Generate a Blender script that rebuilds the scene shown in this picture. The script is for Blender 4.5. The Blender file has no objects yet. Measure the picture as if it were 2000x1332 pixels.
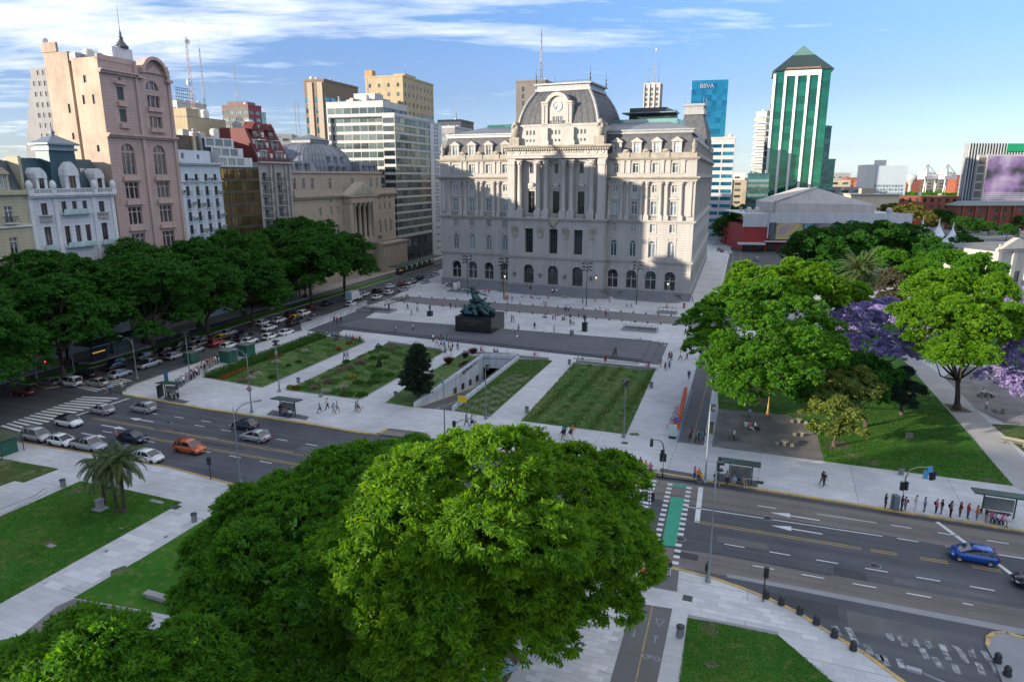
import bpy,bmesh,math,random
import numpy as np
from mathutils import Matrix,Vector
random.seed(7)
R_=math.radians
SC=bpy.context.scene
COL=SC.collection
CAM_H,TILT,FOC=30.0,R_(13.5),1333.0
cd=bpy.data.cameras.new('camera')
cd.sensor_width=36.0;cd.lens=36.0*FOC/2000.0
cd.clip_start=0.5;cd.clip_end=9000
co=bpy.data.objects.new('camera',cd);COL.objects.link(co)
co.location=(0,0,CAM_H);co.rotation_euler=(R_(90)-TILT,0,0)
SC.camera=co
SUN_EL,SUN_AZ=R_(11.5),R_(247.5)
w=bpy.data.worlds.new('World');SC.world=w;w.use_nodes=True
nt=w.node_tree;N=nt.nodes;L=nt.links;N.clear()
def nd(t,**k):
 n=N.new(t)
 for a,b in k.items():setattr(n,a,b)
 return n
out=nd('ShaderNodeOutputWorld');bg=nd('ShaderNodeBackground');bg.inputs['Strength'].default_value=0.15
sky=nd('ShaderNodeTexSky',sky_type='NISHITA');sky.sun_disc=False
sky.sun_elevation=SUN_EL;sky.sun_rotation=SUN_AZ
sky.air_density=1.0;sky.dust_density=0.6;sky.ozone_density=2.2;sky.altitude=0
tc=nd('ShaderNodeTexCoord');sep=nd('ShaderNodeSeparateXYZ');L.new(tc.outputs['Generated'],sep.inputs[0])
def mth(op,a,b=None,c=None):
 n=nd('ShaderNodeMath',operation=op)
 for i,v in enumerate((a,b,c)):
  if v is None:continue
  if isinstance(v,(int,float)):n.inputs[i].default_value=v
  else:L.new(v,n.inputs[i])
 return n.outputs[0]
zc=mth('MAXIMUM',sep.outputs[2],0.015)
den=mth('ADD',zc,0.06)
px_=mth('DIVIDE',sep.outputs[0],den);py_=mth('DIVIDE',sep.outputs[1],den)
cmb=nd('ShaderNodeCombineXYZ');L.new(px_,cmb.inputs[0]);L.new(py_,cmb.inputs[1])
mp=nd('ShaderNodeMapping');L.new(cmb.outputs[0],mp.inputs[0])
mp.inputs['Scale'].default_value=(0.5,1.1,1);mp.inputs['Rotation'].default_value=(0,0,R_(12))
n1=nd('ShaderNodeTexNoise');L.new(mp.outputs[0],n1 .inputs['Vector'])
n1 .inputs['Scale'].default_value=0.9;n1 .inputs['Detail'].default_value=9;n1 .inputs['Roughness'].default_value=0.62;n1 .inputs['Distortion'].default_value=0.35
n2=nd('ShaderNodeTexNoise');L.new(mp.outputs[0],n2 .inputs['Vector'])
n2 .inputs['Scale'].default_value=5.0;n2 .inputs['Detail'].default_value=6;n2 .inputs['Roughness'].default_value=0.6
wx=mth('MULTIPLY',sep.outputs[0],mth('MULTIPLY_ADD',sep.outputs[2],0.95,-0.36))
wz=mth('MULTIPLY',mth('SUBTRACT',mth('MINIMUM',sep.outputs[2],0.30),0.16),1.3)
cov=mth('ADD',mth('ADD',n1 .outputs['Fac'],wx),wz)
cov=mth('ADD',cov,mth('MULTIPLY',mth('SUBTRACT',n2 .outputs['Fac'],0.5),0.22))
ramp=nd('ShaderNodeValToRGB');L.new(cov,ramp.inputs[0])
ramp.color_ramp.elements[0].position=0.53;ramp.color_ramp.elements[0].color=(0,0,0,1)
ramp.color_ramp.elements[1].position=0.76;ramp.color_ramp.elements[1].color=(0.92,0.92,0.92,1)
mixc=nd('ShaderNodeMixRGB');L.new(ramp.outputs[0],mixc.inputs[0])
mixc.inputs[2].default_value=(2.75,2.85,3.0,1)
skb=nd('ShaderNodeMixRGB',blend_type='MULTIPLY');skb.inputs[0].default_value=1
tint=nd('ShaderNodeValToRGB');L.new(mth('MAXIMUM',sep.outputs[2],0.0),tint.inputs[0]);te=tint.color_ramp.elements
te[0].position=0.0;te[0].color=(0.76,0.96,1.6,1);te[1].position=0.26;te[1].color=(0.60,0.73,0.95,1)
for p_,c_ in((0.035,(0.56,0.63,0.98,1)),(0.11,(0.50,0.53,0.78,1)),(0.18,(0.52,0.59,0.84,1))):k_=te.new(p_);k_.color=c_
L.new(tint.outputs[0],skb.inputs[2])
for e_ in te:e_.color=tuple(c*0.62 for c in e_.color[:3])+(1,)
L.new(sky.outputs[0],skb.inputs[1]);L.new(skb.outputs[0],mixc.inputs[1])
L.new(mixc.outputs[0],bg.inputs[0]);L.new(bg.outputs[0],out.inputs[0])
sd=bpy.data.lights.new('sun','SUN');sd.energy=3.1;sd.angle=R_(0.5);sd.color=(1.0,0.87,0.70)
so=bpy.data.objects.new('sun',sd);COL.objects.link(so)
sdir=Vector((math.sin(SUN_AZ)*math.cos(SUN_EL),math.cos(SUN_AZ)*math.cos(SUN_EL),math.sin(SUN_EL)))
so.rotation_euler=sdir.to_track_quat('Z','Y').to_euler();so.location=sdir*300
SC.view_settings.view_transform='Standard';SC.view_settings.look='None'
SC.view_settings.exposure=1.7;SC.view_settings.gamma=1.0;SC.view_settings.use_curve_mapping=False
SC.cycles.max_bounces=5;SC.cycles.diffuse_bounces=3;SC.cycles.glossy_bounces=2;SC.cycles.transmission_bounces=3
SC.cycles.transparent_max_bounces=4;SC.cycles.caustics_reflective=False;SC.cycles.caustics_refractive=False
def G(px,py,z=0.0):
 a=(px-1000)/FOC;b=-(py-666)/FOC
 dy=math.cos(TILT)+b*math.sin(TILT);dz=-math.sin(TILT)+b*math.cos(TILT)
 t=(z-CAM_H)/dz
 return(a*t,dy*t)
def AT(px,py,d):
 """point on the sight line of a pixel at ground distance d (y)"""
 a=(px-1000)/FOC;b=-(py-666)/FOC
 dy=math.cos(TILT)+b*math.sin(TILT);dz=-math.sin(TILT)+b*math.cos(TILT)
 t=d/dy
 return Vector((a*t,d,CAM_H+dz*t))
MATS={}
def mat(name,col,rough=0.8,metal=0.0,var=0.12,scale=0.6,rnd=0.0,bump=0.0,bscale=8.0,spec=0.5,streak=0.0,coat=0.0,col2=None,fine=0.0,emit=None):
 if name in MATS:return MATS[name]
 m=bpy.data.materials.new(name);m.use_nodes=True;MATS[name]=m
 t=m.node_tree;n=t.nodes;l=t.links;b=n['Principled BSDF']
 b.inputs['Roughness'].default_value=rough;b.inputs['Metallic'].default_value=metal
 b.inputs['Specular IOR Level'].default_value=spec;b.inputs['Coat Weight'].default_value=coat
 c=n.new('ShaderNodeRGB');c.outputs[0].default_value=(*col,1);cur=c.outputs[0]
 g=n.new('ShaderNodeNewGeometry')
 def noise(sc,det=5,stretch=None):
  q=n.new('ShaderNodeTexNoise');q.inputs['Scale'].default_value=sc;q.inputs['Detail'].default_value=det
  q.inputs['Roughness'].default_value=0.6
  if stretch:
   mm=n.new('ShaderNodeMapping');mm.inputs['Scale'].default_value=stretch
   l.new(g.outputs['Position'],mm.inputs[0]);l.new(mm.outputs[0],q.inputs['Vector'])
  else:l.new(g.outputs['Position'],q.inputs['Vector'])
  return q.outputs['Fac']
 def mulv(cur,fac,lo,hi):
  mr=n.new('ShaderNodeMapRange');l.new(fac,mr.inputs[0]);mr.inputs[1].default_value=0.25;mr.inputs[2].default_value=0.75
  mr.inputs[3].default_value=lo;mr.inputs[4].default_value=hi
  v=n.new('ShaderNodeVectorMath');v.operation='SCALE';l.new(cur,v.inputs[0]);l.new(mr.outputs[0],v.inputs['Scale'])
  return v.outputs[0]
 if col2:
  mx=n.new('ShaderNodeMixRGB');mr=n.new('ShaderNodeMapRange');l.new(noise(scale*0.7,6),mr.inputs[0])
  mr.inputs[1].default_value=0.4;mr.inputs[2].default_value=0.62
  l.new(mr.outputs[0],mx.inputs[0]);l.new(cur,mx.inputs[1]);mx.inputs[2].default_value=(*col2,1);cur=mx.outputs[0]
 if var:cur=mulv(cur,noise(scale),1-var,1+var)
 if fine:cur=mulv(cur,noise(14.0,3),1-fine,1+fine)
 if streak:cur=mulv(cur,noise(1.0,5,(1.6,1.6,0.12)),1-streak,1+streak*0.4)
 if rnd:
  oi=n.new('ShaderNodeObjectInfo');cur=mulv(cur,oi.outputs['Random'],1-rnd,1+rnd)
 l.new(cur,b.inputs['Base Color'])
 if bump:
  bp=n.new('ShaderNodeBump');bp.inputs['Strength'].default_value=bump;bp.inputs['Distance'].default_value=0.05
  l.new(noise(bscale,4),bp.inputs['Height']);l.new(bp.outputs[0],b.inputs['Normal'])
 if emit:
  b.inputs['Emission Color'].default_value=(*emit[0],1);b.inputs['Emission Strength'].default_value=emit[1]
 return m
def glass(name,col,col2=None,rough=0.06,metal=0.0,spec=1.0,lum=0.0):
 """window glass: each pane of its own tone (blinds, curtains, dark rooms behind)"""
 if name in MATS:return MATS[name]
 m=bpy.data.materials.new(name);m.use_nodes=True;MATS[name]=m
 t=m.node_tree;n=t.nodes;l=t.links;b=n['Principled BSDF']
 oi=n.new('ShaderNodeObjectInfo');g=n.new('ShaderNodeNewGeometry')
 q=n.new('ShaderNodeTexNoise');q.inputs['Scale'].default_value=0.45;q.inputs['Detail'].default_value=2;l.new(g.outputs['Position'],q.inputs['Vector'])
 ad=n.new('ShaderNodeMath');ad.operation='MULTIPLY_ADD';l.new(q.outputs['Fac'],ad.inputs[0]);ad.inputs[1].default_value=0.8;l.new(oi.outputs['Random'],ad.inputs[2])
 mr=n.new('ShaderNodeMapRange');l.new(ad.outputs[0],mr.inputs[0]);mr.inputs[1].default_value=0.45;mr.inputs[2].default_value=1.35
 mx=n.new('ShaderNodeMixRGB');l.new(mr.outputs[0],mx.inputs[0])
 c2=col2 or tuple(min(1,c*2.2)for c in col)
 mx.inputs[1].default_value=(*col,1);mx.inputs[2].default_value=(*c2,1)
 l.new(mx.outputs[0],b.inputs['Base Color'])
 b.inputs['Roughness'].default_value=rough;b.inputs['Metallic'].default_value=metal;b.inputs['Specular IOR Level'].default_value=spec
 bp=n.new('ShaderNodeBump');bp.inputs['Strength'].default_value=0.12;bp.inputs['Distance'].default_value=0.3
 q2=n.new('ShaderNodeTexNoise');q2 .inputs['Scale'].default_value=0.7;l.new(g.outputs['Position'],q2 .inputs['Vector'])
 l.new(q2 .outputs['Fac'],bp.inputs['Height']);l.new(bp.outputs[0],b.inputs['Normal'])
 return m
def coursed(name,col,step=0.6,off=0.0,line=0.55,var=0.10,streak=0.12,width=0.07):
 """ashlar with recessed horizontal joints on world height, weathered"""
 if name in MATS:return MATS[name]
 m=mat(name,col,0.85,var=var,scale=0.25,streak=streak,fine=0.05)
 t=m.node_tree;n=t.nodes;l=t.links;b=n['Principled BSDF']
 src=b.inputs['Base Color'].links[0].from_socket
 g=n.new('ShaderNodeNewGeometry');s=n.new('ShaderNodeSeparateXYZ');l.new(g.outputs['Position'],s.inputs[0])
 def M(op,a,bb=None):
  q=n.new('ShaderNodeMath');q.operation=op
  for i,v in enumerate((a,bb)):
   if v is None:continue
   if isinstance(v,(int,float)):q.inputs[i].default_value=v
   else:l.new(v,q.inputs[i])
  return q.outputs[0]
 f=M('FRACT',M('DIVIDE',M('ADD',s.outputs[2],off),step))
 j=M('LESS_THAN',f,width/step*1.0)
 k=M('SUBTRACT',1.0,M('MULTIPLY',j,1-line))
 v=n.new('ShaderNodeVectorMath');v.operation='SCALE';l.new(src,v.inputs[0]);l.new(k,v.inputs['Scale'])
 l.new(v.outputs[0],b.inputs['Base Color'])
 bp=n.new('ShaderNodeBump');bp.inputs['Strength'].default_value=0.6;bp.inputs['Distance'].default_value=0.05
 l.new(M('SUBTRACT',1.0,j),bp.inputs['Height']);l.new(bp.outputs[0],b.inputs['Normal'])
 return m
class MB:
 def __init__(s):s.v=[];s.f=[];s.mi=[];s.T=Matrix.Identity(4);s.m=0;s.sm=False;s.smf=[]
 def add(s,vs,fs):
  o=len(s.v);T=s.T
  s.v.extend([tuple(T@Vector(p))for p in vs])
  for f in fs:s.f.append(tuple(i+o for i in f));s.mi.append(s.m);s.smf.append(s.sm)
  return s
 def box(s,x0,x1,y0,y1,z0,z1):
  return s.add([(x0,y0,z0),(x1,y0,z0),(x1,y1,z0),(x0,y1,z0),(x0,y0,z1),(x1,y0,z1),(x1,y1,z1),(x0,y1,z1)],[(0,3,2,1),(4,5,6,7),(0,1,5,4),(1,2,6,5),(2,3,7,6),(3,0,4,7)])
 def cb(s,x,y,z0,sx,sy,h):return s.box(x-sx/2,x+sx/2,y-sy/2,y+sy/2,z0,z0+h)
 def quad(s,a,b,c,d):return s.add([a,b,c,d],[(0,1,2,3)])
 def prism(s,poly,z0,z1):
  n=len(poly)
  ar=sum(poly[i][0]*poly[(i+1)%n][1]-poly[(i+1)%n][0]*poly[i][1]for i in range(n))
  if ar<0:poly=poly[::-1]
  vs=[(p[0],p[1],z0)for p in poly]+[(p[0],p[1],z1)for p in poly]
  return s.add(vs,[tuple(range(n-1,-1,-1)),tuple(range(n,2*n))]+[(i,(i+1)%n,n+(i+1)%n,n+i)for i in range(n)])
 def xz(s,poly,y0,y1):
  """polygon in x,z extruded along y"""
  n=len(poly)
  ar=sum(poly[i][0]*poly[(i+1)%n][1]-poly[(i+1)%n][0]*poly[i][1]for i in range(n))
  if ar<0:poly=poly[::-1]
  vs=[(p[0],y0,p[1])for p in poly]+[(p[0],y1,p[1])for p in poly]
  return s.add(vs,[tuple(range(n)),tuple(range(2*n-1,n-1,-1))]+[(i,n+i,n+(i+1)%n,(i+1)%n)for i in range(n)])
 def lathe(s,prof,x=0,y=0,n=12,sm=True):
  """prof = [(r,z)...]"""
  old=s.sm;s.sm=sm;vs=[];fs=[]
  for r,z in prof:
   for k in range(n):
    a=2*math.pi*k/n;vs.append((x+r*math.cos(a),y+r*math.sin(a),z))
  for i in range(len(prof)-1):
   for k in range(n):fs.append((i*n+k,i*n+(k+1)%n,(i+1)*n+(k+1)%n,(i+1)*n+k))
  if prof[-1][0]>1e-3:fs.append(tuple(range((len(prof)-1)*n,len(prof)*n)))
  s.add(vs,fs);s.sm=old;return s
 def cyl(s,x,y,z0,r,h,n=10,r2=None):return s.lathe([(r,z0),(r if r2 is None else r2,z0+h)],x,y,n)
 def tube(s,pts,r,n=6,r2=None):
  pts=[Vector(p)for p in pts];vs=[];fs=[];m=len(pts)
  for i,p in enumerate(pts):
   d=(pts[min(i+1,m-1)]-pts[max(i-1,0)]);d=d.normalized()if d.length>1e-6 else Vector((0,0,1))
   u=d.cross(Vector((0,0,1)));
   if u.length<1e-3:u=d.cross(Vector((1,0,0)))
   u.normalize();w_=d.cross(u);rr=r if r2 is None else r+(r2-r)*i/max(1,m-1)
   for k in range(n):
    a=2*math.pi*k/n;vs.append(tuple(p+u*math.cos(a)*rr+w_*math.sin(a)*rr))
  for i in range(m-1):
   for k in range(n):fs.append((i*n+k,i*n+(k+1)%n,(i+1)*n+(k+1)%n,(i+1)*n+k))
  fs.append(tuple(range(n-1,-1,-1)));fs.append(tuple(range((m-1)*n,m*n)))
  old=s.sm;s.sm=True;s.add(vs,fs);s.sm=old;return s
 def blob(s,c,r,seed=0,n=8,m=6,j=0.15):
  rn=random.Random(seed);vs=[];fs=[]
  for i in range(m+1):
   th=math.pi*i/m
   for k in range(n):
    a=2*math.pi*k/n;q=1+rn.uniform(-j,j)
    vs.append((c[0]+r[0]*math.sin(th)*math.cos(a)*q,c[1]+r[1]*math.sin(th)*math.sin(a)*q,c[2]+r[2]*math.cos(th)*q))
  for i in range(m):
   for k in range(n):fs.append((i*n+k,(i+1)*n+k,(i+1)*n+(k+1)%n,i*n+(k+1)%n))
  old=s.sm;s.sm=True;s.add(vs,fs);s.sm=old;return s
 def mesh(s,name,mats):
  me=bpy.data.meshes.new(name);me.from_pydata(s.v,[],s.f)
  if not isinstance(mats,(list,tuple)):mats=[mats]
  for m in mats:me.materials.append(m)
  if any(s.mi):me.polygons.foreach_set('material_index',s.mi)
  if any(s.smf):me.polygons.foreach_set('use_smooth',s.smf)
  me.validate();me.update();return me
KIDS={}
def put(me,name,parent=None,M=None,kind=None):
 o=bpy.data.objects.new(name,me);COL.objects.link(o)
 if parent is not None:o.parent=parent
 if M is not None:o.matrix_local=M
 if kind:o['kind']=kind
 if parent is not None:KIDS.setdefault(parent.name,[]).append(o)
 return o
def obj(name,mb,mats,parent=None,M=None,kind=None):return put(mb.mesh(name,mats),name,parent,M,kind)
USED={}
def tag(o,label,cat,group=None):
 if group is None and label in USED:print('DUPLICATE LABEL',label)
 USED[label]=1
 if not 4<=len(label.split())<=16:print('LABEL LENGTH',len(label.split()),label)
 o['label']=label;o['category']=cat
 if group:o['group']=group
 return o
def thing(name,label,cat,loc=(0,0,0),rz=0.0,group=None):
 o=bpy.data.objects.new(name,None);COL.objects.link(o);o.empty_display_size=0.3
 if len(loc)==2:loc=(*loc,0)
 o.location=loc;o.rotation_euler=(0,0,rz)
 return tag(o,label,cat,group)
def copy_tree(root,loc,rz,label,group,scale=None,remat=None):
 """a copy of a thing, of its parts and of their sub-parts; meshes shared"""
 r=root.copy();COL.objects.link(r)
 r.location=loc if len(loc)==3 else(*loc,0);r.rotation_euler=(0,0,rz)
 if scale:r.scale=scale
 tag(r,label,root['category'],group)
 def rec(src,dst):
  for ch in KIDS.get(src.name,()):
   c=ch.copy();COL.objects.link(c);c.parent=dst
   if remat:
    for sl in c.material_slots:
     if sl.material and sl.material.name in remat:sl.link='OBJECT';sl.material=remat[sl.material.name]
   KIDS.setdefault(dst.name,[]).append(c);rec(ch,c)
 rec(root,r)
 return r
 #SETTING: ground, roads, pavements, lawns
from mathutils.geometry import tessellate_polygon
GX=R_(-21.3)
asph=mat('asphalt',(0.074,0.078,0.088),0.8,var=0.22,scale=0.12,fine=0.18,bump=0.3,bscale=30,col2=(0.052,0.056,0.065))
def along(m,amt=0.22,rot=-21.3,st=(0.03,1.1,1)):
 t=m.node_tree;n=t.nodes;l=t.links;b=n['Principled BSDF'];src=b.inputs['Base Color'].links[0].from_socket;g=n.new('ShaderNodeNewGeometry')
 a=n.new('ShaderNodeMapping');a.inputs['Rotation'].default_value=(0,0,R_(-rot));l.new(g.outputs['Position'],a.inputs[0]);c=n.new('ShaderNodeMapping');c.inputs['Scale'].default_value=st;l.new(a.outputs[0],c.inputs[0])
 q=n.new('ShaderNodeTexNoise');q.inputs['Scale'].default_value=1.0;q.inputs['Detail'].default_value=4;l.new(c.outputs[0],q.inputs['Vector']);mr=n.new('ShaderNodeMapRange');l.new(q.outputs['Fac'],mr.inputs[0]);mr.inputs[1].default_value=0.3;mr.inputs[2].default_value=0.7;mr.inputs[3].default_value=1-amt;mr.inputs[4].default_value=1+amt
 v=n.new('ShaderNodeVectorMath');v.operation='SCALE';l.new(src,v.inputs[0]);l.new(mr.outputs[0],v.inputs['Scale']);l.new(v.outputs[0],b.inputs['Base Color'])
along(asph)
asph_old=mat('old_concrete_lane',(0.150,0.132,0.120),0.85,var=0.18,scale=0.2,fine=0.14);along(asph_old,0.25)
asph_grey=mat('grey_bike_asphalt',(0.125,0.122,0.122),0.9,var=0.12,scale=0.4,fine=0.1)
cityg=mat('city_ground',(0.085,0.085,0.088),0.9,var=0.3,scale=0.02,col2=(0.15,0.145,0.14),fine=0.1)
def paving(name,col,bw=1.2,bh=0.6,mortar=0.78,big=0.6):
 m=mat(name,col,0.75,var=0.15,scale=0.16,fine=0.07,streak=0.0,col2=tuple(c*0.86 for c in col))
 t=m.node_tree;n=t.nodes;l=t.links;b=n['Principled BSDF'];src=b.inputs['Base Color'].links[0].from_socket
 g=n.new('ShaderNodeNewGeometry')
 mp=n.new('ShaderNodeMapping');mp.inputs['Rotation'].default_value=(0,0,-GX);l.new(g.outputs['Position'],mp.inputs[0])
 def brick(w_,h_,ms,lo,off):
  q=n.new('ShaderNodeTexBrick');q.inputs['Scale'].default_value=1.0;q.inputs['Brick Width'].default_value=w_;q.inputs['Row Height'].default_value=h_
  q.inputs['Mortar Size'].default_value=ms;q.inputs['Color1'].default_value=(1,1,1,1);q.inputs['Color2'].default_value=(0.86,0.87,0.88,1)
  q.inputs['Mortar'].default_value=(lo,lo,lo,1);q.offset=off;l.new(mp.outputs[0],q.inputs['Vector']);return q
 for q in(brick(bw,bh,0.022,mortar,0.5),brick(9.0,6.0,0.035,big,0.0)):
  if q.offset==0.0:q.inputs['Color2'].default_value=(0.93,0.93,0.94,1)
  mx=n.new('ShaderNodeMixRGB');mx.blend_type='MULTIPLY';mx.inputs[0].default_value=1;l.new(src,mx.inputs[1]);l.new(q.outputs['Color'],mx.inputs[2]);src=mx.outputs[0]
 l.new(src,b.inputs['Base Color']);return m
pave=paving('granite_paving',(0.54,0.54,0.545))
pave_d=paving('dark_stone_paving',(0.105,0.11,0.125),1.2,0.6,0.75,0.7)
pave_band=mat('grey_stone_band',(0.25,0.25,0.26),0.8,var=0.1,fine=0.08)
street_b=mat('brown_setts',(0.16,0.15,0.145),0.85,var=0.12,scale=0.3,fine=0.12)
cobble=mat('cobbled_floor',(0.20,0.185,0.175),0.8,var=0.2,scale=0.5,fine=0.3,bump=0.6,bscale=9,col2=(0.14,0.13,0.125))
soil=mat('bare_soil',(0.085,0.062,0.045),0.95,var=0.25,scale=0.5,fine=0.2,col2=(0.12,0.10,0.07))
def lawnmat(name,c1,c2,c3):
 m=mat(name,c1,0.95,var=0.22,scale=0.22,fine=0.22,bump=0.8,bscale=22,col2=c2,spec=0.15)
 t=m.node_tree;n=t.nodes;l=t.links;b=n['Principled BSDF'];src=b.inputs['Base Color'].links[0].from_socket
 g=n.new('ShaderNodeNewGeometry');q=n.new('ShaderNodeTexNoise');q.inputs['Scale'].default_value=1.3;q.inputs['Detail'].default_value=8;l.new(g.outputs['Position'],q.inputs['Vector'])
 mr=n.new('ShaderNodeMapRange');l.new(q.outputs['Fac'],mr.inputs[0]);mr.inputs[1].default_value=0.52;mr.inputs[2].default_value=0.72
 mx=n.new('ShaderNodeMixRGB');l.new(mr.outputs[0],mx.inputs[0]);l.new(src,mx.inputs[1]);mx.inputs[2].default_value=(*c3,1);l.new(mx.outputs[0],b.inputs['Base Color'])
 return m
lawn=lawnmat('mown_lawn',(0.030,0.120,0.010),(0.055,0.145,0.016),(0.12,0.16,0.04))
lawn_r=lawnmat('garden_lawn',(0.045,0.110,0.022),(0.080,0.125,0.034),(0.19,0.18,0.09))
lawn_dry=lawnmat('worn_lawn',(0.075,0.088,0.03),(0.045,0.09,0.02),(0.16,0.14,0.08))
white_p=mat('white_road_paint',(0.55,0.56,0.56),0.7,var=0.15,scale=1.5,fine=0.2)
worn_p=mat('worn_white_paint',(0.34,0.35,0.36),0.8,var=0.4,scale=2.0,fine=0.3,col2=(0.08,0.08,0.085))
yellow_p=mat('yellow_kerb_paint',(0.50,0.33,0.09),0.75,var=0.3,scale=1.5,fine=0.25,col2=(0.36,0.29,0.18))
yellow_l=mat('yellow_line_paint',(0.36,0.25,0.10),0.8,var=0.25,scale=1.0,fine=0.2)
green_p=mat('green_lane_paint',(0.03,0.28,0.17),0.8,var=0.15,scale=1.0,fine=0.12)
kerbst=mat('kerb_stone',(0.30,0.29,0.28),0.85,var=0.15)
def sheet(name,outer,z,m,th=0.0,holes=(),kind='structure',parent=None):
 loops=[[Vector((p[0],p[1],0))for p in outer]]+[[Vector((p[0],p[1],0))for p in h]for h in holes]
 tris=tessellate_polygon(loops);flat=[p for lp in loops for p in lp]
 vs=[(p.x,p.y,z)for p in flat];fs=[]
 for a,b,c in tris:
  if(flat[b]-flat[a]).cross(flat[c]-flat[a]).z<0:a,c=c,a
  fs.append((a,b,c))
 if th:
  k=0
  for lp in loops:
   n=len(lp);o=len(vs);vs+=[(p.x,p.y,z-th)for p in lp]
   for i in range(n):fs.append((k+i,k+(i+1)%n,o+(i+1)%n,o+i))
   k+=n
 me=bpy.data.meshes.new(name);me.from_pydata(vs,[],fs);me.materials.append(m);me.update()
 o=put(me,name,parent)
 if kind and parent is None:o['kind']=kind
 return o
def gp(*px):return[G(*p)for p in px]
def lerp2(a,b,t):return(a[0]+(b[0]-a[0])*t,a[1]+(b[1]-a[1])*t)
def ext(a,b,t):
 return lerp2(a,b,t)
RAMP=gp((810,797),(944,699),(1013,703),(885,804))
FK=gp((240,772),(400,800),(600,829),(697,846),(740,850),(760,838))+gp((828,846),(836,862),(880,872),(1230,917),(1400,945),(1640,983),(2000,1040))
FK.append(ext(FK[-2],FK[-1],3.0))
DRIVE=gp((760,838),(828,846),(836,862),(740,850))
NK=gp((-400,790),(0,858),(85,872),(180,887),(330,913),(460,947),(800,1012),(1100,1070),(1250,1099),(1330,1113),(1395,1130),(1450,1149),(1500,1169),(1560,1197),(1610,1230),(1690,1277),(1765,1332),(1850,1400))
AV=[G(860,527),G(760,585),G(700,603),G(600,642),G(430,695),G(330,728),G(262,752),G(238,765)]
sheet('ground',[(-2500,-400),(2500,-400),(2500,5200),(-2500,5200)],0.0,asph,holes=[RAMP])
plaza=[AV[0]]+[(-8,300),(44,300),(36,262)]
E0=G(1432,455);E1=G(1412,560);E2=G(1396,612)
plaza=[AV[0],(-10,262),(10,300),E0,E1,E2]
plaza+=[(60,150),(78,176),(110,190),(190,160),(230,60)]
plaza+=FK[::-1]+[AV[i]for i in range(len(AV)-1,0,-1)]
sheet('plaza_pavement',plaza,0.12,pave,0.14,holes=[RAMP])
near=NK+[(30,20),(30,-10),(-140,-10),(-140,80)]
sheet('park_pavement',near,0.12,pave,0.14)
sheet('far_quarter_ground',[(60,262),(900,160),(2200,600),(2200,4800),(-2200,4800),(-2200,300),(-200,290),(-60,320),(20,420)],0.006,cityg)
sheet('car_park_ground',[(95,205),(240,165),(420,250),(420,420),(140,420),(95,300)],0.010,mat('car_park_floor',(0.17,0.165,0.16),0.9,var=0.25,scale=0.05))
AD=Vector((math.sin(R_(17.3)),math.cos(R_(17.3))));AN=Vector((math.cos(R_(17.3)),-math.sin(R_(17.3))))
PL0=Vector((-39.8,232.0))
def AL(u,off=0.0):
 p=PL0+AD*u+AN*off;return(p.x,p.y)
sheet('far_avenue_pavement',[AL(-330,-20),AL(110,-20),AL(110,5.0),AL(-330,5.0)],0.12,mat('avenue_pavement',(0.30,0.28,0.26),0.85,var=0.15,scale=0.3,fine=0.1),0.12)
md=gp((60,752),(345,675),(520,619),(700,565),(800,535),(850,514))
md2=[(p[0]-3.4*AN.x,p[1]-3.4*AN.y)for p in md]
sheet('median_kerb',md+md2[::-1],0.14,kerbst,0.14)
sheet('median_grass',[(p[0]-0.3*AN.x,p[1]-0.3*AN.y)for p in md]+[(p[0]+0.3*AN.x,p[1]+0.3*AN.y)for p in md2[::-1]],0.17,lawn,0.03)
def kerb(name,pts,m,wd=0.35,z0=0.0,z1=0.145,inward=1):
 mb=MB()
 for a,b in zip(pts[:-1],pts[1:]):
  a=Vector(a);b=Vector(b);d=(b-a);ln=d.length;d.normalize();nrm=Vector((-d.y,d.x))*inward
  q=[a-nrm*0.03,b-nrm*0.03,b+nrm*wd,a+nrm*wd]
  mb.prism([(p.x,p.y)for p in q],z0,z1)
 return obj(name,mb,m,kind='structure')
kerb('yellow_kerb',FK[:4],yellow_p)
kerb('yellow_kerb',FK[3:6],yellow_p);kerb('yellow_kerb',FK[6:],yellow_p)
kerb('yellow_kerb',NK[8:],yellow_p,inward=-1,wd=0.28);kerb('yellow_kerb',NK[:9],yellow_l,inward=-1,wd=0.28)
kerb('avenue_kerb',AV[::-1],kerbst,inward=-1)
sheet('driveway_apron',DRIVE,0.126,asph_old)
isl=gp((50,742),(128,731),(140,752),(88,760))
sheet('corner_refuge',isl,0.13,pave_band,0.13);kerb('yellow_kerb',isl[2:]+isl[:1],yellow_p,inward=-1,wd=0.2)
IC=[(1925,1262),(1926,1245),(1940,1236),(1965,1236),(2000,1247),(2080,1280),(2200,1360),(2000,1420),(1960,1340),(1940,1290)]
isl2=gp(*IC);sheet('traffic_island',isl2,0.12,pave_band,0.12);kerb('yellow_kerb',isl2[:6],yellow_p,inward=-1,wd=0.22)
sheet('concrete_lane',gp((1255,932),(1400,953),(1640,990),(2000,1047),(2400,1110),(2400,1155),(2000,1092),(1720,1043),(1400,993),(1240,968)),0.004,asph_old)
sheet('concrete_lane',gp((1262,1064),(1400,1083),(2000,1190),(2400,1262),(2400,1310),(2000,1232),(1627,1161),(1400,1121),(1262,1098)),0.004,asph_old)
sheet('gutter_strip',gp((1420,1120),(1627,1158),(2000,1228),(2000,1240),(1627,1167),(1420,1127)),0.008,pave_band)
sheet('road_patch',gp((505,868),(560,845),(620,855),(560,882)),0.004,asph_old)if False else None
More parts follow.
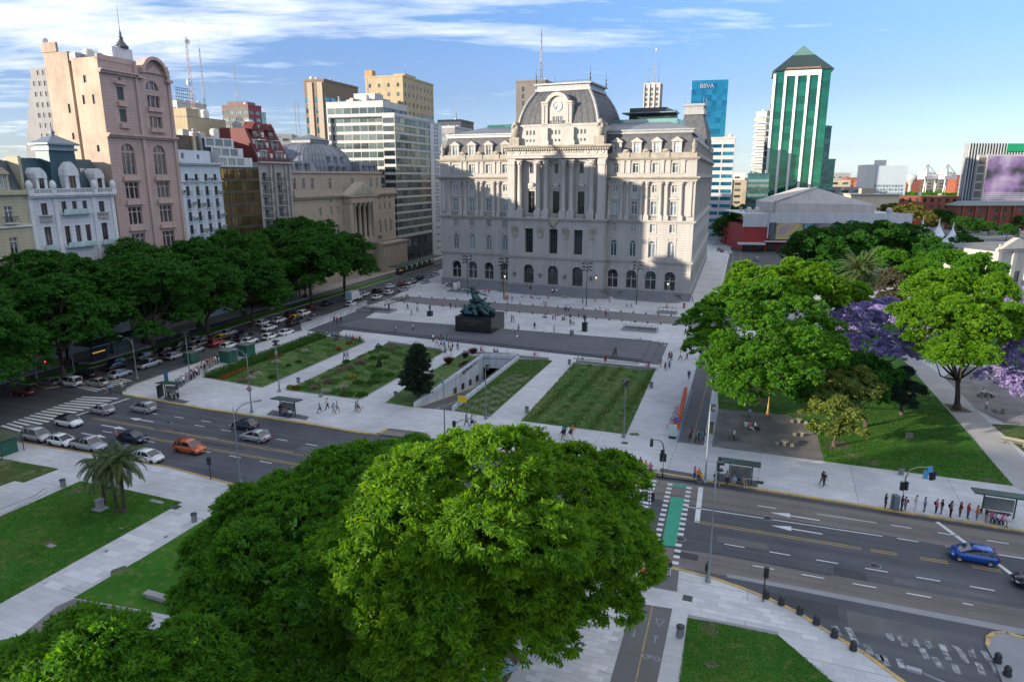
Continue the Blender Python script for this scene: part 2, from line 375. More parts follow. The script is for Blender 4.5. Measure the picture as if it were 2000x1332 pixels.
def strips(name,quads,m,z=0.008):
 mb=MB()
 for q in quads:mb.add([(p[0],p[1],z)for p in q],[(0,1,2,3)]if(Vector(q[1])-Vector(q[0])).cross(Vector(q[2])-Vector(q[0]))>0 else[(3,2,1,0)])
 return obj(name,mb,m,kind='structure')
def line_q(a,b,wd):
 a=Vector(a);b=Vector(b);d=(b-a).normalized();nrm=Vector((-d.y,d.x))*wd/2
 return[tuple(a-nrm),tuple(b-nrm),tuple(b+nrm),tuple(a+nrm)]
def dashes(pa,pb,wd=0.14,on=1.6,period=4.0,start=0.0):
 a=Vector(G(*pa));b=Vector(G(*pb));d=b-a;ln=d.length;d.normalize();t=start;r=[]
 while t<ln:r.append(line_q(a+d*t,a+d*min(ln,t+on),wd));t+=period
 return r
dq=[]
for pa,pb,per in[((289,806),(560,846),4.4),((380,830),(700,884),4.2),((200,842),(300,858),4.2),((300,836),(660,898),4.2),((230,851),(600,917),4.2),((1415,1062),(2060,1173),3.55),((1470,1104),(1900,1181),3.6),((1740,1025),(2060,1076),3.6),((1752,1051),(1850,1067),3.6),((1480,987),(1560,1000),3.6)]:
 dq+=dashes(pa,pb,period=per)
strips('lane_dashes',dq,white_p)
def dbl(pa,pb,dash=None):
 a=Vector(G(*pa));b=Vector(G(*pb));d=(b-a).normalized();n_=Vector((-d.y,d.x))*0.16;r=[]
 for s_ in(-1,1):
  if dash:
   t=0
   while t<(b-a).length:r.append(line_q(a+n_*s_+d*t,a+n_*s_+d*(t+2.0),0.12));t+=dash
  else:r.append(line_q(a+n_*s_,b+n_*s_,0.12))
 return r
strips('yellow_centre_lines',dbl((180,816),(400,855))+dbl((400,855),(900,940))+dbl((280,853),(620,914))+dbl((620,914),(900,962))+dbl((1356,1018),(1682,1071))+dbl((1700,1074),(2080,1135),3.6),yellow_l)
strips('white_lines',[line_q(G(1340,989),G(1724,1047),0.14),line_q(G(1595,1003),G(1712,1021),0.10),line_q(G(1950,1083),G(2100,1105),0.14),line_q(G(144,813),G(252,778),0.35),line_q(G(1369,951),G(1361,1021),0.45),line_q(G(1830,1019),G(1892,1064),0.35),line_q(G(1945,1098),G(1976,1121),0.35)],white_p)
def zebra(la,lb,ra,rb,n,m=white_p,frac=0.5,name='zebra_crossing'):
 qs=[]
 for i in range(n):
  t0=(i)/n;t1=(i+frac)/n
  qs.append([G(*lerp2(la,lb,t0)),G(*lerp2(ra,rb,t0)),G(*lerp2(ra,rb,t1)),G(*lerp2(la,lb,t1))])
 return strips(name,qs,m)
zebra((0,832),(168,772),(38,843),(240,775),15)
zebra((145,755),(212,733),(188,765),(262,742),9)
zebra((-60,742),(10,700),(0,752),(92,722),11)
zebra((1226,930),(1207,985),(1283,938),(1268,996),8,frac=0.55)
wr=[]
rn=random.Random(3)
for(xa,ya,xb,yb)in[(625,1013,655,1070),(700,1025,730,1075),(925,1050,945,1100),(1062,1085,1085,1130),(1135,1097,1165,1145),(1290,1125,1330,1165),(805,1120,830,1175),(870,1175,890,1210),(730,1075,750,1120),(990,1070,1020,1130),(1110,1140,1140,1200),(1220,1120,1240,1160),(1330,1165,1355,1220),(895,1180,925,1240),(1180,1190,1215,1250),(985,1200,1005,1250),(1375,1140,1395,1190),(1450,1155,1490,1215),(1500,1220,1530,1280),(1290,1230,1310,1280),(1420,1220,1450,1290),(1240,1165,1262,1205)]:
 w_=38
 f=lambda x,y:G(1400+x/2.822,860+y/2.822)
 wr.append([f(xa,ya),f(xa+w_,ya+7),f(xb+w_,yb+7),f(xb,yb)])
strips('worn_crossing',wr,worn_p)
def arrow(px,py,sgn,ln=4.2):
 c=Vector(G(px,py));d=Vector((math.cos(GX),math.sin(GX)))*sgn;n_=Vector((-d.y,d.x))
 P=lambda u,v:tuple(c+d*u+n_*v)
 mb=MB();tri=[P(ln/2,0),P(ln/2-1.7,0.42),P(ln/2-1.7,-0.42)]
 mb.add([(p[0],p[1],0.008)for p in tri],[(0,1,2)]);q=[P(-ln/2,-0.1),P(ln/2-1.7,-0.1),P(ln/2-1.7,0.1),P(-ln/2,0.1)]
 mb.add([(p[0],p[1],0.008)for p in q],[(0,1,2,3)]);obj('lane_arrow',mb,white_p,kind='structure')
arrow(1552,1008,-1);arrow(1555,1034,-1);arrow(222,834,1);arrow(183,850,1);arrow(276,820,-1)
sheet('green_cycle_crossing',gp((1311,970),(1337,972),(1320,1067),(1292,1064)),0.010,green_p)
sheet('green_cycle_patch',gp((1313,944),(1342,948),(1341,953),(1311,949)),0.010,green_p)
sheet('green_cycle_patch',gp((1283,1094),(1296,1096),(1295,1104),(1280,1101)),0.010,green_p)
sq=[]
for(a,b)in[((1309,944),(1273,1098)),((1346,951),(1318,1106))]:
 A=Vector(G(*a));B=Vector(G(*b));d=B-A;ln=d.length;d.normalize();t=0
 while t<ln:sq.append(line_q(A+d*t,A+d*(t+0.45),0.5));t+=0.95
strips('cycle_crossing_blocks',sq,white_p,0.012)
sheet('cycle_lane',gp((1236,1179),(1313,1191),(1284,1332),(1265,1430),(1165,1430),(1192,1332)),0.128,asph_grey)
sheet('cycle_lane_pad',gp((1263,1102),(1326,1117),(1322,1158),(1247,1144)),0.128,asph_grey)
strips('cycle_lane_line',dashes((1274,1187),(1240,1340),0.09,1.2,1.3),yellow_l,0.134)
mb=MB()
def ring(c,r,t=0.05):
 vs=[];n=14
 for k in range(n):
  a=2*math.pi*k/n
  for rr in(r,r-t):vs.append((c[0]+rr*math.cos(a),c[1]+rr*math.sin(a),0.134))
 mb.add(vs,[(2*k,(2*k+2)%(2*n),(2*k+3)%(2*n),2*k+1)for k in range(n)])
def pl(a,b,w_=0.05):mb.add([(p[0],p[1],0.134)for p in line_q(a,b,w_)],[(0,1,2,3)])
rz_=random.Random(21);pm_=mat('asphalt_patch',(0.048,0.050,0.056),0.9,var=0.2,fine=0.2);pm2=mat('pale_asphalt_patch',(0.11,0.108,0.108),0.9,var=0.2,fine=0.2)
for(px,py,w_,h_,k)in[(350,845,3,1.2,0),(620,880,5,1.1,1),(150,790,2,1.4,0),(1450,1060,4,1.0,1),(1660,1120,2.4,1.4,0),(1840,1045,1.6,1.2,1),(1560,1180,5,1.6,0),(1750,1230,6,2.2,1),(1340,1085,2,1,0),(1850,1150,7,0.8,1),(430,870,6,0.5,0),(1500,1100,9,0.4,0),(60,720,3,1.5,1),(560,620,2,5,0),(450,664,1.6,4,1),(1640,1290,4,2,0)]:
 c=Vector(G(px,py));e=Vector((math.cos(GX),math.sin(GX)))*w_/2;f_=Vector((-math.sin(GX),math.cos(GX)))*h_/2;j=lambda:Vector((rz_.uniform(-.15,.15),rz_.uniform(-.1,.1)))
 sheet('road_patch',[tuple(c-e-f_+j()),tuple(c+e-f_+j()),tuple(c+e+f_+j()),tuple(c-e+f_+j())],0.0055,(pm_,pm2)[k])
for(px,py)in((1250,1120),):
 pass
for(px,py)in((1247,1208),(1272,1287),(1306,872)):
 c=Vector(G(px,py));e=Vector((math.cos(GX),math.sin(GX)))
 if py<900:continue
 f2=Vector((-e.y,e.x))
 ring(c-e*0.32,0.24);ring(c+e*0.32,0.24);pl(c-e*0.32,c+f2*0.28);pl(c+f2*0.28,c+e*0.32);pl(c-e*0.1+f2*0.05,c+f2*0.28);pl(c-e*0.32,c+e*0.05)
c=Vector(G(1288,1218));e=Vector((math.cos(GX),math.sin(GX)));f2=Vector((-e.y,e.x))
pl(c+f2*0.35-e*0.3,c+f2*0.35+e*0.3);pl(c+f2*0.35-e*0.3,c-f2*0.45);pl(c+f2*0.35+e*0.3,c-f2*0.45)
for(px,py,s_)in((1238,1240,-1),(1280,1250,1)):
 c=Vector(G(px,py));pl(c-f2*0.4,c+f2*0.4,0.07);pl(c+f2*0.4*s_,c+f2*0.15*s_+e*0.15,0.06);pl(c+f2*0.4*s_,c+f2*0.15*s_-e*0.15,0.06)
obj('cycle_lane_symbols',mb,mat('faded_blue_white_paint',(0.25,0.30,0.34),0.8,var=0.3,scale=3),kind='structure')
sheet('park_street',gp((1321,865),(1376,872),(1394,755),(1403,700),(1362,711)),0.127,asph_grey)
EL=[Vector(G(1321,865)),Vector(G(1362,711))];ED=(EL[1]-EL[0]).normalized()
def ES(t,o):p=EL[0]+ED*t+Vector((ED.y,-ED.x))*o;return(p.x,p.y)
sheet('east_street',[ES(36,0),ES(64,0),G(1394,618),G(1413,560),G(1434,455),G(1447,412),G(1452,412),G(1490,455),G(1545,500),G(1560,556),ES(78,16),ES(70,6),ES(30,5.2)],0.131,asph)
strips('park_street_line',dashes((1350,872),(1385,735),0.1,1.5,1.6),yellow_l,0.134)
strips('park_street_edge',[line_q(G(1322,867),G(1352,762),0.12)],mat('blue_edge_paint',(0.15,0.3,0.5),0.8),0.134)
strips('east_street_lines',dashes((1424,560),(1441,440),0.12,2.0,5.0)+dashes((1446,560),(1447,440),0.12,2.0,5.0),white_p,0.137)
strips('street_kerb_line',[line_q(G(1377,874),G(1394,757),0.35),line_q(G(1394,618),G(1434,456),0.4)],white_p,0.137)
sheet('palace_street',gp((735,584),(840,597),(1100,618),(1358,638),(1400,641),(1400,625),(1358,622),(1100,602),(840,583),(800,580)),0.127,street_b)
sheet('front_strip',gp((700,610),(840,622),(1362,665),(1362,661),(840,618),(712,607)),0.127,pave_band)if False else None
S=gp((640,642),(709,624),(1305,672),(1287,714))
def inset(p,q,r,s_,a,b):
 return None
s0,s1,s2,s3=[Vector(p)for p in S]
rt=(s2-s1).normalized();up_=(s2-s3).normalized()
for k,z in enumerate((0.17,0.30,0.43)):
 kk=k*0.9
 poly=[s0+rt*(0.6*kk)+up_*kk*0.7,s1+rt*0.3*k,s2-rt*(k*1.5),s3-rt*(k*1.5)+up_*kk*0.7]
 sheet('stone_stage_step',[tuple(p)for p in poly],z,pave_d,0.17 if k==0 else 0.13)
sheet('light_step_edge',gp((1120,700),(1248,711),(1247,713),(1119,702)),0.19,pave_band,0.07)
L1=gp((398,738),(624,657),(714,669),(512,758));L2=gp((559,763),(703,781),(868,688),(754,673))
L3a=gp((753,788),(808,797),(943,697),(898,694),(800,752));LS=gp((1015,703),(1079,706),(956,816),(887,804));LC=gp((1121,711),(1279,726),(1223,850),(1017,824))
for p in(L1,L2,L3a,LS,LC):sheet('lawn',p,0.16,lawn_r,0.05)
def rim(pts,name='lawn_edge',wd=0.25):
 kerb(name,pts,pave_band,wd=wd,z0=0.10,z1=0.150,inward=-1)
rim([L1[0],L1[3],L1[2]]);rim([L2[0],L2[1],L2[2]]);rim([LC[1],LC[2],LC[3]]);rim([LS[0],LS[1],LS[2]])
ledge=mat('ledge_stone',(0.30,0.28,0.27),0.8,var=0.12,scale=1.0,fine=0.08)
sheet('park_lawn',gp((1609,903),(1979,951),(1830,778),(1760,700),(1700,640),(1480,650),(1400,742),(1403,800),(1537,812),(1592,838)),0.15,lawn,0.03)
sheet('cobbled_square',gp((1390,874),(1609,903),(1592,838),(1537,812),(1403,800)),0.134,cobble)
sheet('park_path',gp((1983,953),(2110,1010),(1905,800),(1840,735),(1790,700),(1740,655),(1715,655),(1786,728)),0.136,mat('park_path_stone',(0.33,0.32,0.31),0.85,var=0.12,scale=0.4,fine=0.08))
sheet('cobbled_square',gp((1905,800),(1842,737),(1880,715),(2060,735),(2120,800),(2100,840),(1960,828)),0.140,cobble)
sheet('park_lawn',gp((1935,830),(2000,885),(2080,950),(2150,860),(2060,835)),0.15,lawn_dry,0.03)
sheet('park_lawn',gp((1795,700),(1720,640),(1760,610),(1900,600),(2060,640),(2100,720),(1880,712)),0.15,lawn,0.03)
sheet('tree_pit',gp((1842,790),(1874,793),(1902,808),(1858,806)),0.146,soil)
sheet('tree_pit',gp((1455,776),(1495,776),(1500,796),(1450,798)),0.156,soil)
sheet('tree_pit',gp((1610,866),(1650,862),(1662,878),(1608,882)),0.156,soil)
LB=gp((-300,1190),(0,1012),(157,942),(244,958),(356,983),(0,1182),(-250,1310))
sheet('park_lawn',LB,0.16,lawn,0.04)
sheet('park_lawn',gp((-200,880),(0,897),(115,918),(0,963),(-200,1060)),0.16,lawn_dry,0.04)
sheet('park_lawn',gp((427,1001),(500,985),(1000,1060),(1000,1250),(520,1240),(260,1190),(145,1170),(283,1090)),0.16,lawn,0.04)
sheet('park_lawn',gp((0,1254),(50,1243),(300,1330),(300,1500),(-200,1500),(-200,1350)),0.16,lawn,0.04)
sheet('park_lawn',gp((1343,1210),(1400,1219),(1520,1244),(1700,1400),(1320,1400)),0.16,lawn,0.04)
sheet('soil_bed',gp((520,1240),(1000,1245),(1014,1292),(990,1335),(970,1500),(100,1500),(300,1330)),0.155,soil,0.03)
sheet('gravel_bed',gp((40,1245),(110,1188),(145,1172),(270,1195),(180,1260)),0.150,cobble)
kerb('stone_edge',gp((1343,1209),(1520,1243)),pave_band,wd=0.35,z0=0.1,z1=0.15)
kerb('stone_edge',gp((1343,1210),(1320,1400)),pave_band,wd=0.9,z0=0.1,z1=0.152)
sheet('stone_platform',gp((-120,1000),(30,945),(90,958),(65,975),(0,1000),(-150,1055)),0.34,pave,0.22)
sheet('stone_platform',gp((-120,1015),(65,976),(95,955),(92,965),(0,1012),(-150,1070)),0.24,pave,0.12)
rnp=random.Random(11)
pg=[Vector(p)for p in gp((1075,1165),(1232,1186),(1186,1345),(1010,1345))]
def inside(p,poly):
 c=False;n=len(poly)
 for i in range(n):
  a,b=poly[i],poly[(i+1)%n]
  if(a[1]>p[1])!=(b[1]>p[1])and p[0]<(b[0]-a[0])*(p[1]-a[1])/(b[1]-a[1])+a[0]:c=not c
 return c
slabmat=mat('granite_slab',(0.52,0.52,0.525),0.75,var=0.08,scale=0.4,rnd=0.09,fine=0.06)
def slabs(poly,bw,bh,z=0.121,cap=290):
 holder=bpy.data.objects.get('park_pavement');e=Vector((math.cos(GX),math.sin(GX)));f2=Vector((-e.y,e.x))
 ms=MB().box(-bw/2+0.015,bw/2-0.015,-bh/2+0.012,bh/2-0.012,-0.01,0.009).mesh('paving_slab',slabmat)
 c=sum(poly,Vector((0,0)))/len(poly);k=0
 for j in range(-60,60):
  for i in range(-40,40):
   p=c+e*(i*bw+(bw/2 if j%2 else 0))+f2*(j*bh)
   if all(inside(p+e*a*bw/2+f2*b*bh/2,poly)for a in(-1,1)for b in(-1,1))and k<cap:
    o=put(ms,'paving_slab',holder);o.location=(p.x,p.y,z+rnp.uniform(0,0.004));o.rotation_euler=(0,0,GX);k+=1
 print('slabs',k)
slabs(pg,1.0,0.5,cap=150)
slabs([Vector(p)for p in gp((1335,1125),(1560,1205),(1700,1300),(1540,1240),(1350,1200))],1.0,0.5,cap=100)
slabs([Vector(p)for p in gp((245,1045),(330,998),(420,1002),(150,1165),(60,1150))],1.6,0.8,cap=60)
#BUILDING KIT
gl_dark=glass('dark_window_glass',(0.018,0.022,0.028),(0.10,0.12,0.14))
gl_pale=glass('pale_window_glass',(0.05,0.075,0.095),(0.30,0.36,0.40))
gl_black=glass('black_door_glass',(0.008,0.012,0.014),(0.03,0.05,0.05))
fr_white=mat('white_window_frame',(0.55,0.55,0.53),0.6)
fr_dark=mat('dark_window_frame',(0.04,0.045,0.05),0.5)
fr_grey=mat('grey_window_frame',(0.30,0.31,0.33),0.5)
iron=mat('black_ironwork',(0.025,0.028,0.03),0.5)
roofgrey=mat('flat_roof_felt',(0.16,0.155,0.15),0.9,var=0.25,scale=0.3)
WM={}
def arch_pts(w,h,n=8):
 r=w/2;zc=h-r
 return[(r*math.cos(math.pi*k/n),zc+r*math.sin(math.pi*k/n))for k in range(n+1)]
def wmesh(w,h,kind,arch,fm,pm,rd):
 key=(round(w,2),round(h,2),kind,arch,fm.name,pm.name,round(rd,2))
 if key in WM:return WM[key]
 y1=rd;y0=rd-0.07;yf=rd-0.16;t=0.09 if w>0.9 else 0.06
 f=MB();hh=h-w/2 if arch else h
 f.box(-w/2,-w/2+t,yf,y0,0,hh);f.box(w/2-t,w/2,yf,y0,0,hh);f.box(-w/2+t,w/2-t,yf,y0,0,t)
 if arch:
  A=arch_pts(w,h);B=[(x*(1-2*t/w),hh+(z-hh)*(1-2*t/w))for x,z in A]
  for i in range(len(A)-1):f.xz([A[i],A[i+1],B[i+1],B[i]],yf,y0)
 else:f.box(-w/2+t,w/2-t,yf,y0,h-t,h)
 ym=yf+0.02
 if kind=='T':f.box(-t*0.6,t*0.6,ym,y0,t,hh-t*1.2);f.box(-w/2+t,w/2-t,ym-0.01,y0,hh*0.72,hh*0.72+t)
 elif kind=='A':
  f.box(-t*0.6,t*0.6,ym,y0,t,hh);f.box(-w/2+t,w/2-t,ym-0.01,y0,hh,hh+t)
 elif kind=='G':
  for k in(-1,1):f.box(k*w/6-t/2,k*w/6+t/2,ym,y0,t,hh-t)
  f.box(-w/2+t,w/2-t,ym-0.01,y0,hh*0.70,hh*0.70+t*1.6)
 elif kind=='G3':
  for k in(-1,1):f.box(k*w*0.18-t,k*w*0.18+t,yf-0.05,y0,t,h-w*0.09 if arch else h-t)
  f.box(-w/2+t,w/2-t,yf-0.06,y0,hh-0.12,hh+0.22)
 elif kind=='L3':
  for k in(-1,1):f.box(k*w*0.19-t*1.3,k*w*0.19+t*1.3,yf-0.05,y0,t,h-t)
  f.box(-w/2+t,w/2-t,yf-0.04,y0,h*0.70,h*0.70+0.16)
 elif kind=='L3o':
  for k in(-1,1):f.box(k*w*0.19-t*1.3,k*w*0.19+t*1.3,yf-0.05,y0,t,h-t)
 elif kind.startswith('B'):
  n=int(kind[1:])
  for k in range(1,n):f.box(-w/2+w*k/n-0.03,-w/2+w*k/n+0.03,ym,y0,t,h-t)
 p=MB()
 if arch:p.xz([(-w/2,0),(w/2,0)]+arch_pts(w,h),y0,y1)
 else:p.box(-w/2,w/2,y0,y1,0,h)
 WM[key]=(f.mesh('window',fm),p.mesh('pane',pm));return WM[key]
def wall_holes(mb,x0,x1,z0,z1,ops,rd):
 """front wall in the plane y=0 with real openings"""
 zs=sorted({z0,z1}|{round(o[1],3)for o in ops}|{round(o[1]+o[3],3)for o in ops});zs=[z for z in zs if z0-1e-6<=z<=z1+1e-6]
 for za,zb in zip(zs[:-1],zs[1:]):
  if zb-za<1e-4:continue
  zm=(za+zb)/2
  cuts=sorted([(o[0]-o[2]/2,o[0]+o[2]/2)for o in ops if o[1]<zm<o[1]+o[3]])
  x=x0
  for a,b in cuts:
   if a>x+1e-4:mb.quad((x,0,za),(a,0,za),(a,0,zb),(x,0,zb))
   x=max(x,b)
  if x<x1-1e-4:mb.quad((x,0,za),(x1,0,za),(x1,0,zb),(x,0,zb))
 for o in ops:
  cx,zb,w,h=o[:4];arch=len(o)>4 and o[4];a,b=cx-w/2,cx+w/2;hh=h-w/2 if arch else h
  mb.quad((a,0,zb),(a,0,zb+hh),(a,rd,zb+hh),(a,rd,zb));mb.quad((b,0,zb),(b,rd,zb),(b,rd,zb+hh),(b,0,zb+hh))
  mb.quad((a,0,zb),(a,rd,zb),(b,rd,zb),(b,0,zb))
  if arch:
   A=arch_pts(w,h)
   for i in range(len(A)-1):
    (xa,za),(xb,zb_)=A[i],A[i+1];c=(b,zb+h)if i<len(A)//2 else(a,zb+h)
    mb.add([(c[0],0,c[1]),(cx+xb,0,zb+zb_),(cx+xa,0,zb+za)],[(0,1,2)])
    mb.quad((cx+xa,0,zb+za),(cx+xb,0,zb+zb_),(cx+xb,rd,zb+zb_),(cx+xa,rd,zb+za))
   mb.add([(b,0,zb+h),(a,0,zb+h),(cx,0,zb+h)],[(0,2,1)])
   m_=len(A)//2
   mb.add([(b,0,zb+h),(cx,0,zb+h),(cx+A[m_][0],0,zb+A[m_][1])],[(0,1,2)])
  else:mb.quad((a,0,zb+h),(b,0,zb+h),(b,rd,zb+h),(a,rd,zb+h))
FRONT=Matrix.Identity(4)
def SIDE_R(W,ang=90.0,y=0.0):return Matrix.Translation((W,y,0))@Matrix.Rotation(R_(ang),4,'Z')
def SIDE_L(D,ang=-90.0):return Matrix.Translation((0,D,0))@Matrix.Rotation(R_(ang),4,'Z')
def BACK(W,D):return Matrix.Translation((W,D,0))@Matrix.Rotation(R_(180),4,'Z')
class B:
 def __init__(s,name,label,cat,loc,rz,group=None):
  s.e=thing(name,label,cat,loc,rz,group);s.p={};s.nw=0
 def mb(s,part,m,T=None):
  k=(part,m.name)
  if k not in s.p:s.p[k]=(MB(),m)
  q=s.p[k][0];q.T=T or FRONT;return q
 def win(s,T,cx,zb,w,h,kind='T',arch=False,fm=None,pm=None,rd=0.3,name='window'):
  f,p=wmesh(w,h,kind,arch,fm or fr_white,pm or gl_dark,rd)
  o=put(f,name,s.e,T@Matrix.Translation((cx,0,zb)));put(p,'pane',o);s.nw+=1;return o
 def swin(s,T,cx,zb,w,h,arch,pm,rd):
  f,p=wmesh(w,h,'none',arch,fr_white,pm or gl_dark,rd)
  o=put(p,'window',s.e,T@Matrix.Translation((cx,0,zb)));s.nw+=1
 def sface(s,T,x0,x1,z0,z1,ops,m,pm=None,rd=0.25,part='wall'):
  wall_holes(s.mb(part,m,T),x0,x1,z0,z1,ops,rd)
  for o in ops:s.swin(T,o[0],o[1],o[2],o[3],len(o)>4 and bool(o[4]),o[6]if len(o)>6 else pm,rd)
 def face(s,T,x0,x1,z0,z1,ops,m,kind='T',fm=None,pm=None,rd=0.3,part='wall'):
  wall_holes(s.mb(part,m,T),x0,x1,z0,z1,ops,rd)
  for o in ops:
   s.win(T,o[0],o[1],o[2],o[3],o[5]if len(o)>5 else kind,len(o)>4 and bool(o[4]),fm,o[6]if len(o)>6 else pm,rd)
 def plainbox(s,W,D,z0,z1,m,faces='LBR',part='wall',x0=0,y0=0):
  q=s.mb(part,m)
  if 'F' in faces:q.quad((x0,y0,z0),(x0+W,y0,z0),(x0+W,y0,z1),(x0,y0,z1))
  if 'L' in faces:q.quad((x0,y0+D,z0),(x0,y0,z0),(x0,y0,z1),(x0,y0+D,z1))
  if 'R' in faces:q.quad((x0+W,y0,z0),(x0+W,y0+D,z0),(x0+W,y0+D,z1),(x0+W,y0,z1))
  if 'B' in faces:q.quad((x0+W,y0+D,z0),(x0,y0+D,z0),(x0,y0+D,z1),(x0+W,y0+D,z1))
 def box(s,part,m,*a,T=None):s.mb(part,m,T).box(*a)
 def box1(s,part,m,*a):return obj(part,MB().box(*a),m,s.e)
 def piece(s,name,mb,m,M=None):return obj(name,mb,m,s.e,M)
 def fin(s):
  for(part,_),(q,m)in s.p.items():
   if q.f:obj(part,q,m,s.e)
  s.p={};return s.e
def grid_ops(xs,zs,w,h,arch=False,kind=None,pm=None):
 r=[]
 for z in zs:
  for x in xs:
   o=[x,z,w,h,arch]
   if kind or pm:o.append(kind or 'T')
   if pm:o.append(pm)
   r.append(tuple(o))
 return r
def clutter(b,x0,x1,y0,y1,z,n=6,seed=0):
 """tanks, vents and air units on a roof, each a part"""
 r=random.Random(seed)
 g1=mat('roof_unit_grey',(0.33,0.33,0.33),0.6);g2=mat('roof_tank_white',(0.5,0.48,0.44),0.7)
 for i in range(n):
  x,y=r.uniform(x0,x1),r.uniform(y0,y1);q=MB();k=i%3
  if k==0:q.box(-0.9,0.9,-0.7,0.7,0,1.3);q.box(-0.7,0.7,-0.5,0.5,1.3,1.45);nm='air_unit';m=g1
  elif k==1:q.lathe([(1.0,0),(1.0,1.8),(0.7,2.2),(0.2,2.3)],n=10);nm='water_tank';m=g2
  else:q.cyl(0,0,0,0.25,1.6,8);q.lathe([(0.45,1.6),(0.45,1.75),(0.1,2.0)],n=8);nm='vent_pipe';m=g1
  b.piece(nm,q,m,Matrix.Translation((x,y,z)))
def mast(b,x,y,z,h,m=None,w0=0.5,name='antenna_mast',dishes=0):
 """lattice mast: three legs and zigzag bracing"""
 m=m or mat('galvanised_steel',(0.32,0.31,0.31),0.5,metal=0.3);q=MB();n=max(4,int(h/1.6))
 for k in range(3):
  a=2*math.pi*k/3;q.tube([(w0*math.cos(a),w0*math.sin(a),0),(w0*0.35*math.cos(a),w0*0.35*math.sin(a),h)],0.06,4)
 for i in range(n):
  za,zb=h*i/n,h*(i+1)/n;sa=1-0.65*i/n;sb=1-0.65*(i+1)/n
  for k in range(3):
   a,a2=2*math.pi*k/3,2*math.pi*(k+1)/3
   q.tube([(w0*sa*math.cos(a),w0*sa*math.sin(a),za),(w0*sb*math.cos(a2),w0*sb*math.sin(a2),zb)],0.035,3)
 q.tube([(0,0,h),(0,0,h*1.12)],0.04,4)
 o=b.piece(name,q,m,Matrix.Translation((x,y,z)))
 for i in range(dishes):
  d=MB();d.T=Matrix.Rotation(R_(90),4,'X')@Matrix.Rotation(R_(random.uniform(-60,60)),4,'Y');d.lathe([(0.05,0),(0.5,0.08),(0.75,0.25),(0.7,0.25),(0.1,0.1)],n=10)
  obj('dish',d,fr_white,o,Matrix.Translation((0.5*(-1)**i,-0.3,h*(0.97-0.22*i))))
  #THE PALACE (long grey-cream block with the big slate dome and clock)
PW=69.4
st=coursed('palace_stone',(0.37,0.355,0.335),0.62,line=0.72,streak=0.16,width=0.06)
stp=mat('palace_smooth_stone',(0.39,0.372,0.348),0.85,var=0.10,scale=0.3,streak=0.2,fine=0.05)
std=mat('palace_granite_base',(0.20,0.205,0.215),0.8,var=0.12,scale=0.5,fine=0.1)
stw=mat('weathered_cornice',(0.31,0.285,0.24),0.9,var=0.25,scale=0.6,streak=0.3,fine=0.1)
slate=mat('slate_roof',(0.058,0.064,0.078),0.7,var=0.35,scale=1.2,fine=0.2,col2=(0.082,0.080,0.082))
zinc=mat('zinc_roof',(0.15,0.165,0.19),0.45,metal=0.25,var=0.15,scale=0.5,streak=0.15)
zincp=mat('zinc_trim',(0.27,0.28,0.29),0.5,metal=0.2,var=0.12,streak=0.2)
pb=B('palace','long cream stone palace with a big slate dome and clock above giant columns','palace',G(865,556),math.atan2(-0.40443,0.91457))
LW=[4.6,9.65,14.7,19.6];CW=[27.5,34.35,41.1];RW=[49.8,54.7,59.6,64.4]
CB0,CB1,PJ=21.4,48.0,2.2
TC=Matrix.Translation((0,-PJ,0))
def bayops(xs):
 o=[]
 for x in xs:
  o+=[(x,2.4,2.8,4.8,True,'T',gl_black),(x,10.5,1.55,4.1,True,'A',gl_pale),(x,16.7,1.25,1.9,False,'T',gl_pale),(x,20.9,1.45,3.2,False,'T',gl_pale),(x,26.3,1.15,1.7,False,'T',gl_pale),(x,30.95,1.3,2.3,False,'T',gl_pale)]
 return o
pb.face(FRONT,0,CB0,2.2,34.2,bayops(LW),st,rd=0.45)
pb.face(FRONT,CB1,PW,2.2,34.2,bayops(RW),st,rd=0.45)
ca=[]
for x in CW:
 ca+=[(x,2.4,2.9,5.2,True,'T',gl_black),(x,10.6,2.3,6.3,False,'G',gl_black)]
pb.face(TC,CB0,CB1,2.2,19.6,ca,st,rd=0.9,fm=fr_dark)
TB=Matrix.Translation((0,-PJ+1.7,0))
cb=[]
for x in CW:cb+=[(x,20.8,1.8,5.6,False,'T',gl_black),(x,30.9,1.05,2.4,False,'T',gl_dark)]
pb.face(TB,CB0+1,CB1-1,19.6,34.6,cb,stp,rd=0.4,fm=fr_dark)
q=pb.mb('wall',stp)
for x0,x1 in((CB0,CB0+2.2),(CB1-2.2,CB1)):q.box(x0,x1,-PJ-0.02,0.4,19.55,34.6)
q.quad((CB0,-PJ,2.2),(CB0,-PJ,34.6),(CB0,0.1,34.6),(CB0,0.1,2.2));q.quad((CB1,-PJ,2.2),(CB1,0.1,2.2),(CB1,0.1,34.6),(CB1,-PJ,34.6))
q.box(CB0+2.2,CB1-2.2,-PJ+1.4,0.3,33.9,34.6)
hood=MB();hood.xz([(-1.15,0),(1.15,0),(1.15,0.16),(0,0.75),(-1.15,0.16)],-0.28,0.02);hood=hood.mesh('window_pediment',stp)
sill=MB();sill.box(-0.95,0.95,-0.22,0.02,-0.22,0);sill=sill.mesh('window_sill',stp)
bal=MB()
bal.box(-1.1,1.1,-0.32,0.0,-1.0,-0.82);bal.box(-1.1,1.1,-0.32,0.0,-0.16,0)
for k in range(7):bal.cb(-0.9+0.3*k,-0.16,-0.82,0.13,0.13,0.66)
bal=bal.mesh('balustrade',stp)
arch3=MB()
A1=arch_pts(3.5,5.1,10);A2=arch_pts(2.84,4.82,10)
for i in range(10):arch3 .xz([A1[i],A1[i+1],A2[i+1],A2[i]],-0.14,0.02)
arch3 .xz([(-0.35,4.7),(0.35,4.7),(0.5,5.9),(-0.5,5.9)],-0.3,0.02)
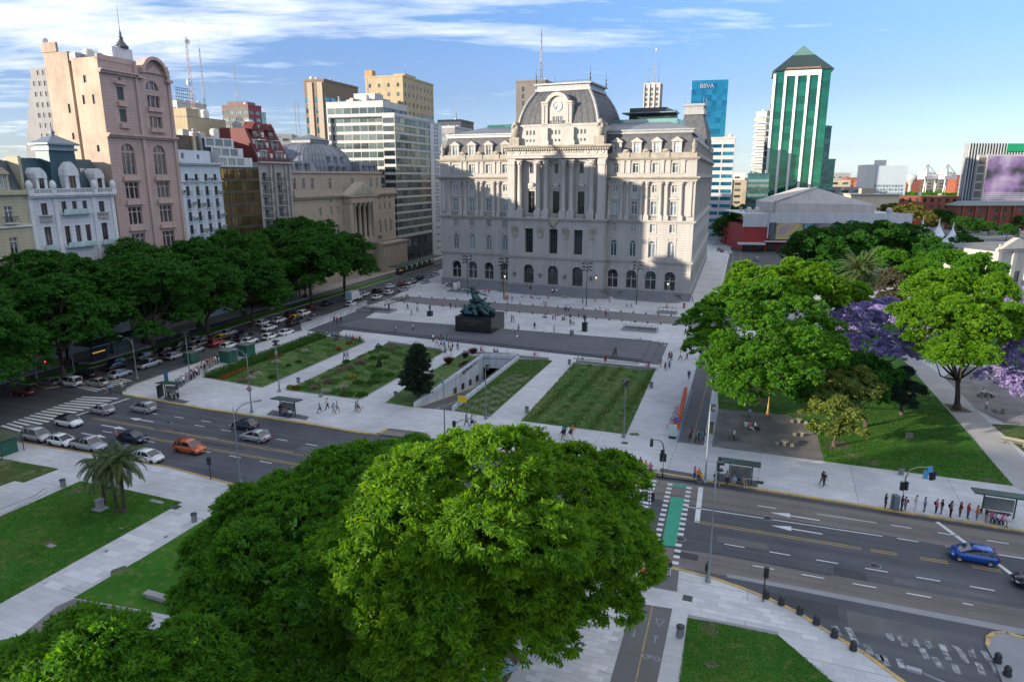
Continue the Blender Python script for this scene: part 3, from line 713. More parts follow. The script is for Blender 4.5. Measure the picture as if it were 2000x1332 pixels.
arch3=arch3 .mesh('arch_moulding',stp)
frame2=MB()
for a,b,c,d in((-1.1,-0.88,0,5.0),(0.88,1.1,0,5.0),(-1.2,1.2,5.0,5.25)):frame2 .box(a,b,-0.12,0.02,c,d)
frame2=frame2 .mesh('window_surround',stp)
frs=MB()
for a,b,c,d in((-0.95,-0.7,0,2.2),(0.7,0.95,0,2.2),(-0.95,0.95,2.2,2.4),(-1.0,1.0,-0.2,0)):frs.box(a,b,-0.1,0.02,c,d)
frs=frs.mesh('window_surround',stp)
for x in LW+RW:
 M=lambda z:Matrix.Translation((x,0,z))
 put(hood,'window_pediment',pb.e,M(24.7));put(bal,'balustrade',pb.e,M(20.9));put(arch3,'arch_moulding',pb.e,M(2.4))
 put(frame2,'window_surround',pb.e,M(10.3));put(frs,'window_surround',pb.e,M(16.65));put(frs,'window_surround',pb.e,M(31.0))
for x in CW:
 put(arch3,'arch_moulding',pb.e,TC@Matrix.Translation((x,0,2.7)));put(bal,'balustrade',pb.e,TC@Matrix.Translation((x,0.3,20.7)))
 s_=MB();s_.xz([(-1.5,0),(1.5,0),(1.5,0.5),(-1.5,0.5)],-0.3,0.02);s_.blob((0,-0.25,0.9),(1.0,0.3,0.7),seed=int(x));put(s_.mesh('window_crest',stp),'window_crest',pb.e,TB@Matrix.Translation((x,0,27.0)))
def column_mesh(r,h,name='column'):
 c=MB();c.cb(0,0,0,r*2.7,r*2.7,r*0.5);c.lathe([(r*1.3,r*0.5),(r*1.3,r*0.8),(r*1.05,r*1.1),(r,r*1.3),(r*0.97,h*0.4),(r*0.84,h-r*2.4),(r*0.95,h-r*2.3),(r*0.85,h-r*2.1),(r*1.0,h-r*1.2),(r*1.35,h-r*0.4)],n=14)
 c.cb(0,0,h-r*0.4,r*2.8,r*2.8,r*0.4)
 for k in range(8):
  a=2*math.pi*k/8;c.blob((r*1.05*math.cos(a),r*1.05*math.sin(a),h-r*1.3),(r*0.28,r*0.28,r*0.5),seed=k,n=5,m=4)
 return c.mesh(name,stp)
cm=column_mesh(0.42,8.2);pil=MB().cb(0,-0.12,0,0.9,0.28,8.2).cb(0,-0.16,7.8,1.1,0.4,0.4).cb(0,-0.16,0,1.1,0.4,0.4).mesh('pilaster',stp)
pil2=MB().cb(0,-0.1,0,0.9,0.26,3.0).cb(0,-0.14,2.75,1.05,0.36,0.25).mesh('pilaster',stp)
def between(xs,lo,hi):
 g=[]
 for a,b in zip(xs[:-1],xs[1:]):g+=[(a+b)/2-0.75,(a+b)/2+0.75]
 return[lo]+g+[hi]
for xs,lo,hi in((LW,LW[0]-1.75,LW[-1]+1.35),(RW,RW[0]-1.5,RW[-1]+1.8)):
 for x in between(xs,lo,hi):
  put(cm,'column',pb.e,Matrix.Translation((x,-0.25,20.7)))
  put(pil2,'pilaster',pb.e,Matrix.Translation((x,0,30.9)))
  pb.box1('column_pedestal',stp,x-0.62,x+0.62,-0.8,0.02,19.7,20.7)
for x in(1.0,PW-1.2):
 put(pil,'pilaster',pb.e,Matrix.Translation((x,0,20.7)));
gc=column_mesh(0.66,12.9,'giant_column')
for x in(24.75,29.9,32.0,36.8,38.9,44.2):
 put(gc,'giant_column',pb.e,Matrix.Translation((x,-PJ+0.35,21.3)))
 pb.box1('column_pedestal',stp,x-0.95,x+0.95,-PJ-0.6,-PJ+1.3,19.7,21.3)
for x in(22.6,46.8):
 pb.piece('giant_pilaster',MB().box(x-0.85,x+0.85,-PJ-0.25,-PJ+0.3,21.3,34.2).box(x-1.0,x+1.0,-PJ-0.45,-PJ+0.3,33.0,34.2),stp)
 pb.box1('column_pedestal',stp,x-1.15,x+1.15,-PJ-0.6,-PJ+0.3,19.7,21.3)
def band(x0,x1,y,steps,m=stp,part='cornice'):
 q=pb.mb(part,m)
 for z0,z1,pr in steps:q.box(x0-pr,x1+pr,y-pr,y+0.35,z0,z1)
def ring(steps,m=stp,part='cornice',c=True):
 band(0,CB0+0.2,0,[(a,b,p)for a,b,p in steps],m,part);band(CB1-0.2,PW,0,steps,m,part)
 if c:band(CB0,CB1,-PJ,[(a,b,p+0.003)for a,b,p in steps],m,part)
ring([(2.0,2.35,0.22)]);ring([(9.1,9.35,0.2),(9.35,9.65,0.42),(9.65,9.8,0.55)]);ring([(19.05,19.3,0.25),(19.3,19.55,0.6),(19.55,19.7,0.75)])
ring([(29.0,29.35,0.25),(29.35,29.6,0.4)],c=False);ring([(29.6,29.8,0.9),(29.8,30.1,1.15)],stw,'main_cornice',c=False)
ring([(33.9,34.15,0.2),(34.15,34.4,0.6),(34.4,34.6,0.8)],stw,'upper_cornice',c=False)
band(CB0,CB1,-PJ,[(34.6,35.2,0.3),(35.2,35.35,0.45)],stp,'entablature');band(CB0,CB1,-PJ,[(35.35,36.9,0.1)],stp,'frieze')
band(CB0,CB1,-PJ,[(36.9,37.15,0.6),(37.15,37.4,1.1),(37.4,37.75,1.4)],stw,'main_cornice')
for k in range(44):
 q=pb.mb('dentils',stp);x=CB0-0.6+k*0.64;q.box(x,x+0.3,-PJ-0.95,-PJ-0.55,36.6,36.9)
def text_mesh(s,size,depth=0.03,name='lettering'):
 c=bpy.data.curves.new('t','FONT');c.body=s;c.size=size;c.extrude=depth;c.align_x='CENTER';c.align_y='CENTER'
 o=bpy.data.objects.new('t',c);COL.objects.link(o);dg=bpy.context.evaluated_depsgraph_get();me=bpy.data.meshes.new_from_object(o.evaluated_get(dg))
 bpy.data.objects.remove(o);bpy.data.curves.remove(c);me.name=name;return me
def lettering(b,s,size,T,x,z,m,name='lettering',depth=0.04,y=-0.04):
 me=text_mesh(s,size,depth,name);me.materials.clear();me.materials.append(m)
 return put(me,name,b if not isinstance(b,B)else b.e,T@Matrix.Translation((x,y,z))@Matrix.Rotation(R_(90),4,'X'))
gilt=mat('dull_gilt_letter',(0.26,0.24,0.17),0.5,metal=0.2)
lettering(pb,'CENTRO CULTURAL KIRCHNER',1.05,TC,34.6,36.1,gilt,'inscription',y=-0.14)
ros=MB();ros.T=Matrix.Rotation(R_(90),4,'X');ros.lathe([(0.5,0),(0.5,0.12),(0.34,0.16),(0.3,0.08),(0.0,0.08)],n=14);rosm=ros.mesh('roundel',stp)
for x in(22.6,24.6,26.2,43.0,45.2,46.9):put(rosm,'roundel',pb.e,TC@Matrix.Translation((x,-0.08,36.1)))
car=MB();car.T=Matrix.Rotation(R_(90),4,'X')@Matrix.Diagonal((0.75,1.15,1,1));car.lathe([(1.0,0),(1.0,0.2),(0.75,0.28),(0.68,0.12),(0.0,0.2)],n=16)
car.T=FRONT;car.blob((0,-0.15,1.5),(0.9,0.22,0.45),seed=4);car.blob((-0.8,-0.1,1.0),(0.3,0.18,0.5),seed=5);car.blob((0.8,-0.1,1.0),(0.3,0.18,0.5),seed=6)
carm=car.mesh('cartouche',stw)
for x in(23.6,30.9,37.8,44.9):put(carm,'cartouche',pb.e,TC@Matrix.Translation((x,-0.02,15.6)))
cr=MB();cr.blob((0,-0.3,0),(1.0,0.4,1.3),seed=9,n=10,m=8);cr.blob((-0.9,-0.2,0.3),(0.6,0.3,0.6),seed=10);cr.blob((0.9,-0.2,0.3),(0.6,0.3,0.6),seed=11)
pb.piece('coat_of_arms',cr,stw,TC@Matrix.Translation((34.35,0,18.6)))
for x in(23.5,30.9,37.8,44.9):
 q=MB();q.box(-0.9,0.9,-0.35,-0.29,0.5,0.58);q.box(-0.6,0.6,-0.35,-0.29,0.0,0.08);q.box(-0.04,0.04,-0.35,0,-0.3,0.9)
 pb.piece('wall_bracket',q,iron,TC@Matrix.Translation((x,0,4.4)))
q=pb.mb('granite_base',std);q.box(-0.25,CB0,-0.25,0.4,0.1,2.2);q.box(CB1,PW+0.25,-0.25,0.4,0.1,2.2);q.box(CB0-0.2,CB1+0.2,-PJ-0.25,-PJ+1.2,0.1,2.2)
for x in(52.2,66.8):pb.win(Matrix.Translation((0,-0.45,0)),x,0.4,1.3,1.2,'T',fm=fr_dark,rd=0.3,name='basement_window')
for(cx,hw,y0)in((12,9.5,-0.25),(34.5,15.5,-PJ-0.25),(59.3,8.6,-0.25)):
 for k in range(6):
  rx=hw-k*0.5;ry=4.2-k*0.55;n=14
  poly=[(cx+rx*math.copysign(abs(math.cos(math.pi+math.pi*i/n))**0.55,math.cos(math.pi+math.pi*i/n)),y0-ry*abs(math.sin(math.pi*i/n))**0.55)for i in range(n+1)]
  s_=MB();s_.prism(poly,0.12 if k==0 else 0.12+0.32*k,0.12+0.32*(k+1));pb.piece('entrance_step',s_,std)
for xs,x0,x1 in((LW,0,CB0),(RW,CB1,PW)):
 q=pb.mb('parapet',stw);q.box(x0+0.1,x1-0.1,-0.15,0.35,34.6,35.7)
 for a,b in zip(xs[:-1],xs[1:]):
  m_=(a+b)/2;q.box(m_-0.9,m_+0.9,-0.35,0.42,34.6,36.0);pb.piece('parapet_ornament',MB().blob((m_,-0.3,36.2),(0.9,0.35,0.4),seed=int(m_*3)),stw)
for x in(0.9,PW-0.9):
 s_=MB();s_.lathe([(0.5,0),(0.5,0.8),(0.3,1.0),(0.55,1.6),(0.5,2.1),(0.25,2.5),(0.3,2.8),(0.05,3.3)],n=8);s_.blob((0.3,0,1.6),(0.4,0.3,0.7),seed=2);pb.piece('parapet_statue',s_,stw,Matrix.Translation((x,0,35.6)))
def mansard(x0,x1,cl,cr):
 q=pb.mb('mansard_roof',slate)
 P=[(0.5,35.2),(0.75,36.6),(1.2,38.4),(1.9,40.2)]
 for(ya,za),(yb,zb)in zip(P[:-1],P[1:]):
  a0=x0+(ya if cl else 0);b0=x0+(yb if cl else 0);a1=x1-(ya if cr else 0);b1=x1-(yb if cr else 0)
  q.quad((a0,ya,za),(a1,ya,za),(b1,yb,zb),(b0,yb,zb))
 t=pb.mb('roof_moulding',zincp);t.box(x0+(1.5 if cl else 0),x1-(1.5 if cr else 0),1.55,2.3,40.2,40.9);t.box(x0+(1.2 if cl else 0),x1-(1.2 if cr else 0),1.25,2.3,40.9,41.2)
mansard(0,CB0+1,True,False);mansard(CB1-1,PW,False,True)
DEP=92.0
q=pb.mb('roof',zinc)
q.add([(1.9,2.3,41.2),(PW-1.9,2.3,41.2),(PW-1.9-9.5,DEP,41.2),(1.9-9.5,DEP,41.2),(9,10,43.4),(PW-9,10,43.4),(PW-18,DEP-8,43.4),(0,DEP-8,43.4)],[(0,1,5,4),(1,2,6,5),(2,3,7,6),(3,0,4,7),(4,5,6,7)])
def dormer(b,T,m,w=1.0,h=2.3,z=35.4,y=-0.05):
 d=MB();d.box(-w,-w*0.62,0,1.8,0,h*1.05);d.box(w*0.62,w,0,1.8,0,h*1.05);d.box(-w*0.62,w*0.62,0.0,1.8,h,h*1.05);d.box(-w*0.62,w*0.62,0.35,1.8,0,h)
 d.xz([(-w*1.2,h*1.05),(w*1.2,h*1.05),(w*1.2,h*1.15),(0,h*1.5),(-w*1.2,h*1.15)],-0.2,2.4);d.box(-w*1.35,w*1.35,-0.12,0.3,-0.3,0)
 o=b.piece('dormer',d,m,T);f,p=wmesh(w*1.2,h*0.92,'T',False,fr_white,gl_pale,0.3);wv=put(f,'dormer_window',o,Matrix.Translation((0,0.02,0.05)));
 put(p,'dormer_pane',o,Matrix.Translation((0,0.02,0.05)));return o
for x in LW+RW:dormer(pb,Matrix.Translation((x,0.3,35.6)),stp,1.15,2.5)
for T,D,vis in((SIDE_R(PW,95.9),95.0,True),(Matrix.Translation((0,0,0))@Matrix.Rotation(R_(95.9),4,'Z')@Matrix.Diagonal((1,-1,1,1)),95.0,False)):
 n=16;xs=[4.0+i*5.8 for i in range(n)]
 if vis:
  ops=[]
  for x in xs:ops+=[(x,2.4,2.6,4.6,True,'T',gl_black),(x,10.5,1.5,4.0,True,'A',gl_pale),(x,16.7,1.2,1.9,False),(x,20.9,1.4,3.2,False),(x,26.3,1.1,1.7,False),(x,30.95,1.2,2.3,False)]
  pb.face(T,0,D,2.2,34.2,ops,st,rd=0.4,pm=gl_pale)
  for x in xs:
   for dx in(-2.1,2.1):
    put(pil,'pilaster',pb.e,T@Matrix.Translation((x+dx,0,20.7)));put(pil2,'pilaster',pb.e,T@Matrix.Translation((x+dx,0,30.9)))
   dormer(pb,T@Matrix.Translation((x,0.3,35.6)),stp,1.1,2.4)
 else:pb.mb('wall',st,T).quad((0,0,2.2),(D,0,2.2),(D,0,34.2),(0,0,34.2))
 q=pb.mb('granite_base',std,T);q.box(0.3,D,-0.25,0.4,0.1,2.2)
 for z0,z1,pr in((2.0,2.35,0.22),(9.1,9.35,0.2),(9.35,9.65,0.42),(9.65,9.8,0.55),(19.05,19.3,0.25),(19.3,19.55,0.6),(19.55,19.7,0.75),(29.0,29.6,0.3)):
  pb.mb('cornice',stp,T).box(0.36,D,-pr-0.004,0.35,z0+0.003,z1-0.003)
 for z0,z1,pr in((29.6,29.8,0.9),(29.8,30.1,1.15),(34.15,34.4,0.6),(34.4,34.6,0.8),(33.9,34.15,0.2)):pb.mb('main_cornice',stw,T).box(0.4,D,-pr-0.004,0.35,z0+0.003,z1-0.003)
 pb.mb('parapet',stw,T).box(0.4,D,-0.15,0.33,34.6,35.7)
 q=pb.mb('mansard_roof',slate,T);P=[(0.5,35.2),(0.75,36.6),(1.2,38.4),(1.9,40.2)]
 for(ya,za),(yb,zb)in zip(P[:-1],P[1:]):q.quad((ya,ya,za),(D,ya,za),(D,yb,zb),(yb,yb,zb))
 pb.mb('roof_moulding',zincp,T).box(1.9,D,1.3,2.35,40.2,41.21)
pb.mb('wall',st).quad((PW-9.7,94.4,0),(-9.7,94.4,0),(-9.7,94.4,40),(PW-9.7,94.4,40))
AT_=Matrix.Translation((0,-PJ+0.9,0));ops=[]
for x in CW:
 for k in(-1,0,1):ops+=[(x+k*0.95,38.6,0.6,0.75,False,'none',gl_dark),(x+k*0.95,40.3,0.6,1.2,False,'none',gl_dark)]
pb.face(AT_,22.6,46.8,37.7,42.4,ops,stp,rd=0.25,part='attic_wall')
q=pb.mb('attic_wall',stp);q.box(22.6,46.8,-PJ+1.3,6,37.75,42.4);q.box(22.3,47.1,-PJ+0.75,0.9,42.4,42.9)
for x in(30.9,37.8):q.box(x-1.5,x+1.5,-PJ+0.1,-PJ+0.95,37.75,42.0);q.box(x-1.8,x+1.8,-PJ-0.1,-PJ+0.98,37.75,38.9)
for x in(23.4,46.0):
 g_=MB();g_.cb(0,0,0,2.6,2.0,2.0);g_.blob((0,-0.3,3.2),(1.1,0.8,1.6),seed=int(x),n=10,m=8,j=0.22);g_.blob((-0.5,-0.6,4.6),(0.45,0.4,0.6),seed=3);g_.blob((0.6,-0.5,4.3),(0.5,0.4,0.7),seed=8);g_.lathe([(0.7,4.9),(0.9,5.3),(0.4,5.9),(0.1,6.1)],n=8)
 pb.piece('statue_group',g_,stw,Matrix.Translation((x,-PJ+0.6,37.8)))
DX,DY=34.7,9.0;prof=[(10.6,42.4),(10.5,43.4),(10.15,45.0),(9.6,46.7),(8.85,48.4),(7.95,49.9),(7.0,51.2)];dyk=0.95
dm=MB()
for(w0,z0),(w1,z1)in zip(prof[:-1],prof[1:]):
 C0=[(DX-w0,DY-w0*dyk),(DX+w0,DY-w0*dyk),(DX+w0,DY+w0*dyk),(DX-w0,DY+w0*dyk)];C1=[(DX-w1,DY-w1*dyk),(DX+w1,DY-w1*dyk),(DX+w1,DY+w1*dyk),(DX-w1,DY+w1*dyk)]
 for i in range(4):j=(i+1)%4;dm.quad((*C0[i],z0),(*C0[j],z0),(*C1[j],z1),(*C1[i],z1))
pb.piece('dome',dm,slate)
for sx in(-1,1):
 for sy in(-1,1):
  h_=MB();h_.tube([(DX+sx*w_,DY+sy*w_*dyk,z)for w_,z in prof],0.42,6);pb.piece('dome_hip',h_,zincp)
for side in range(4):
 for k in range(-6,7):
  if k in(-1,0,1)and side==0:continue
  s_=MB();f=k/6.6
  pts=[]
  for w_,z in prof:
   a=f*w_;b_=w_+0.02
   x,y=[(a,-b_*dyk),(b_,a*dyk),(a,b_*dyk),(-b_,a*dyk)][side];pts.append((DX+x,DY+y,z))
  s_.tube(pts,0.055,4);pb.piece('dome_seam',s_,slate if side%2==0 else zinc)
for(w_,z)in prof[2:-1]:
 q=pb.mb('dome_ring',slate);o_=w_+0.035
 q.box(DX-o_,DX+o_,DY-o_*dyk,DY+o_*dyk,z-0.05,z+0.05)
q=pb.mb('dome_cornice',zincp);q.box(DX-7.4,DX+7.4,DY-7.05,DY+7.05,51.1,51.7);q.box(DX-7.0,DX+7.0,DY-6.7,DY+6.7,51.7,52.6);q.box(DX-7.6,DX+7.6,DY-7.3,DY+7.3,52.6,53.0)
q=pb.mb('dome_top',zinc);q.add([(DX-7.2,DY-6.9,53.0),(DX+7.2,DY-6.9,53.0),(DX+7.2,DY+6.9,53.0),(DX-7.2,DY+6.9,53.0),(DX-3,DY,53.9),(DX+3,DY,53.9)],[(0,1,5,4),(1,2,5),(2,3,4,5),(3,0,4)])
q=pb.mb('roof_cresting',iron)
for k in range(24):x=DX-7.1+k*0.617;q.box(x,x+0.06,DY-6.9,DY-6.84,53,53.45)
q.box(DX-7.1,DX+7.1,DY-6.9,DY-6.84,53.4,53.46)
for sx,sy in((-1,-1),(1,-1),(1,1),(-1,1)):
 f_=MB();f_.lathe([(0.3,0),(0.15,0.4),(0.28,0.8),(0.08,1.2),(0.2,1.8),(0.05,2.2),(0.03,3.6)],n=6);pb.piece('finial',f_,iron,Matrix.Translation((DX+sx*7.2,DY+sy*6.9,53)))
mast(pb,DX-6.6,DY-5.0,53,13,w0=0.35)
CX,CYY=34.45,-PJ+1.6
q=MB();A=arch_pts(5.2,7.3,14)
q.xz([(-2.6,0),(2.6,0)]+A,0.3,6.0)
pb.piece('clock_dormer',q,stp,Matrix.Translation((CX,CYY-0.6,42.6)))
q=MB();A1=arch_pts(6.4,7.9,14);A2=arch_pts(4.6,7.0,14)
for i in range(14):q.xz([A1[i],A1[i+1],A2[i+1],A2[i]],-0.3,5.2)
for k in(-1,1):
 q.box(k*3.2-0.9 if k<0 else 2.3,k*3.2+0.9 if k<0 else 4.1,-0.5,4.6,5.2,5.7)
pb.piece('clock_arch',q,stp,Matrix.Translation((CX,CYY-0.6,42.6)))
for k in(-1,1):
 for dx in(2.75,3.65):
  c_=MB();c_.box(-0.36,0.36,-0.35,0.35,0,4.8);c_.box(-0.46,0.46,-0.45,0.45,0,0.5);c_.box(-0.46,0.46,-0.45,0.45,4.75,5.2);pb.piece('clock_pilaster',c_,stp,Matrix.Translation((CX+k*dx,CYY-0.4,42.6)))
 c_=MB();c_.box(-1.0,1.0,0.2,4.6,0,5.2);pb.piece('clock_pier',c_,stp,Matrix.Translation((CX+k*3.2,CYY-0.5,42.6)))
c_=MB();c_.T=Matrix.Rotation(R_(90),4,'X');c_.lathe([(1.35,0),(1.35,0.15),(1.12,0.2),(1.08,0.12),(0,0.12)],n=24)
ck=pb.piece('clock_face',c_,mat('clock_white',(0.5,0.5,0.48),0.5),Matrix.Translation((CX,CYY-0.3,47.2)))
hm=MB();hm.T=Matrix.Rotation(R_(200),4,'Y');hm.box(-0.06,0.06,-0.19,-0.16,-0.2,1.0);obj('clock_hand',hm,iron,ck)
hm=MB();hm.T=Matrix.Rotation(R_(212),4,'Y');hm.box(-0.09,0.09,-0.23,-0.20,-0.2,0.7);obj('clock_hand',hm,iron,ck)
nm=MB()
for k in range(12):nm.T=Matrix.Rotation(R_(30*k),4,'Y');nm.box(-0.05,0.05,-0.17,-0.13,0.78,1.0)
obj('hour_marks',nm,iron,ck)
for k in(-1,0,1):pb.win(Matrix.Translation((0,CYY-0.62,0)),CX+k*0.95,43.2,0.55,1.6,'none',pm=gl_dark,rd=0.28,name='attic_window')
def small_dome(x,y,w_,z,h,m=slate):
 d=MB();pr=[(1,0),(0.97,0.25),(0.85,0.55),(0.65,0.85),(0.55,1.0)]
 for(a,za),(b_,zb)in zip(pr[:-1],pr[1:]):
  for i in range(4):
   c0=[(-1,-1),(1,-1),(1,1),(-1,1)];j=(i+1)%4
   d.quad((c0[i][0]*a*w_,c0[i][1]*a*w_,za*h),(c0[j][0]*a*w_,c0[j][1]*a*w_,za*h),(c0[j][0]*b_*w_,c0[j][1]*b_*w_,zb*h),(c0[i][0]*b_*w_,c0[i][1]*b_*w_,zb*h))
 pb.piece('corner_dome',d,m,Matrix.Translation((x,y,z)))
 t=MB();t.cb(0,0,0,w_*1.3,w_*1.3,h*0.12);t.cb(0,0,h*0.12,w_*1.15,w_*1.15,h*0.12);t.cb(0,0,h*0.24,w_*1.3,w_*1.3,h*0.07)
 for sx in(-1,1):
  for sy in(-1,1):t.tube([(sx*w_*0.55,sy*w_*0.55,h*0.3),(sx*w_*0.55,sy*w_*0.55,h*0.3+2.2)],0.06,4)
 pb.piece('dome_crown',t,zincp,Matrix.Translation((x,y,z+h)))
small_dome(PW-11.5,62,5.0,38.5,10.5);small_dome(PW-26,66,3.0,40.5,6)
small_dome(24.0,46,4.2,42.0,5.6,slate)
tg=glass('green_terrace_glass',(0.03,0.12,0.11),(0.12,0.26,0.24))
q=pb.mb('roof_box',mat('dark_roof_box',(0.05,0.055,0.06),0.4));q.box(46.5,56.5,24,40,43,48.3)
pb.box1('roof_terrace',stp,46,62,10.5,22,42.2,43.0);pb.box1('roof_terrace',stp,10,24.5,9.5,13,42.2,43.0)
for a_ in((46,62,10.5,10.56,43,44.3),(62,62.06,10.5,22,43,44.3),(47,60,21.5,21.6,43,46.2),(10,24.5,9.5,9.56,43,44.0)):pb.box1('terrace_glass',tg,*a_)
q=pb.mb('terrace_canopy',zinc);q.box(46.5,60.5,16,22,46.2,46.5)
pb.fin()
#THE ROW ALONG THE AVENUE (left), from near to far
RZ=R_(90-17.3)
cream=coursed('cream_stucco',(0.42,0.37,0.26),0.5,line=0.8,streak=0.15)
whitep=coursed('white_stucco',(0.56,0.56,0.60),0.7,line=0.85,streak=0.14,var=0.08)
whitet=mat('white_trim',(0.60,0.60,0.62),0.8,var=0.1,streak=0.25)
pink=coursed('pink_stucco',(0.44,0.31,0.28),0.55,line=0.78,streak=0.13,width=0.06)
pinkt=mat('pink_trim',(0.45,0.33,0.295),0.85,var=0.12,streak=0.25)
pinkw=mat('stained_party_wall',(0.47,0.38,0.30),0.9,var=0.12,scale=0.25,streak=0.22,col2=(0.36,0.28,0.22))
blueslate=mat('blue_metal_roof',(0.035,0.075,0.10),0.5,metal=0.2,var=0.2,scale=0.5,streak=0.2)
slate_d=mat('dark_slate',(0.045,0.06,0.075),0.6,var=0.2)
def attached(name,label,u0,rz=RZ,off=0.0):return B(name,label,'building',AL(u0,off),rz)
def balcony(b,T,x,z,w,d=0.7,m=None,rail=iron,solid=None):
 q=MB();q.box(-w/2,w/2,-d,0.05,-0.15,0)
 if solid:q.box(-w/2,w/2,-d-0.06,-d+0.04,0,0.8)
 o=b.piece('balcony',q,m or whitet,T@Matrix.Translation((x,0,z)))
 if not solid:
  r=MB();r.box(-w/2,w/2,-d,-d+0.05,0.9,0.97)
  n=int(w/0.28)
  for k in range(n+1):xx=-w/2+w*k/n;r.box(xx-0.02,xx+0.02,-d,-d+0.04,0,0.9)
  for s_ in(-1,1):r.box(s_*w/2-0.03,s_*w/2+0.03,-d,0,0.9,0.97)
  obj('railing',r,rail,o)
 return o
b=attached('apartment_house','cream stone apartment house with dark mansard roof at the left edge',-146);W=19.5
xs=[1.8,5.4,9.0,12.6,16.2]
b.face(FRONT,0,W,0.1,27.6,grid_ops(xs,[4.5,9.0,13.6,18.2,23.0],1.35,2.6),cream,fm=fr_white)
for z in(17.6,22.3):
 b.mb('cornice',whitet).box(0,W,-0.3,0.1,z,z+0.25)
for x in xs:
 balcony(b,FRONT,x,23.0,2.2,0.5)
b.mb('cornice',cream).box(-0.1,W+0.1,-0.6,0.2,27.3,28.0)
q=b.mb('mansard_roof',slate_d);q.quad((0,0.2,28),(W,0.2,28),(W,2.4,32.5),(0,2.4,32.5));q.quad((0,2.4,32.5),(W,2.4,32.5),(W,14,32.8),(0,14,32.8));q.quad((W,0.2,28),(W,14,28),(W,14,32.8),(W,2.4,32.5))
for x in xs:dormer(b,Matrix.Translation((x,0.0,28.1)),cream,0.8,2.2)
q=b.mb('curved_gable',cream);q.xz([(W-0.45,27.5),(W,27.5),(W,33.2),(W-0.45,33.2)],0.0,2.6)
b.plainbox(W,14,0.1,28,cream,'LRB');b.fin()
b=attached('townhouse','white townhouse with blue metal mansard and a square capped turret',-126.5);W=16.4
ops=grid_ops([2.7,13.7],[4.0,8.6,13.0],1.3,2.6)+grid_ops([6.3,8.3,10.3],[4.0,8.6,13.0],1.1,2.6)
dk=mat('maroon_shutter',(0.06,0.03,0.03),0.5)
ops+=grid_ops([2.7,13.7],[18.6],1.25,3.4)+grid_ops([6.3,8.3,10.3],[18.7],1.0,3.2)+grid_ops([2.7,13.7],[23.9],1.15,1.9)+grid_ops([6.3,8.3,10.3],[24.1],0.9,1.9)
b.face(FRONT,0,W,0.1,27.2,ops,whitep,fm=dk,rd=0.4)
for x in(0.4,4.7,12.0,16.0):b.piece('pilaster',MB().box(x-0.35,x+0.35,-0.18,0.05,10,26.8),whitet)
balc=mat('verdigris_balcony',(0.40,0.50,0.50),0.7,var=0.2,streak=0.3)
balcony(b,FRONT,8.3,23.9,5.6,0.8,balc,solid=True);balcony(b,FRONT,8.3,18.4,5.6,0.8,balc,solid=True);balcony(b,FRONT,13.7,18.3,2.4,0.6,balc,solid=True);balcony(b,FRONT,2.7,18.3,2.4,0.6,balc,solid=True)
for x in(2.7,13.7):put(bal,'balustrade',b.e,Matrix.Translation((x,-0.05,23.9)))
q=b.mb('cornice',whitet);q.box(-0.1,W+0.1,-0.55,0.2,26.7,27.0);q.box(-0.1,W+0.1,-0.8,0.2,27.0,27.25)
q=MB();q.box(0,W,-0.6,-0.4,27.25,27.4);q.box(0,W,-0.6,-0.4,28.0,28.15)
for k in range(54):q.cb(0.15+k*0.3,-0.5,27.4,0.13,0.13,0.6)
b.piece('balustrade',q,whitet)
for x in(0.3,4.4,12.2,16.1):
 g_=MB();g_.cb(0,0,0,0.9,0.6,1.0);g_.lathe([(0.45,1.0),(0.55,1.5),(0.4,2.0),(0.1,2.3)],n=8);b.piece('parapet_finial',g_,whitet,Matrix.Translation((x,-0.45,27.2)))
q=b.mb('mansard_roof',blueslate)
q.quad((0,0.1,27.4),(W,0.1,27.4),(W-0.9,3.2,33.0),(0.9,3.2,33.0));q.quad((0.9,3.2,33.0),(W-0.9,3.2,33.0),(W-1.5,12,33.3),(1.5,12,33.3))
q.quad((W,0.1,27.4),(W,14,27.4),(W-1.5,12,33.3),(W-0.9,3.2,33.0));q.quad((0,14,27.4),(0,0.1,27.4),(0.9,3.2,33.0),(1.5,12,33.3))
for k in range(38):
 x=0.35+k*0.43;t=(x-8.2)/8.2
 b.mb('roof_seams',blueslate).add([(x-0.03,0.05,27.45),(x+0.03,0.05,27.45),(8.2+t*7.3+0.03,3.14,33.02),(8.2+t*7.3-0.03,3.14,33.02)],[(0,1,2,3)])
q=MB();pr=[(3.3,27.4),(2.9,29.0),(2.55,31.0),(2.45,33.0),(2.4,34.3)]
for(w0,z0),(w1,z1)in zip(pr[:-1],pr[1:]):
 c0=[(-w0,-w0*0.62),(w0,-w0*0.62),(w0,w0*0.62),(-w0,w0*0.62)];c1=[(-w1,-w1*0.62),(w1,-w1*0.62),(w1,w1*0.62),(-w1,w1*0.62)]
 for i in range(4):j=(i+1)%4;q.quad((*c0[i],z0),(*c0[j],z0),(*c1[j],z1),(*c1[i],z1))
b.piece('turret',q,blueslate,Matrix.Translation((8.3,2.6,0)))
q=MB();q.box(-2.7,2.7,-1.9,1.9,34.3,34.7);q.box(-2.4,2.4,-1.6,1.6,34.7,35.2);q.box(-3.0,3.0,-2.2,2.2,35.2,35.45);q.add([(-3,-2.2,35.45),(3,-2.2,35.45),(3,2.2,35.45),(-3,2.2,35.45),(0,0,37.0)],[(0,1,4),(1,2,4),(2,3,4),(3,0,4)])
q.lathe([(0.2,36.9),(0.45,37.3),(0.2,37.6),(0.05,38.1)],n=8);b.piece('turret_cap',q,mat('pale_blue_metal',(0.16,0.22,0.26),0.45,metal=0.2,var=0.15),Matrix.Translation((8.3,2.6,0)))
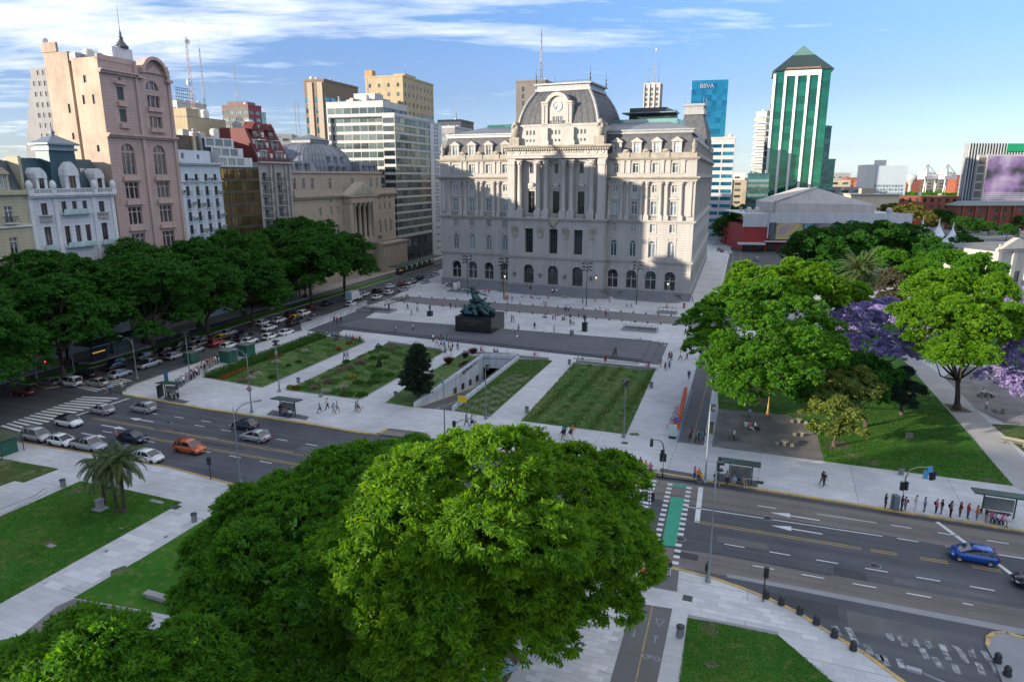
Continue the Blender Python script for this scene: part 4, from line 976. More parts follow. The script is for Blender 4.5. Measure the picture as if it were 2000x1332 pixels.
for x,w_,h_ in((2.7,0.75,2.2),(13.7,0.75,2.2),(8.3,1.05,2.6)):
 d=MB();d.box(-w_*1.3,-w_*0.62,-0.4,2.0,0,h_);d.box(w_*0.62,w_*1.3,-0.4,2.0,0,h_);d.xz([(-w_*1.35,h_),(w_*1.35,h_),(w_*1.2,h_+w_),(w_*0.6,h_+w_*1.8),(0,h_+w_*2.2),(-w_*0.6,h_+w_*1.8),(-w_*1.2,h_+w_)],-0.5,2.4)
 d.box(-w_*0.62,w_*0.62,-0.1,1.8,0,h_)
 o=b.piece('dormer',d,whitet,Matrix.Translation((x,0.1,27.6)));f,p=wmesh(w_*1.24,h_*0.96,'T',False,dk,gl_black,0.3);put(f,'dormer_window',o,Matrix.Translation((0,-0.42,0)));put(p,'dormer_pane',o,Matrix.Translation((0,-0.42,0)))
for x in(4.9-1.3,12.6):
 d=MB();d.T=Matrix.Rotation(R_(90),4,'X');d.lathe([(0.5,0),(0.5,0.4),(0.3,0.45),(0.3,0.3),(0,0.3)],n=10);b.piece('round_dormer',d,whitet,Matrix.Translation((x,2.4,31.0)))
b.plainbox(W,14,0.1,27.3,whitep,'LRB');b.fin()
b=attached('tall_pink_building','tall pink stucco building with round-arched gable and bare yellow side wall',-109.7);W=16.2
ops=[]
for x in(4.1,11.6):
 ops+=[(x,30.4,3.1,5.6,True,'G3'),(x,26.0,3.1,3.0,False,'L3'),(x,21.2,3.1,3.3,False,'L3'),(x,16.2,3.1,3.3,False,'L3'),(x,11.0,3.1,3.3,False,'L3'),(x,4.6,3.4,4.6,True,'G3')]
lo=[o for o in ops]
b.face(FRONT,0,W,0.1,37.0,lo,pink,fm=pinkt,rd=0.45)
up=[(4.1,43.6,1.5,2.3,False,'none'),(4.1,39.8,1.5,2.2,False,'none'),(11.7,43.0,3.1,2.1,False,'L3o'),(11.7,39.2,3.1,2.1,False,'L3o'),(11.7,46.1,3.3,1.7,True,'L3o'),(4.3,47.0,0.5,0.5,False,'none')]
grsh=mat('green_shutter',(0.035,0.06,0.05),0.6)
b.face(FRONT,0,W,37.7,50.0,up,pink,fm=pinkt,rd=0.45,pm=gl_dark)
for z in(43.6,39.8):b.piece('shutter',MB().box(3.42,4.78,0.2,0.29,z+0.05,z+2.2),grsh)
q=b.mb('cornice',pinkt);q.box(-0.1,W+0.1,-0.45,0.3,37.0,37.35);q.box(-0.1,W+0.1,-0.8,0.3,37.35,37.7);q.box(-0.1,8.2,-0.5,0.3,47.9,48.3);q.box(-0.1,8.2,-0.8,0.3,48.3,48.55);q.box(15.0,W+0.2,-0.8,0.3,47.9,48.4);q.box(7.9,9.4,-0.8,0.3,47.9,48.4)
b.piece('pilaster',MB().box(7.6,8.2,-0.35,0.1,0.2,50.6),pinkt);b.piece('pilaster',MB().box(15.5,16.2,-0.3,0.1,0.2,50.2),pinkt)
A1=arch_pts(6.4,4.2,12);A2=arch_pts(5.2,3.6,12);q=MB()
for i in range(12):q.xz([A1[i],A1[i+1],A2[i+1],A2[i]],-0.9,1.2)
b.piece('arched_gable',q,pinkt,Matrix.Translation((12.2,0,48.0)));q=MB();q.xz([(-3,-0.2),(3,-0.2)]+arch_pts(6.0,4.0,12),0.05,1.0);q.xz([(-2.3,1.2),(2.3,1.2),(0,2.6)],-0.35,0.1);b.piece('gable_panel',q,pink,Matrix.Translation((12.2,0,48.0)))
b.mb('parapet',pinkt).box(0,8.4,-0.1,0.4,50.0,50.9);b.mb('parapet',pinkt).box(15.2,W,-0.1,0.4,50.0,50.9)
for x in(4.1,11.6):
 for z in(30.2,25.8,21.0,16.0):b.piece('window_balcony',MB().box(x-2.0,x+2.0,-0.5,0.05,z-0.9,z-0.55).box(x-1.8,x+1.8,-0.35,0.05,z-0.55,z-0.05),pinkt)
for z in(43.4,39.6):b.piece('window_balcony',MB().box(3.1,5.1,-0.5,0.05,z-0.9,z-0.1),pinkt)
for z in(43.0,39.2):b.piece('window_balcony',MB().box(9.9,13.5,-0.5,0.05,z-0.8,z-0.05),pinkt)
b.piece('window_hood',MB().box(2.9,5.3,-0.5,0.05,46.3,46.7),pinkt)
T=SIDE_L(12.2);sops=[(8.9,46.2,0.7,1.3),(8.0,42.6,0.6,1.6),(10.3,42.6,0.6,1.6),(9.8,34.4,0.6,1.2)];s2=[(4.4,41.2,0.6,1.6),(4.4,36.6,0.6,1.2)]
b.face(T,6.3,12.2,0.1,50.4,[(*o,False,'none')for o in sops],pinkw,fm=fr_dark,part='party_wall',rd=0.25)
b.face(T,0,5.6,0.1,51.6,[(*o,False,'none')for o in s2],pinkw,fm=fr_dark,part='party_wall',rd=0.25)
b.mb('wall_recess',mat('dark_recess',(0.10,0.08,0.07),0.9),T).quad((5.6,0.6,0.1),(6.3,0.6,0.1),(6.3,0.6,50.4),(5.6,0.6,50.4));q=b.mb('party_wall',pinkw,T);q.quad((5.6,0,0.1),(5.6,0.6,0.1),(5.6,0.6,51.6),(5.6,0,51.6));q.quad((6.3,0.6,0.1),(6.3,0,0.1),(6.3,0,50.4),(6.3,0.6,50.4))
b.mb('parapet',pinkw,T).box(-0.1,3.4,-0.15,0.3,51.6,53.2)
b.plainbox(W,12.2,0.1,50.0,pink,'RB');b.mb('roof',roofgrey).quad((0,0,50.0),(W,0,50.0),(W,12.2,50.0),(0,12.2,50.0));b.mb('roof',roofgrey).box(0.1,W,6.7,12.1,50.0,51.5)
clutter(b,1,7,4,6,50.0,5,3)
q=MB();q.box(-2.4,2.4,-1.6,1.6,0,2.6);b.piece('penthouse',q,whitet,Matrix.Translation((12.0,8,51.5)))
q=MB();q.lathe([(1.9,0),(2.2,0.3),(1.7,0.9),(1.5,1.6),(0.9,2.3),(0.7,3.2),(0.8,3.5),(0.4,4.0),(0.35,5.2),(0.12,5.8),(0.04,13.5)],n=10)
for k in range(10):
 a=k*math.pi/5;q.blob((1.9*math.cos(a),1.9*math.sin(a),0.5),(0.3,0.3,0.6),seed=k,n=5,m=4)
b.piece('ornamental_spire',q,mat('weathered_bronze',(0.09,0.095,0.11),0.5,metal=0.4),Matrix.Translation((12.6,7,54.1))@Matrix.Scale(0.56,4));b.fin()
paleb=mat('pale_blue_white_stucco',(0.52,0.57,0.62),0.85,var=0.07,scale=0.4,streak=0.15)
b=attached('narrow_apartment_house','narrow pale blue-white apartment house with air units between its windows',-93.4);W=12.0
xs=[1.8,4.6,7.4,10.2];zs=[2.6+2.62*k for k in range(11)]
b.face(FRONT,0,W,0.1,32.4,grid_ops(xs,zs[:-1],1.0,1.9)+grid_ops(xs,[zs[-1]+0.3],0.9,1.5),paleb,fm=fr_dark,rd=0.35)
rr=random.Random(5);ac=MB().box(-0.4,0.4,-0.45,0,0,0.55).mesh('air_unit',mat('air_unit_casing',(0.42,0.43,0.43),0.6));acf=MB().box(-0.28,0.2,-0.47,-0.44,0.06,0.48).mesh('fan_grille',iron)
for z in zs:
 for x in xs:
  balcony(b,FRONT,x,z,1.3,0.35,paleb)
  if z>12 and rr.random()<0.6:o=put(ac,'air_unit',b.e,Matrix.Translation((x+(1.35 if rr.random()<.7 else-1.35),0,z+rr.uniform(0.2,0.9))));put(acf,'fan_grille',o)
for x in(0.15,3.2,6.0,8.8,11.85):b.piece('pilaster',MB().box(x-0.14,x+0.14,-0.1,0.03,2,29),paleb)
q=b.mb('cornice',whitet);q.box(-0.1,W+0.2,-0.35,0.2,29.0,29.2);q.box(-0.1,W+0.2,-0.6,0.2,32.4,32.7);q.box(-0.1,W+0.2,-0.9,0.2,32.7,32.95)
b.face(Matrix.Translation((0,0.6,0)),0,W-2,32.95,35.4,[(2,33.6,0.8,1.2,False,'none'),(6.4,33.6,0.8,1.0,False,'none')],paleb,fm=fr_white,part='attic');b.mb('attic',paleb).box(0,W-2,0.95,9,32.95,35.35)
rb=mat('sooty_brick',(0.10,0.075,0.06),0.9,var=0.3,scale=0.8)
b.mb('rear_block',rb).box(0.2,11.5,4.5,12,35.4,38.6);b.box('chimney_stack',cream,9.3,10.1,4.0,4.5,33,39.2)
clutter(b,1,10,6,11,38.6,4,8);b.plainbox(W,12,0.1,35.3,paleb,'LRB');b.fin()
gold=glass('gold_mirror_glass',(0.20,0.14,0.05),(0.42,0.30,0.12),rough=0.05,metal=0.85)
skyg=glass('pale_blue_glass',(0.12,0.20,0.24),(0.32,0.42,0.45),rough=0.08,metal=0.3)
brz=mat('bronze_mullion',(0.06,0.05,0.04),0.5)
b=attached('glass_office_block','office block of gold mirror glass with slanting white top storeys',-81.4);W=13.1
zs=[0.4+2.65*k for k in range(12)];xs=[0.1+1.075*(2*k+1)for k in range(6)]
b.face(FRONT,0,W,0.1,32.2,grid_ops(xs,zs,2.05,2.25,False,'B2'),brz,fm=brz,pm=gold,rd=0.12)
q=b.mb('set_back_storeys',whitet)
for k,z in enumerate((32.2,34.3,36.4)):
 y=0.6+1.5*k;b.face(Matrix.Translation((0,y,0)),0.3,W-1.2-1.1*k,z,z+2.1,grid_ops([1.9+2.9*i for i in range(3)],[z+0.35],2.5,1.5,False,'B4'),whitet,fm=fr_grey,pm=skyg,rd=0.2,part='set_back_storeys')
 q.quad((0,y-1.5,z),(W,y-1.5,z),(W,y+1,z),(0,y+1,z))if k else q.quad((0,0,z),(W,0,z),(W,1,z),(0,1,z))
q.add([(W-0.02,0,31.0),(W-0.02,0,32.2),(W-0.02,6,38.9),(W-0.02,12,38.9),(W-0.02,12,31.0)],[(0,4,3,2,1)]);q.box(W-0.35,W-0.03,5.6,12,32,38.9)
q.add([(W-3.4,3.6,38.5),(W-0.02,0,32.2),(W-0.02,6,38.9)],[(0,1,2)]);q.add([(W-1.2,0.6,32.2),(W-0.02,0,32.2),(W-3.4,3.6,38.5)],[(0,1,2)])
q.quad((0,3.6,38.5),(W,3.6,38.5),(W,12,38.5),(0,12,38.5))
b.plainbox(W,12,0.1,32.2,whitet,'LRB');b.plainbox(W-0.1,8,32.2,38.5,whitet,'LB',x0=0,y0=4);clutter(b,2,10,6,11,38.5,4,12);b.fin()
redr=mat('dark_red_roof',(0.11,0.018,0.018),0.7,var=0.25,scale=0.8,fine=0.15)
grey_s=coursed('grey_stucco',(0.36,0.34,0.32),0.6,line=0.85,streak=0.2)
b=attached('mansard_apartment_house','grey apartment house with a steep dark red mansard and stacked balconies',-68.2);W=12.9
zs=[2.8+2.9*k for k in range(10)]
b.face(FRONT,0,W,0.1,33.2,grid_ops([2.0,7.6],zs,1.9,2.1,False,'B2')+grid_ops([4.8,10.9],zs,0.8,1.6),grey_s,fm=fr_white,rd=0.6)
for z in zs:
 for x,w_ in((2.0,2.6),(7.6,3.2)):balcony(b,FRONT,x,z,w_,0.9,grey_s)
for x in(4.8,10.9):b.piece('bay_pier',MB().box(x-1.1,x-0.55,-0.5,0.02,1,32.8).box(x+0.55,x+1.1,-0.5,0.02,1,32.8),grey_s)
b.mb('cornice',grey_s).box(-0.1,W+0.1,-0.8,0.2,33.2,33.6)
q=b.mb('mansard_roof',redr);q.quad((0,-0.1,33.6),(W,-0.1,33.6),(W-1.5,3.0,41.2),(0,3.0,41.2));q.quad((0,3,41.2),(W-1.5,3,41.2),(W-1.5,10,41.4),(0,10,41.4));q.quad((W,-0.1,33.6),(W,11,33.6),(W-1.5,10,41.4),(W-1.5,3,41.2));q.quad((0,11,33.6),(0,-0.1,33.6),(0,3,41.2),(0,10,41.4))
r2=MB();r2 .box(-0.1,W,-0.75,-0.7,34.5,34.56)
for k in range(50):r2 .box(k*0.26,k*0.26+0.04,-0.75,-0.71,33.6,34.5)
b.piece('roof_railing',r2,iron)
for x in(2.6,8.6):
 for k in range(3):
  z=33.7+2.5*k;y=0.1+k*1.0;d=MB();d.box(-1.2,-0.8,0,2.5,0,2.2);d.box(0.8,1.2,0,2.5,0,2.2);d.box(-0.8,0.8,0.3,2.5,0,2.2);d.box(-1.3,1.3,-0.2,2.6,2.2,2.4)
  if k==2:d.xz([(-1.5,2.4),(1.5,2.4),(0,4.0)],-0.2,2.6)
  o=b.piece('dormer',d,grey_s if k<2 else redr,Matrix.Translation((x,y,z)));f,p=wmesh(1.5,1.9,'T',False,fr_white,gl_dark,0.25);put(f,'dormer_window',o,Matrix.Translation((0,0,0.05)));put(p,'dormer_pane',o,Matrix.Translation((0,0,0.05)))
  balcony(b,FRONT,x,z,2.4,0.5-y)if k else None
for x,z in((0.9,34.6),(5.6,34.4),(11.0,34.4),(5.7,37.0),(1.2,37.6),(5.5,39.4)):
 b.piece('roof_window',MB().box(x-0.4,x+0.4,(z-33.6)*0.4-0.15,(z-33.6)*0.4+0.9,z,z+1.1),whitet)
b.plainbox(W,11,0.1,33.4,grey_s,'LRB');clutter(b,2,9,4,9,41.3,3,21);b.fin()
yel=mat('ochre_render',(0.38,0.31,0.20),0.9,var=0.15,scale=0.4,streak=0.25)
b=attached('ochre_block','ochre rendered block standing behind the gold glass offices',-74,off=-14);b.plainbox(13,10,0,43.5,yel,'FLRB');b.mb('roof',roofgrey).box(0,13,0,10,43.5,43.7);b.mb('parapet',yel).box(0,4,0,5,43.7,45.5);b.win(FRONT,3,40,0.8,1.2,'none');clutter(b,2,11,1,8,43.7,6,4);b.fin()
bk=coursed('bank_stone',(0.38,0.32,0.255),0.7,line=0.82,streak=0.18)
bkt=mat('bank_trim',(0.37,0.315,0.25),0.85,var=0.12,streak=0.25)
leadb=mat('lead_dome',(0.16,0.175,0.20),0.5,metal=0.2,var=0.1,streak=0.2)
b=attached('bank_building','brown stone bank with pedimented portico and a ribbed grey-blue dome roof',-55.2);W=56.8
ops=[]
for x in(17.5,20.8,42.6,46.0,49.5,53.2,12.0):ops+=[(x,19.6,1.2,2.2,False,'T'),(x,12.4,1.5,4.2,True,'A'),(x,3.0,1.6,4.4,True,'A')]
for x in(17.5,20.8,42.6,46.0,49.5,53.2):ops+=[(x,23.0,0.8,0.8,False,'none')]
ops+=[(x,3.2,1.9,5.4,True,'A')for x in(26.8,31.2,35.6)]
b.face(FRONT,0,W,0.1,24.7,ops,bk,fm=fr_white,rd=0.45)
b.piece('blind_panel',MB().box(5.2,9.8,-0.12,0.0,10,21),bkt)
q=b.mb('cornice',bkt);q.box(-0.2,23.4,-0.9,0.3,24.7,25.2);q.box(39.6,W+0.2,-0.9,0.3,24.7,25.2);q.box(-0.1,23.4,-0.5,0.3,24.2,24.7);q.box(39.6,W+0.1,-0.5,0.3,24.2,24.7);q.box(-0.1,W+0.1,-0.3,0.3,9.6,10.2)
q=b.mb('parapet',bkt);q.box(0,23.5,-0.4,0,25.2,26.6);q.box(39.5,W,-0.4,0,25.2,26.6)
q=b.mb('portico',bkt);q.box(23.6,39.4,-2.6,0,10.2,11.6);q.box(23.8,25.6,-2.4,0,11.6,22.6);q.box(37.4,39.2,-2.4,0,11.6,22.6);q.box(23.6,39.4,-2.6,0,22.6,24.3)
b.piece('pediment',MB().xz([(23.0,24.3),(40.0,24.3),(40.0,24.8),(31.5,28.6),(23.0,24.8)],-3.0,0.3),bkt);b.piece('pediment_field',MB().xz([(25.2,25.0),(37.8,25.0),(31.5,27.7)],-3.12,-2.9),stw)
bc=column_mesh(0.6,11.0);bcm=bc.copy();bcm.materials.clear();bcm.materials.append(bkt)
for x in(27.2,30.1,33.0,35.9):put(bcm,'column',b.e,Matrix.Translation((x,-1.7,11.6)))
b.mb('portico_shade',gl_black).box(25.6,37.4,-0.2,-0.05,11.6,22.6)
for x in(22.0,40.8):balcony(b,FRONT,x+(3 if x>30 else-3),11.8,6.0,0.8,bkt,solid=True)
b.piece('lower_wing',MB().box(42,W+2.0,-3.0,0,0.1,8.8),bk);b.piece('cornice',MB().box(42,W+2.2,-3.3,0,8.8,9.4),bkt)
T=Matrix.Translation((0,3.0,0));ops=grid_ops([5.2,9.4,13.6,22.5,35.0,46.5,50.5],[26.6],1.5,3.0)
b.face(T,0.5,53.5,24.7,31.0,ops,bk,fm=fr_white,rd=0.35,part='set_back_storey');b.mb('set_back_storey',bk).box(0.5,53.5,3.4,22,24.7,31.0)
q=b.mb('cornice',bkt);q.box(0.2,53.8,2.6,3.4,31.0,31.6);q.box(0.2,0.9,2.6,22,31.0,31.6)
q=b.mb('mansard_roof',blueslate if False else leadb)
def hip(q,x0,x1,y0,y1,z0,z1,ins):
 q.add([(x0,y0,z0),(x1,y0,z0),(x1,y1,z0),(x0,y1,z0),(x0+ins,y0+ins,z1),(x1-ins,y0+ins,z1),(x1-ins,y1-ins,z1),(x0+ins,y1-ins,z1)],[(0,1,5,4),(1,2,6,5),(2,3,7,6),(3,0,4,7),(4,5,6,7)])
hip(q,1,17,3.4,22,31.6,34.2,0.9);hip(q,41,53,3.4,22,31.6,34.6,0.9)
for x in(4.5,8.5,12.5,44,47.5,50.8):dormer(b,Matrix.Translation((x,3.2,31.7)),leadb,0.7,1.5)
dmb=MB();pr=[(1.0,31.6),(0.985,33.0),(0.94,34.8),(0.85,36.6),(0.70,38.2),(0.5,39.2),(0.34,39.7)];n=28
for(a,za),(c_,zb)in zip(pr[:-1],pr[1:]):
 for k in range(n):
  def pt(r,t):
   cx,sx=math.cos(t),math.sin(t);return(28.5+13.5*r*math.copysign(abs(cx)**0.55,cx),12.5+8.6*r*math.copysign(abs(sx)**0.55,sx))
  t0,t1=2*math.pi*k/n,2*math.pi*(k+1)/n;dmb.quad((*pt(a,t0),za),(*pt(a,t1),za),(*pt(c_,t1),zb),(*pt(c_,t0),zb))
dmb.box(28.5-5,28.5+5,12.5-3.2,12.5+3.2,39.6,40.6);dmb.add([(23,9,40.6),(34,9,40.6),(34,16,40.6),(23,16,40.6),(28.5,12.5,42.2)],[(0,1,4),(1,2,4),(2,3,4),(3,0,4)])
b.piece('dome',dmb,leadb)
for k in range(44):
 t0=2*math.pi*k/44;s_=MB();cx,sx=math.cos(t0),math.sin(t0)
 s_.tube([(28.5+13.56*r*math.copysign(abs(cx)**0.55,cx),12.5+8.66*r*math.copysign(abs(sx)**0.55,sx),z)for r,z in pr],0.06,3);b.piece('dome_rib',s_,leadb)
for x in(25.0,28.6,32.2):dormer(b,Matrix.Translation((x,3.3,31.8)),leadb,0.5,1.0);dormer(b,Matrix.Translation((x,4.3,34.6)),leadb,0.5,0.9)
b.mb('roof',roofgrey).box(0.3,W-0.3,0.3,22,24.6,24.75)
b.plainbox(W,24,0.1,24.7,bk,'LRB');b.fin()
def lowblock(name,label,u,off,W,D,H,m,seed,wn=True,cat='building'):
 b=B(name,label,cat,AL(u,off),RZ);xs=[1.5+2.6*i for i in range(int((W-1)/2.6))];zs=[H-3.0*(k+1)+0.6 for k in range(4)]
 b.sface(FRONT,0,W,0,H,grid_ops(xs,zs,1.1,1.5),m);b.sface(SIDE_L(D),0,D,0,H,grid_ops([1.5+3*i for i in range(int((D-1)/3))],zs,1.0,1.4),m)
 b.plainbox(W,D,0,H,m,'RB');b.mb('roof',roofgrey).quad((0,0,H-0.3),(W,0,H-0.3),(W,D,H-0.3),(0,D,H-0.3));b.mb('parapet',m).box(-0.1,W+0.1,-0.15,0.2,H,H+0.6);b.mb('parapet',m).box(-0.1,0.2,0.2,D,H,H+0.6)
 clutter(b,1,W-1,1,D-1,H,5,seed);b.fin();return b
och=mat('stained_cream_render',(0.42,0.36,0.25),0.9,var=0.2,scale=0.3,streak=0.3)
lowblock('old_office_building','stained cream block with roof pipes between the red mansard and the dome',-56,-30,26,18,41.5,och,31)
lowblock('old_office_building','cream stepped block behind the blue mansard townhouse',-150,-26,15,14,37.5,och,33)
lowblock('old_office_building','pale block with flat roof far behind the cream apartment house',-152,-62,22,14,45,och,34)
lowblock('old_office_building','white rendered rear block left of the square turret',-128,-20,12,10,34.5,mat('dirty_white_render',(0.50,0.47,0.42),0.9,var=0.15,streak=0.25),35)
blk=mat('black_cladding',(0.018,0.02,0.024),0.35,var=0.1)
wcl=mat('white_cladding',(0.42,0.41,0.40),0.6,var=0.07,streak=0.12)
gtl=glass('grey_teal_glass',(0.035,0.06,0.065),(0.16,0.22,0.21),rough=0.06,metal=0.35)
gtl2=glass('teal_reflecting_glass',(0.06,0.12,0.12),(0.34,0.38,0.27),rough=0.05,metal=0.55)
b=attached('banded_office_block','office block of white bands and dark glass beside the bank',3.6);W=28.0;FH=2.62
zs=[10.6+FH*k for k in range(15)]
b.face(FRONT,0,W,9.6,49.6,grid_ops([2.0+4.0*k for k in range(7)],zs,3.9,1.9,False,'B5'),wcl,fm=fr_dark,pm=gtl2,rd=0.15)
b.face(FRONT,0,W,0.1,9.6,grid_ops([2.5+5.8*k for k in range(5)],[0.4,6.0],5.0,3.0,False,'B3'),blk,fm=fr_dark,pm=gl_black,rd=0.3)
b.face(SIDE_L(4.4),0,4.4,9.6,49.6,[(2.2,z,4.1,1.75,False,'none')for z in zs],wcl,fm=fr_dark,pm=gl_black,rd=0.15)
b.plainbox(W,24,0.1,49.6,wcl,'RB');b.mb('roof',roofgrey).box(0.2,W,0.2,24,49.3,49.62);b.mb('parapet',wcl).box(-0.1,W+0.1,-0.15,0.2,49.6,50.5);b.mb('parapet',wcl).box(-0.1,0.2,0.2,4.4,49.6,50.5)
zt=[z for z in zs]+[49.9,52.0]
b.face(Matrix.Translation((1.2,4.6,0)),0,18,49.6,54.6,grid_ops([1.5+3*k for k in range(6)],[50.8],2.8,1.7,False,'B3'),wcl,fm=fr_dark,pm=gtl,rd=0.15,part='upper_wall')
TT=Matrix.Translation((1.2,26,0))@Matrix.Rotation(R_(-90),4,'Z');zu=[50.6-2.85*k for k in range(16)]
b.face(TT,0,21.4,3,54.6,grid_ops([1.85+3.05*k for k in range(7)],zu,2.9,1.95,False,'B4'),wcl,fm=fr_dark,pm=gtl,rd=0.15,part='upper_wall')
b.plainbox(18,21.4,3,54.6,wcl,'RB',part='upper_wall',x0=1.2,y0=4.6);b.mb('roof',roofgrey).box(1.3,19.2,4.7,26,54.3,54.62)
clutter(b,3,17,7,24,54.6,10,40);b.box('plant_room',wcl,6,12,10,18,54.6,57.6);mast(b,9,14,57.6,5,w0=0.3)
b.fin()
b=attached('white_grid_block','narrow white block with small square windows set in threes',32.2);W=11.0
b.sface(FRONT,0,W,0.1,49.6,[(5.5+dx,2.6+2.62*k+dz,0.85,0.85)for k in range(18)for dx in(-1.5,0,1.5)for dz in(0,1.15)if dz==0 or k>3],mat('cool_white_render',(0.50,0.51,0.53),0.8,var=0.08,streak=0.1),rd=0.25)
b.plainbox(W,16,0.1,49.6,wcl,'LRB');b.mb('roof',roofgrey).box(0,W,0,16,49.5,49.7);b.box('plant_room',gtl,1,8,3,8,49.7,52);clutter(b,2,9,2,10,49.7,3,41);b.fin()
#TOWERS AND BLOCKS BEHIND, AND THE CITY TO THE RIGHT
def corner(pxc,ytop,d,pxr=None,pxl=None,rz=RZ):
 """corner of a block on the sight line of a roof corner; how far its two faces run"""
 P=AT(pxc,ytop,d);z=P.z;D0=d*math.cos(TILT)+(CAM_H-z)*math.sin(TILT)
 def run(px,dx,dy):
  a=(px-1000)/FOC;return(a*D0-P.x)/(dx-a*dy*math.cos(TILT))
 W=run(pxr,math.cos(rz),math.sin(rz))if pxr is not None else None
 D=run(pxl,-math.sin(rz),math.cos(rz))if pxl is not None else None
 return(P.x,P.y),z,W,D
def tower(name,label,pxc,ytop,d,pxr,pxl,m,fw,fh,ww,wh,pm,rz=RZ,D=None,W=None,z0=0,side=None,zlow=None,rd=0.25,fm=None,clut=5,roofm=None,cat='tower',simple=True,kind='none',top=1.5,parapet=0.8,sideww=None,limit=280):
 loc,H,W_,D_=corner(pxc,ytop,d,pxr,pxl,rz);W=W or W_;D=D or D_
 b=B(name,label,cat,loc,rz);b.H,b.W,b.D=H,W,D
 zl=zlow if zlow is not None else max(z0,H-60)
 def ops(L,ww_=None):
  n=max(1,int(L/fw));p=L/n;nz=int((H-top-zl)/fh);r=[]
  for j in range(nz):
   for i in range(n):r.append((p*(i+0.5),H-top-fh*(j+1)+(fh-wh)/2,min(ww_ or ww,p-0.15),wh,False,kind,pm))
  return r
 o=ops(W);o2=ops(D,sideww)if side is not None else[]
 f=b.sface if simple else lambda*a,**k:b.face(*a,fm=fm or fr_dark,**k)
 f(FRONT,0,W,z0,H,o,m,pm=pm,rd=rd)
 if side is not None:f(SIDE_L(D),0,D,z0,H,o2,side,pm=pm,rd=rd,part='side_wall')
 else:b.plainbox(W,D,z0,H,m,'L')
 b.plainbox(W,D,z0,H,side or m,'RB');b.mb('roof',roofm or roofgrey).quad((0,0,H-0.2),(W,0,H-0.2),(W,D,H-0.2),(0,D,H-0.2))
 if parapet:
  q=MB();q.box(-0.15,W+0.15,-0.2,0.2,H,H+parapet);q.box(-0.15,0.2,0.2,D,H,H+parapet);q.box(W-0.2,W+0.15,0.2,D,H,H+parapet);q.box(0.2,W-0.2,D-0.2,D,H,H+parapet);b.piece('parapet',q,m)
 if clut:clutter(b,1.5,W-1.5,1.5,D-1.5,H,clut,int(pxc))
 if b.nw>300:print('WINDOWS',name,b.nw)
 return b
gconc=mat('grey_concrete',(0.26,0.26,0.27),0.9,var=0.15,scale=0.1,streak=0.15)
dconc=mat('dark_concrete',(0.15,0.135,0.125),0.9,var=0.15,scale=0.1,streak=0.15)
brn=mat('brown_cladding',(0.16,0.115,0.085),0.8,var=0.15)
sandm=mat('sand_coloured_pier',(0.33,0.28,0.22),0.85,var=0.1)
blug=glass('blue_mirror_glass',(0.03,0.20,0.27),(0.10,0.42,0.50),rough=0.05,metal=0.7)
blug2=glass('deep_blue_glass',(0.006,0.12,0.22),(0.02,0.24,0.38),rough=0.05,metal=0.6)
grng=glass('green_mirror_glass',(0.004,0.085,0.052),(0.012,0.17,0.11),rough=0.05,metal=0.45)
grng2=glass('pale_green_glass',(0.03,0.17,0.10),(0.06,0.26,0.17),rough=0.05,metal=0.5)
loc,H,W_,D_=corner(112,130,235,135,58)
b=B('stepped_tower','grey stepped concrete tower behind the tall pink building','tower',loc,RZ);W=18;D=D_
for k in range(8):
 dk_=D+k*1.0;h1=H-k*3.3;h0=h1-3.3 if k<7 else 0
 b.sface(Matrix.Translation((0,dk_,0))@Matrix.Rotation(R_(-90),4,'Z'),0,dk_,h0,h1,[(dk_-1.6-2.3*i,z,1.3,1.5)for i in range(5)for z in([h0+0.9]if k<7 else[h1-3.3*(j+1)+0.9 for j in range(9)])if dk_-1.6-2.3*i>1.2],gconc,pm=gl_dark)
 b.plainbox(W,dk_,h0,h1,gconc,'FBR');b.mb('roof',roofgrey).quad((0,0,h1),(W,0,h1),(W,dk_,h1),(0,dk_,h1))
mast(b,3,D-4,H,9,w0=0.5,dishes=2);b.fin()
b=tower('office_tower','dark glass office tower with a lattice sign frame on its roof',345,200,330,403,334,wcl,5.0,3.2,4.8,1.9,gtl,D=18,side=wcl,clut=6)
q=MB()
for k in range(9):
 x=3+k*1.6
 q.tube([(x,3,0),(x*0.75+2.5,3,7)],0.1,4)
for z in(1.5,3,4.5,6,7):q.tube([(3,3,z),(15.8-(z*0.4),3,z)],0.12,4)
b.piece('sign_frame',q,iron,Matrix.Translation((0,0,b.H)));b.fin()
b=B('antenna_mast','tall red and white lattice mast with dishes beside the pink building','mast',(AT(384,280,200).x,200),0);p_=AT(362,72,200);mast(b,0,0,20,p_.z-20,m=mat('red_white_mast',(0.42,0.30,0.28),0.6),w0=0.8,dishes=4);b.fin()
b=B('antenna_mast','thin lattice mast right of the mast with dishes','mast',(AT(400,205,260).x,260),0);p_=AT(388,95,260);mast(b,0,0,40,p_.z-40,w0=0.5);b.fin()
b=B('antenna_mast','thin lattice mast above the brown banded block','mast',(AT(461,205,380).x,382),0);p_=AT(456,122,380);mast(b,0,0,55,p_.z-55,w0=0.5);b.fin()
b=B('antenna_mast','pair of faint lattice masts in the gap left of the brown glass tower','mast',(AT(580,275,420).x,420),0);p_=AT(577,200,420);mast(b,0,0,30,p_.z-30,w0=0.5);mast(b,2,0,30,p_.z-30,w0=0.5);b.fin()
b=tower('office_block','brown concrete block with banded windows and maroon end wall far behind the red mansard',484,207,390,510,433,mat('maroon_cladding',(0.20,0.035,0.06),0.7),4.2,3.6,4.0,1.9,gtl,side=dconc,sideww=3.9,clut=5);b.box('plant_room',dconc,1,b.W-1,3,b.D-3,b.H,b.H+2.5);b.fin()
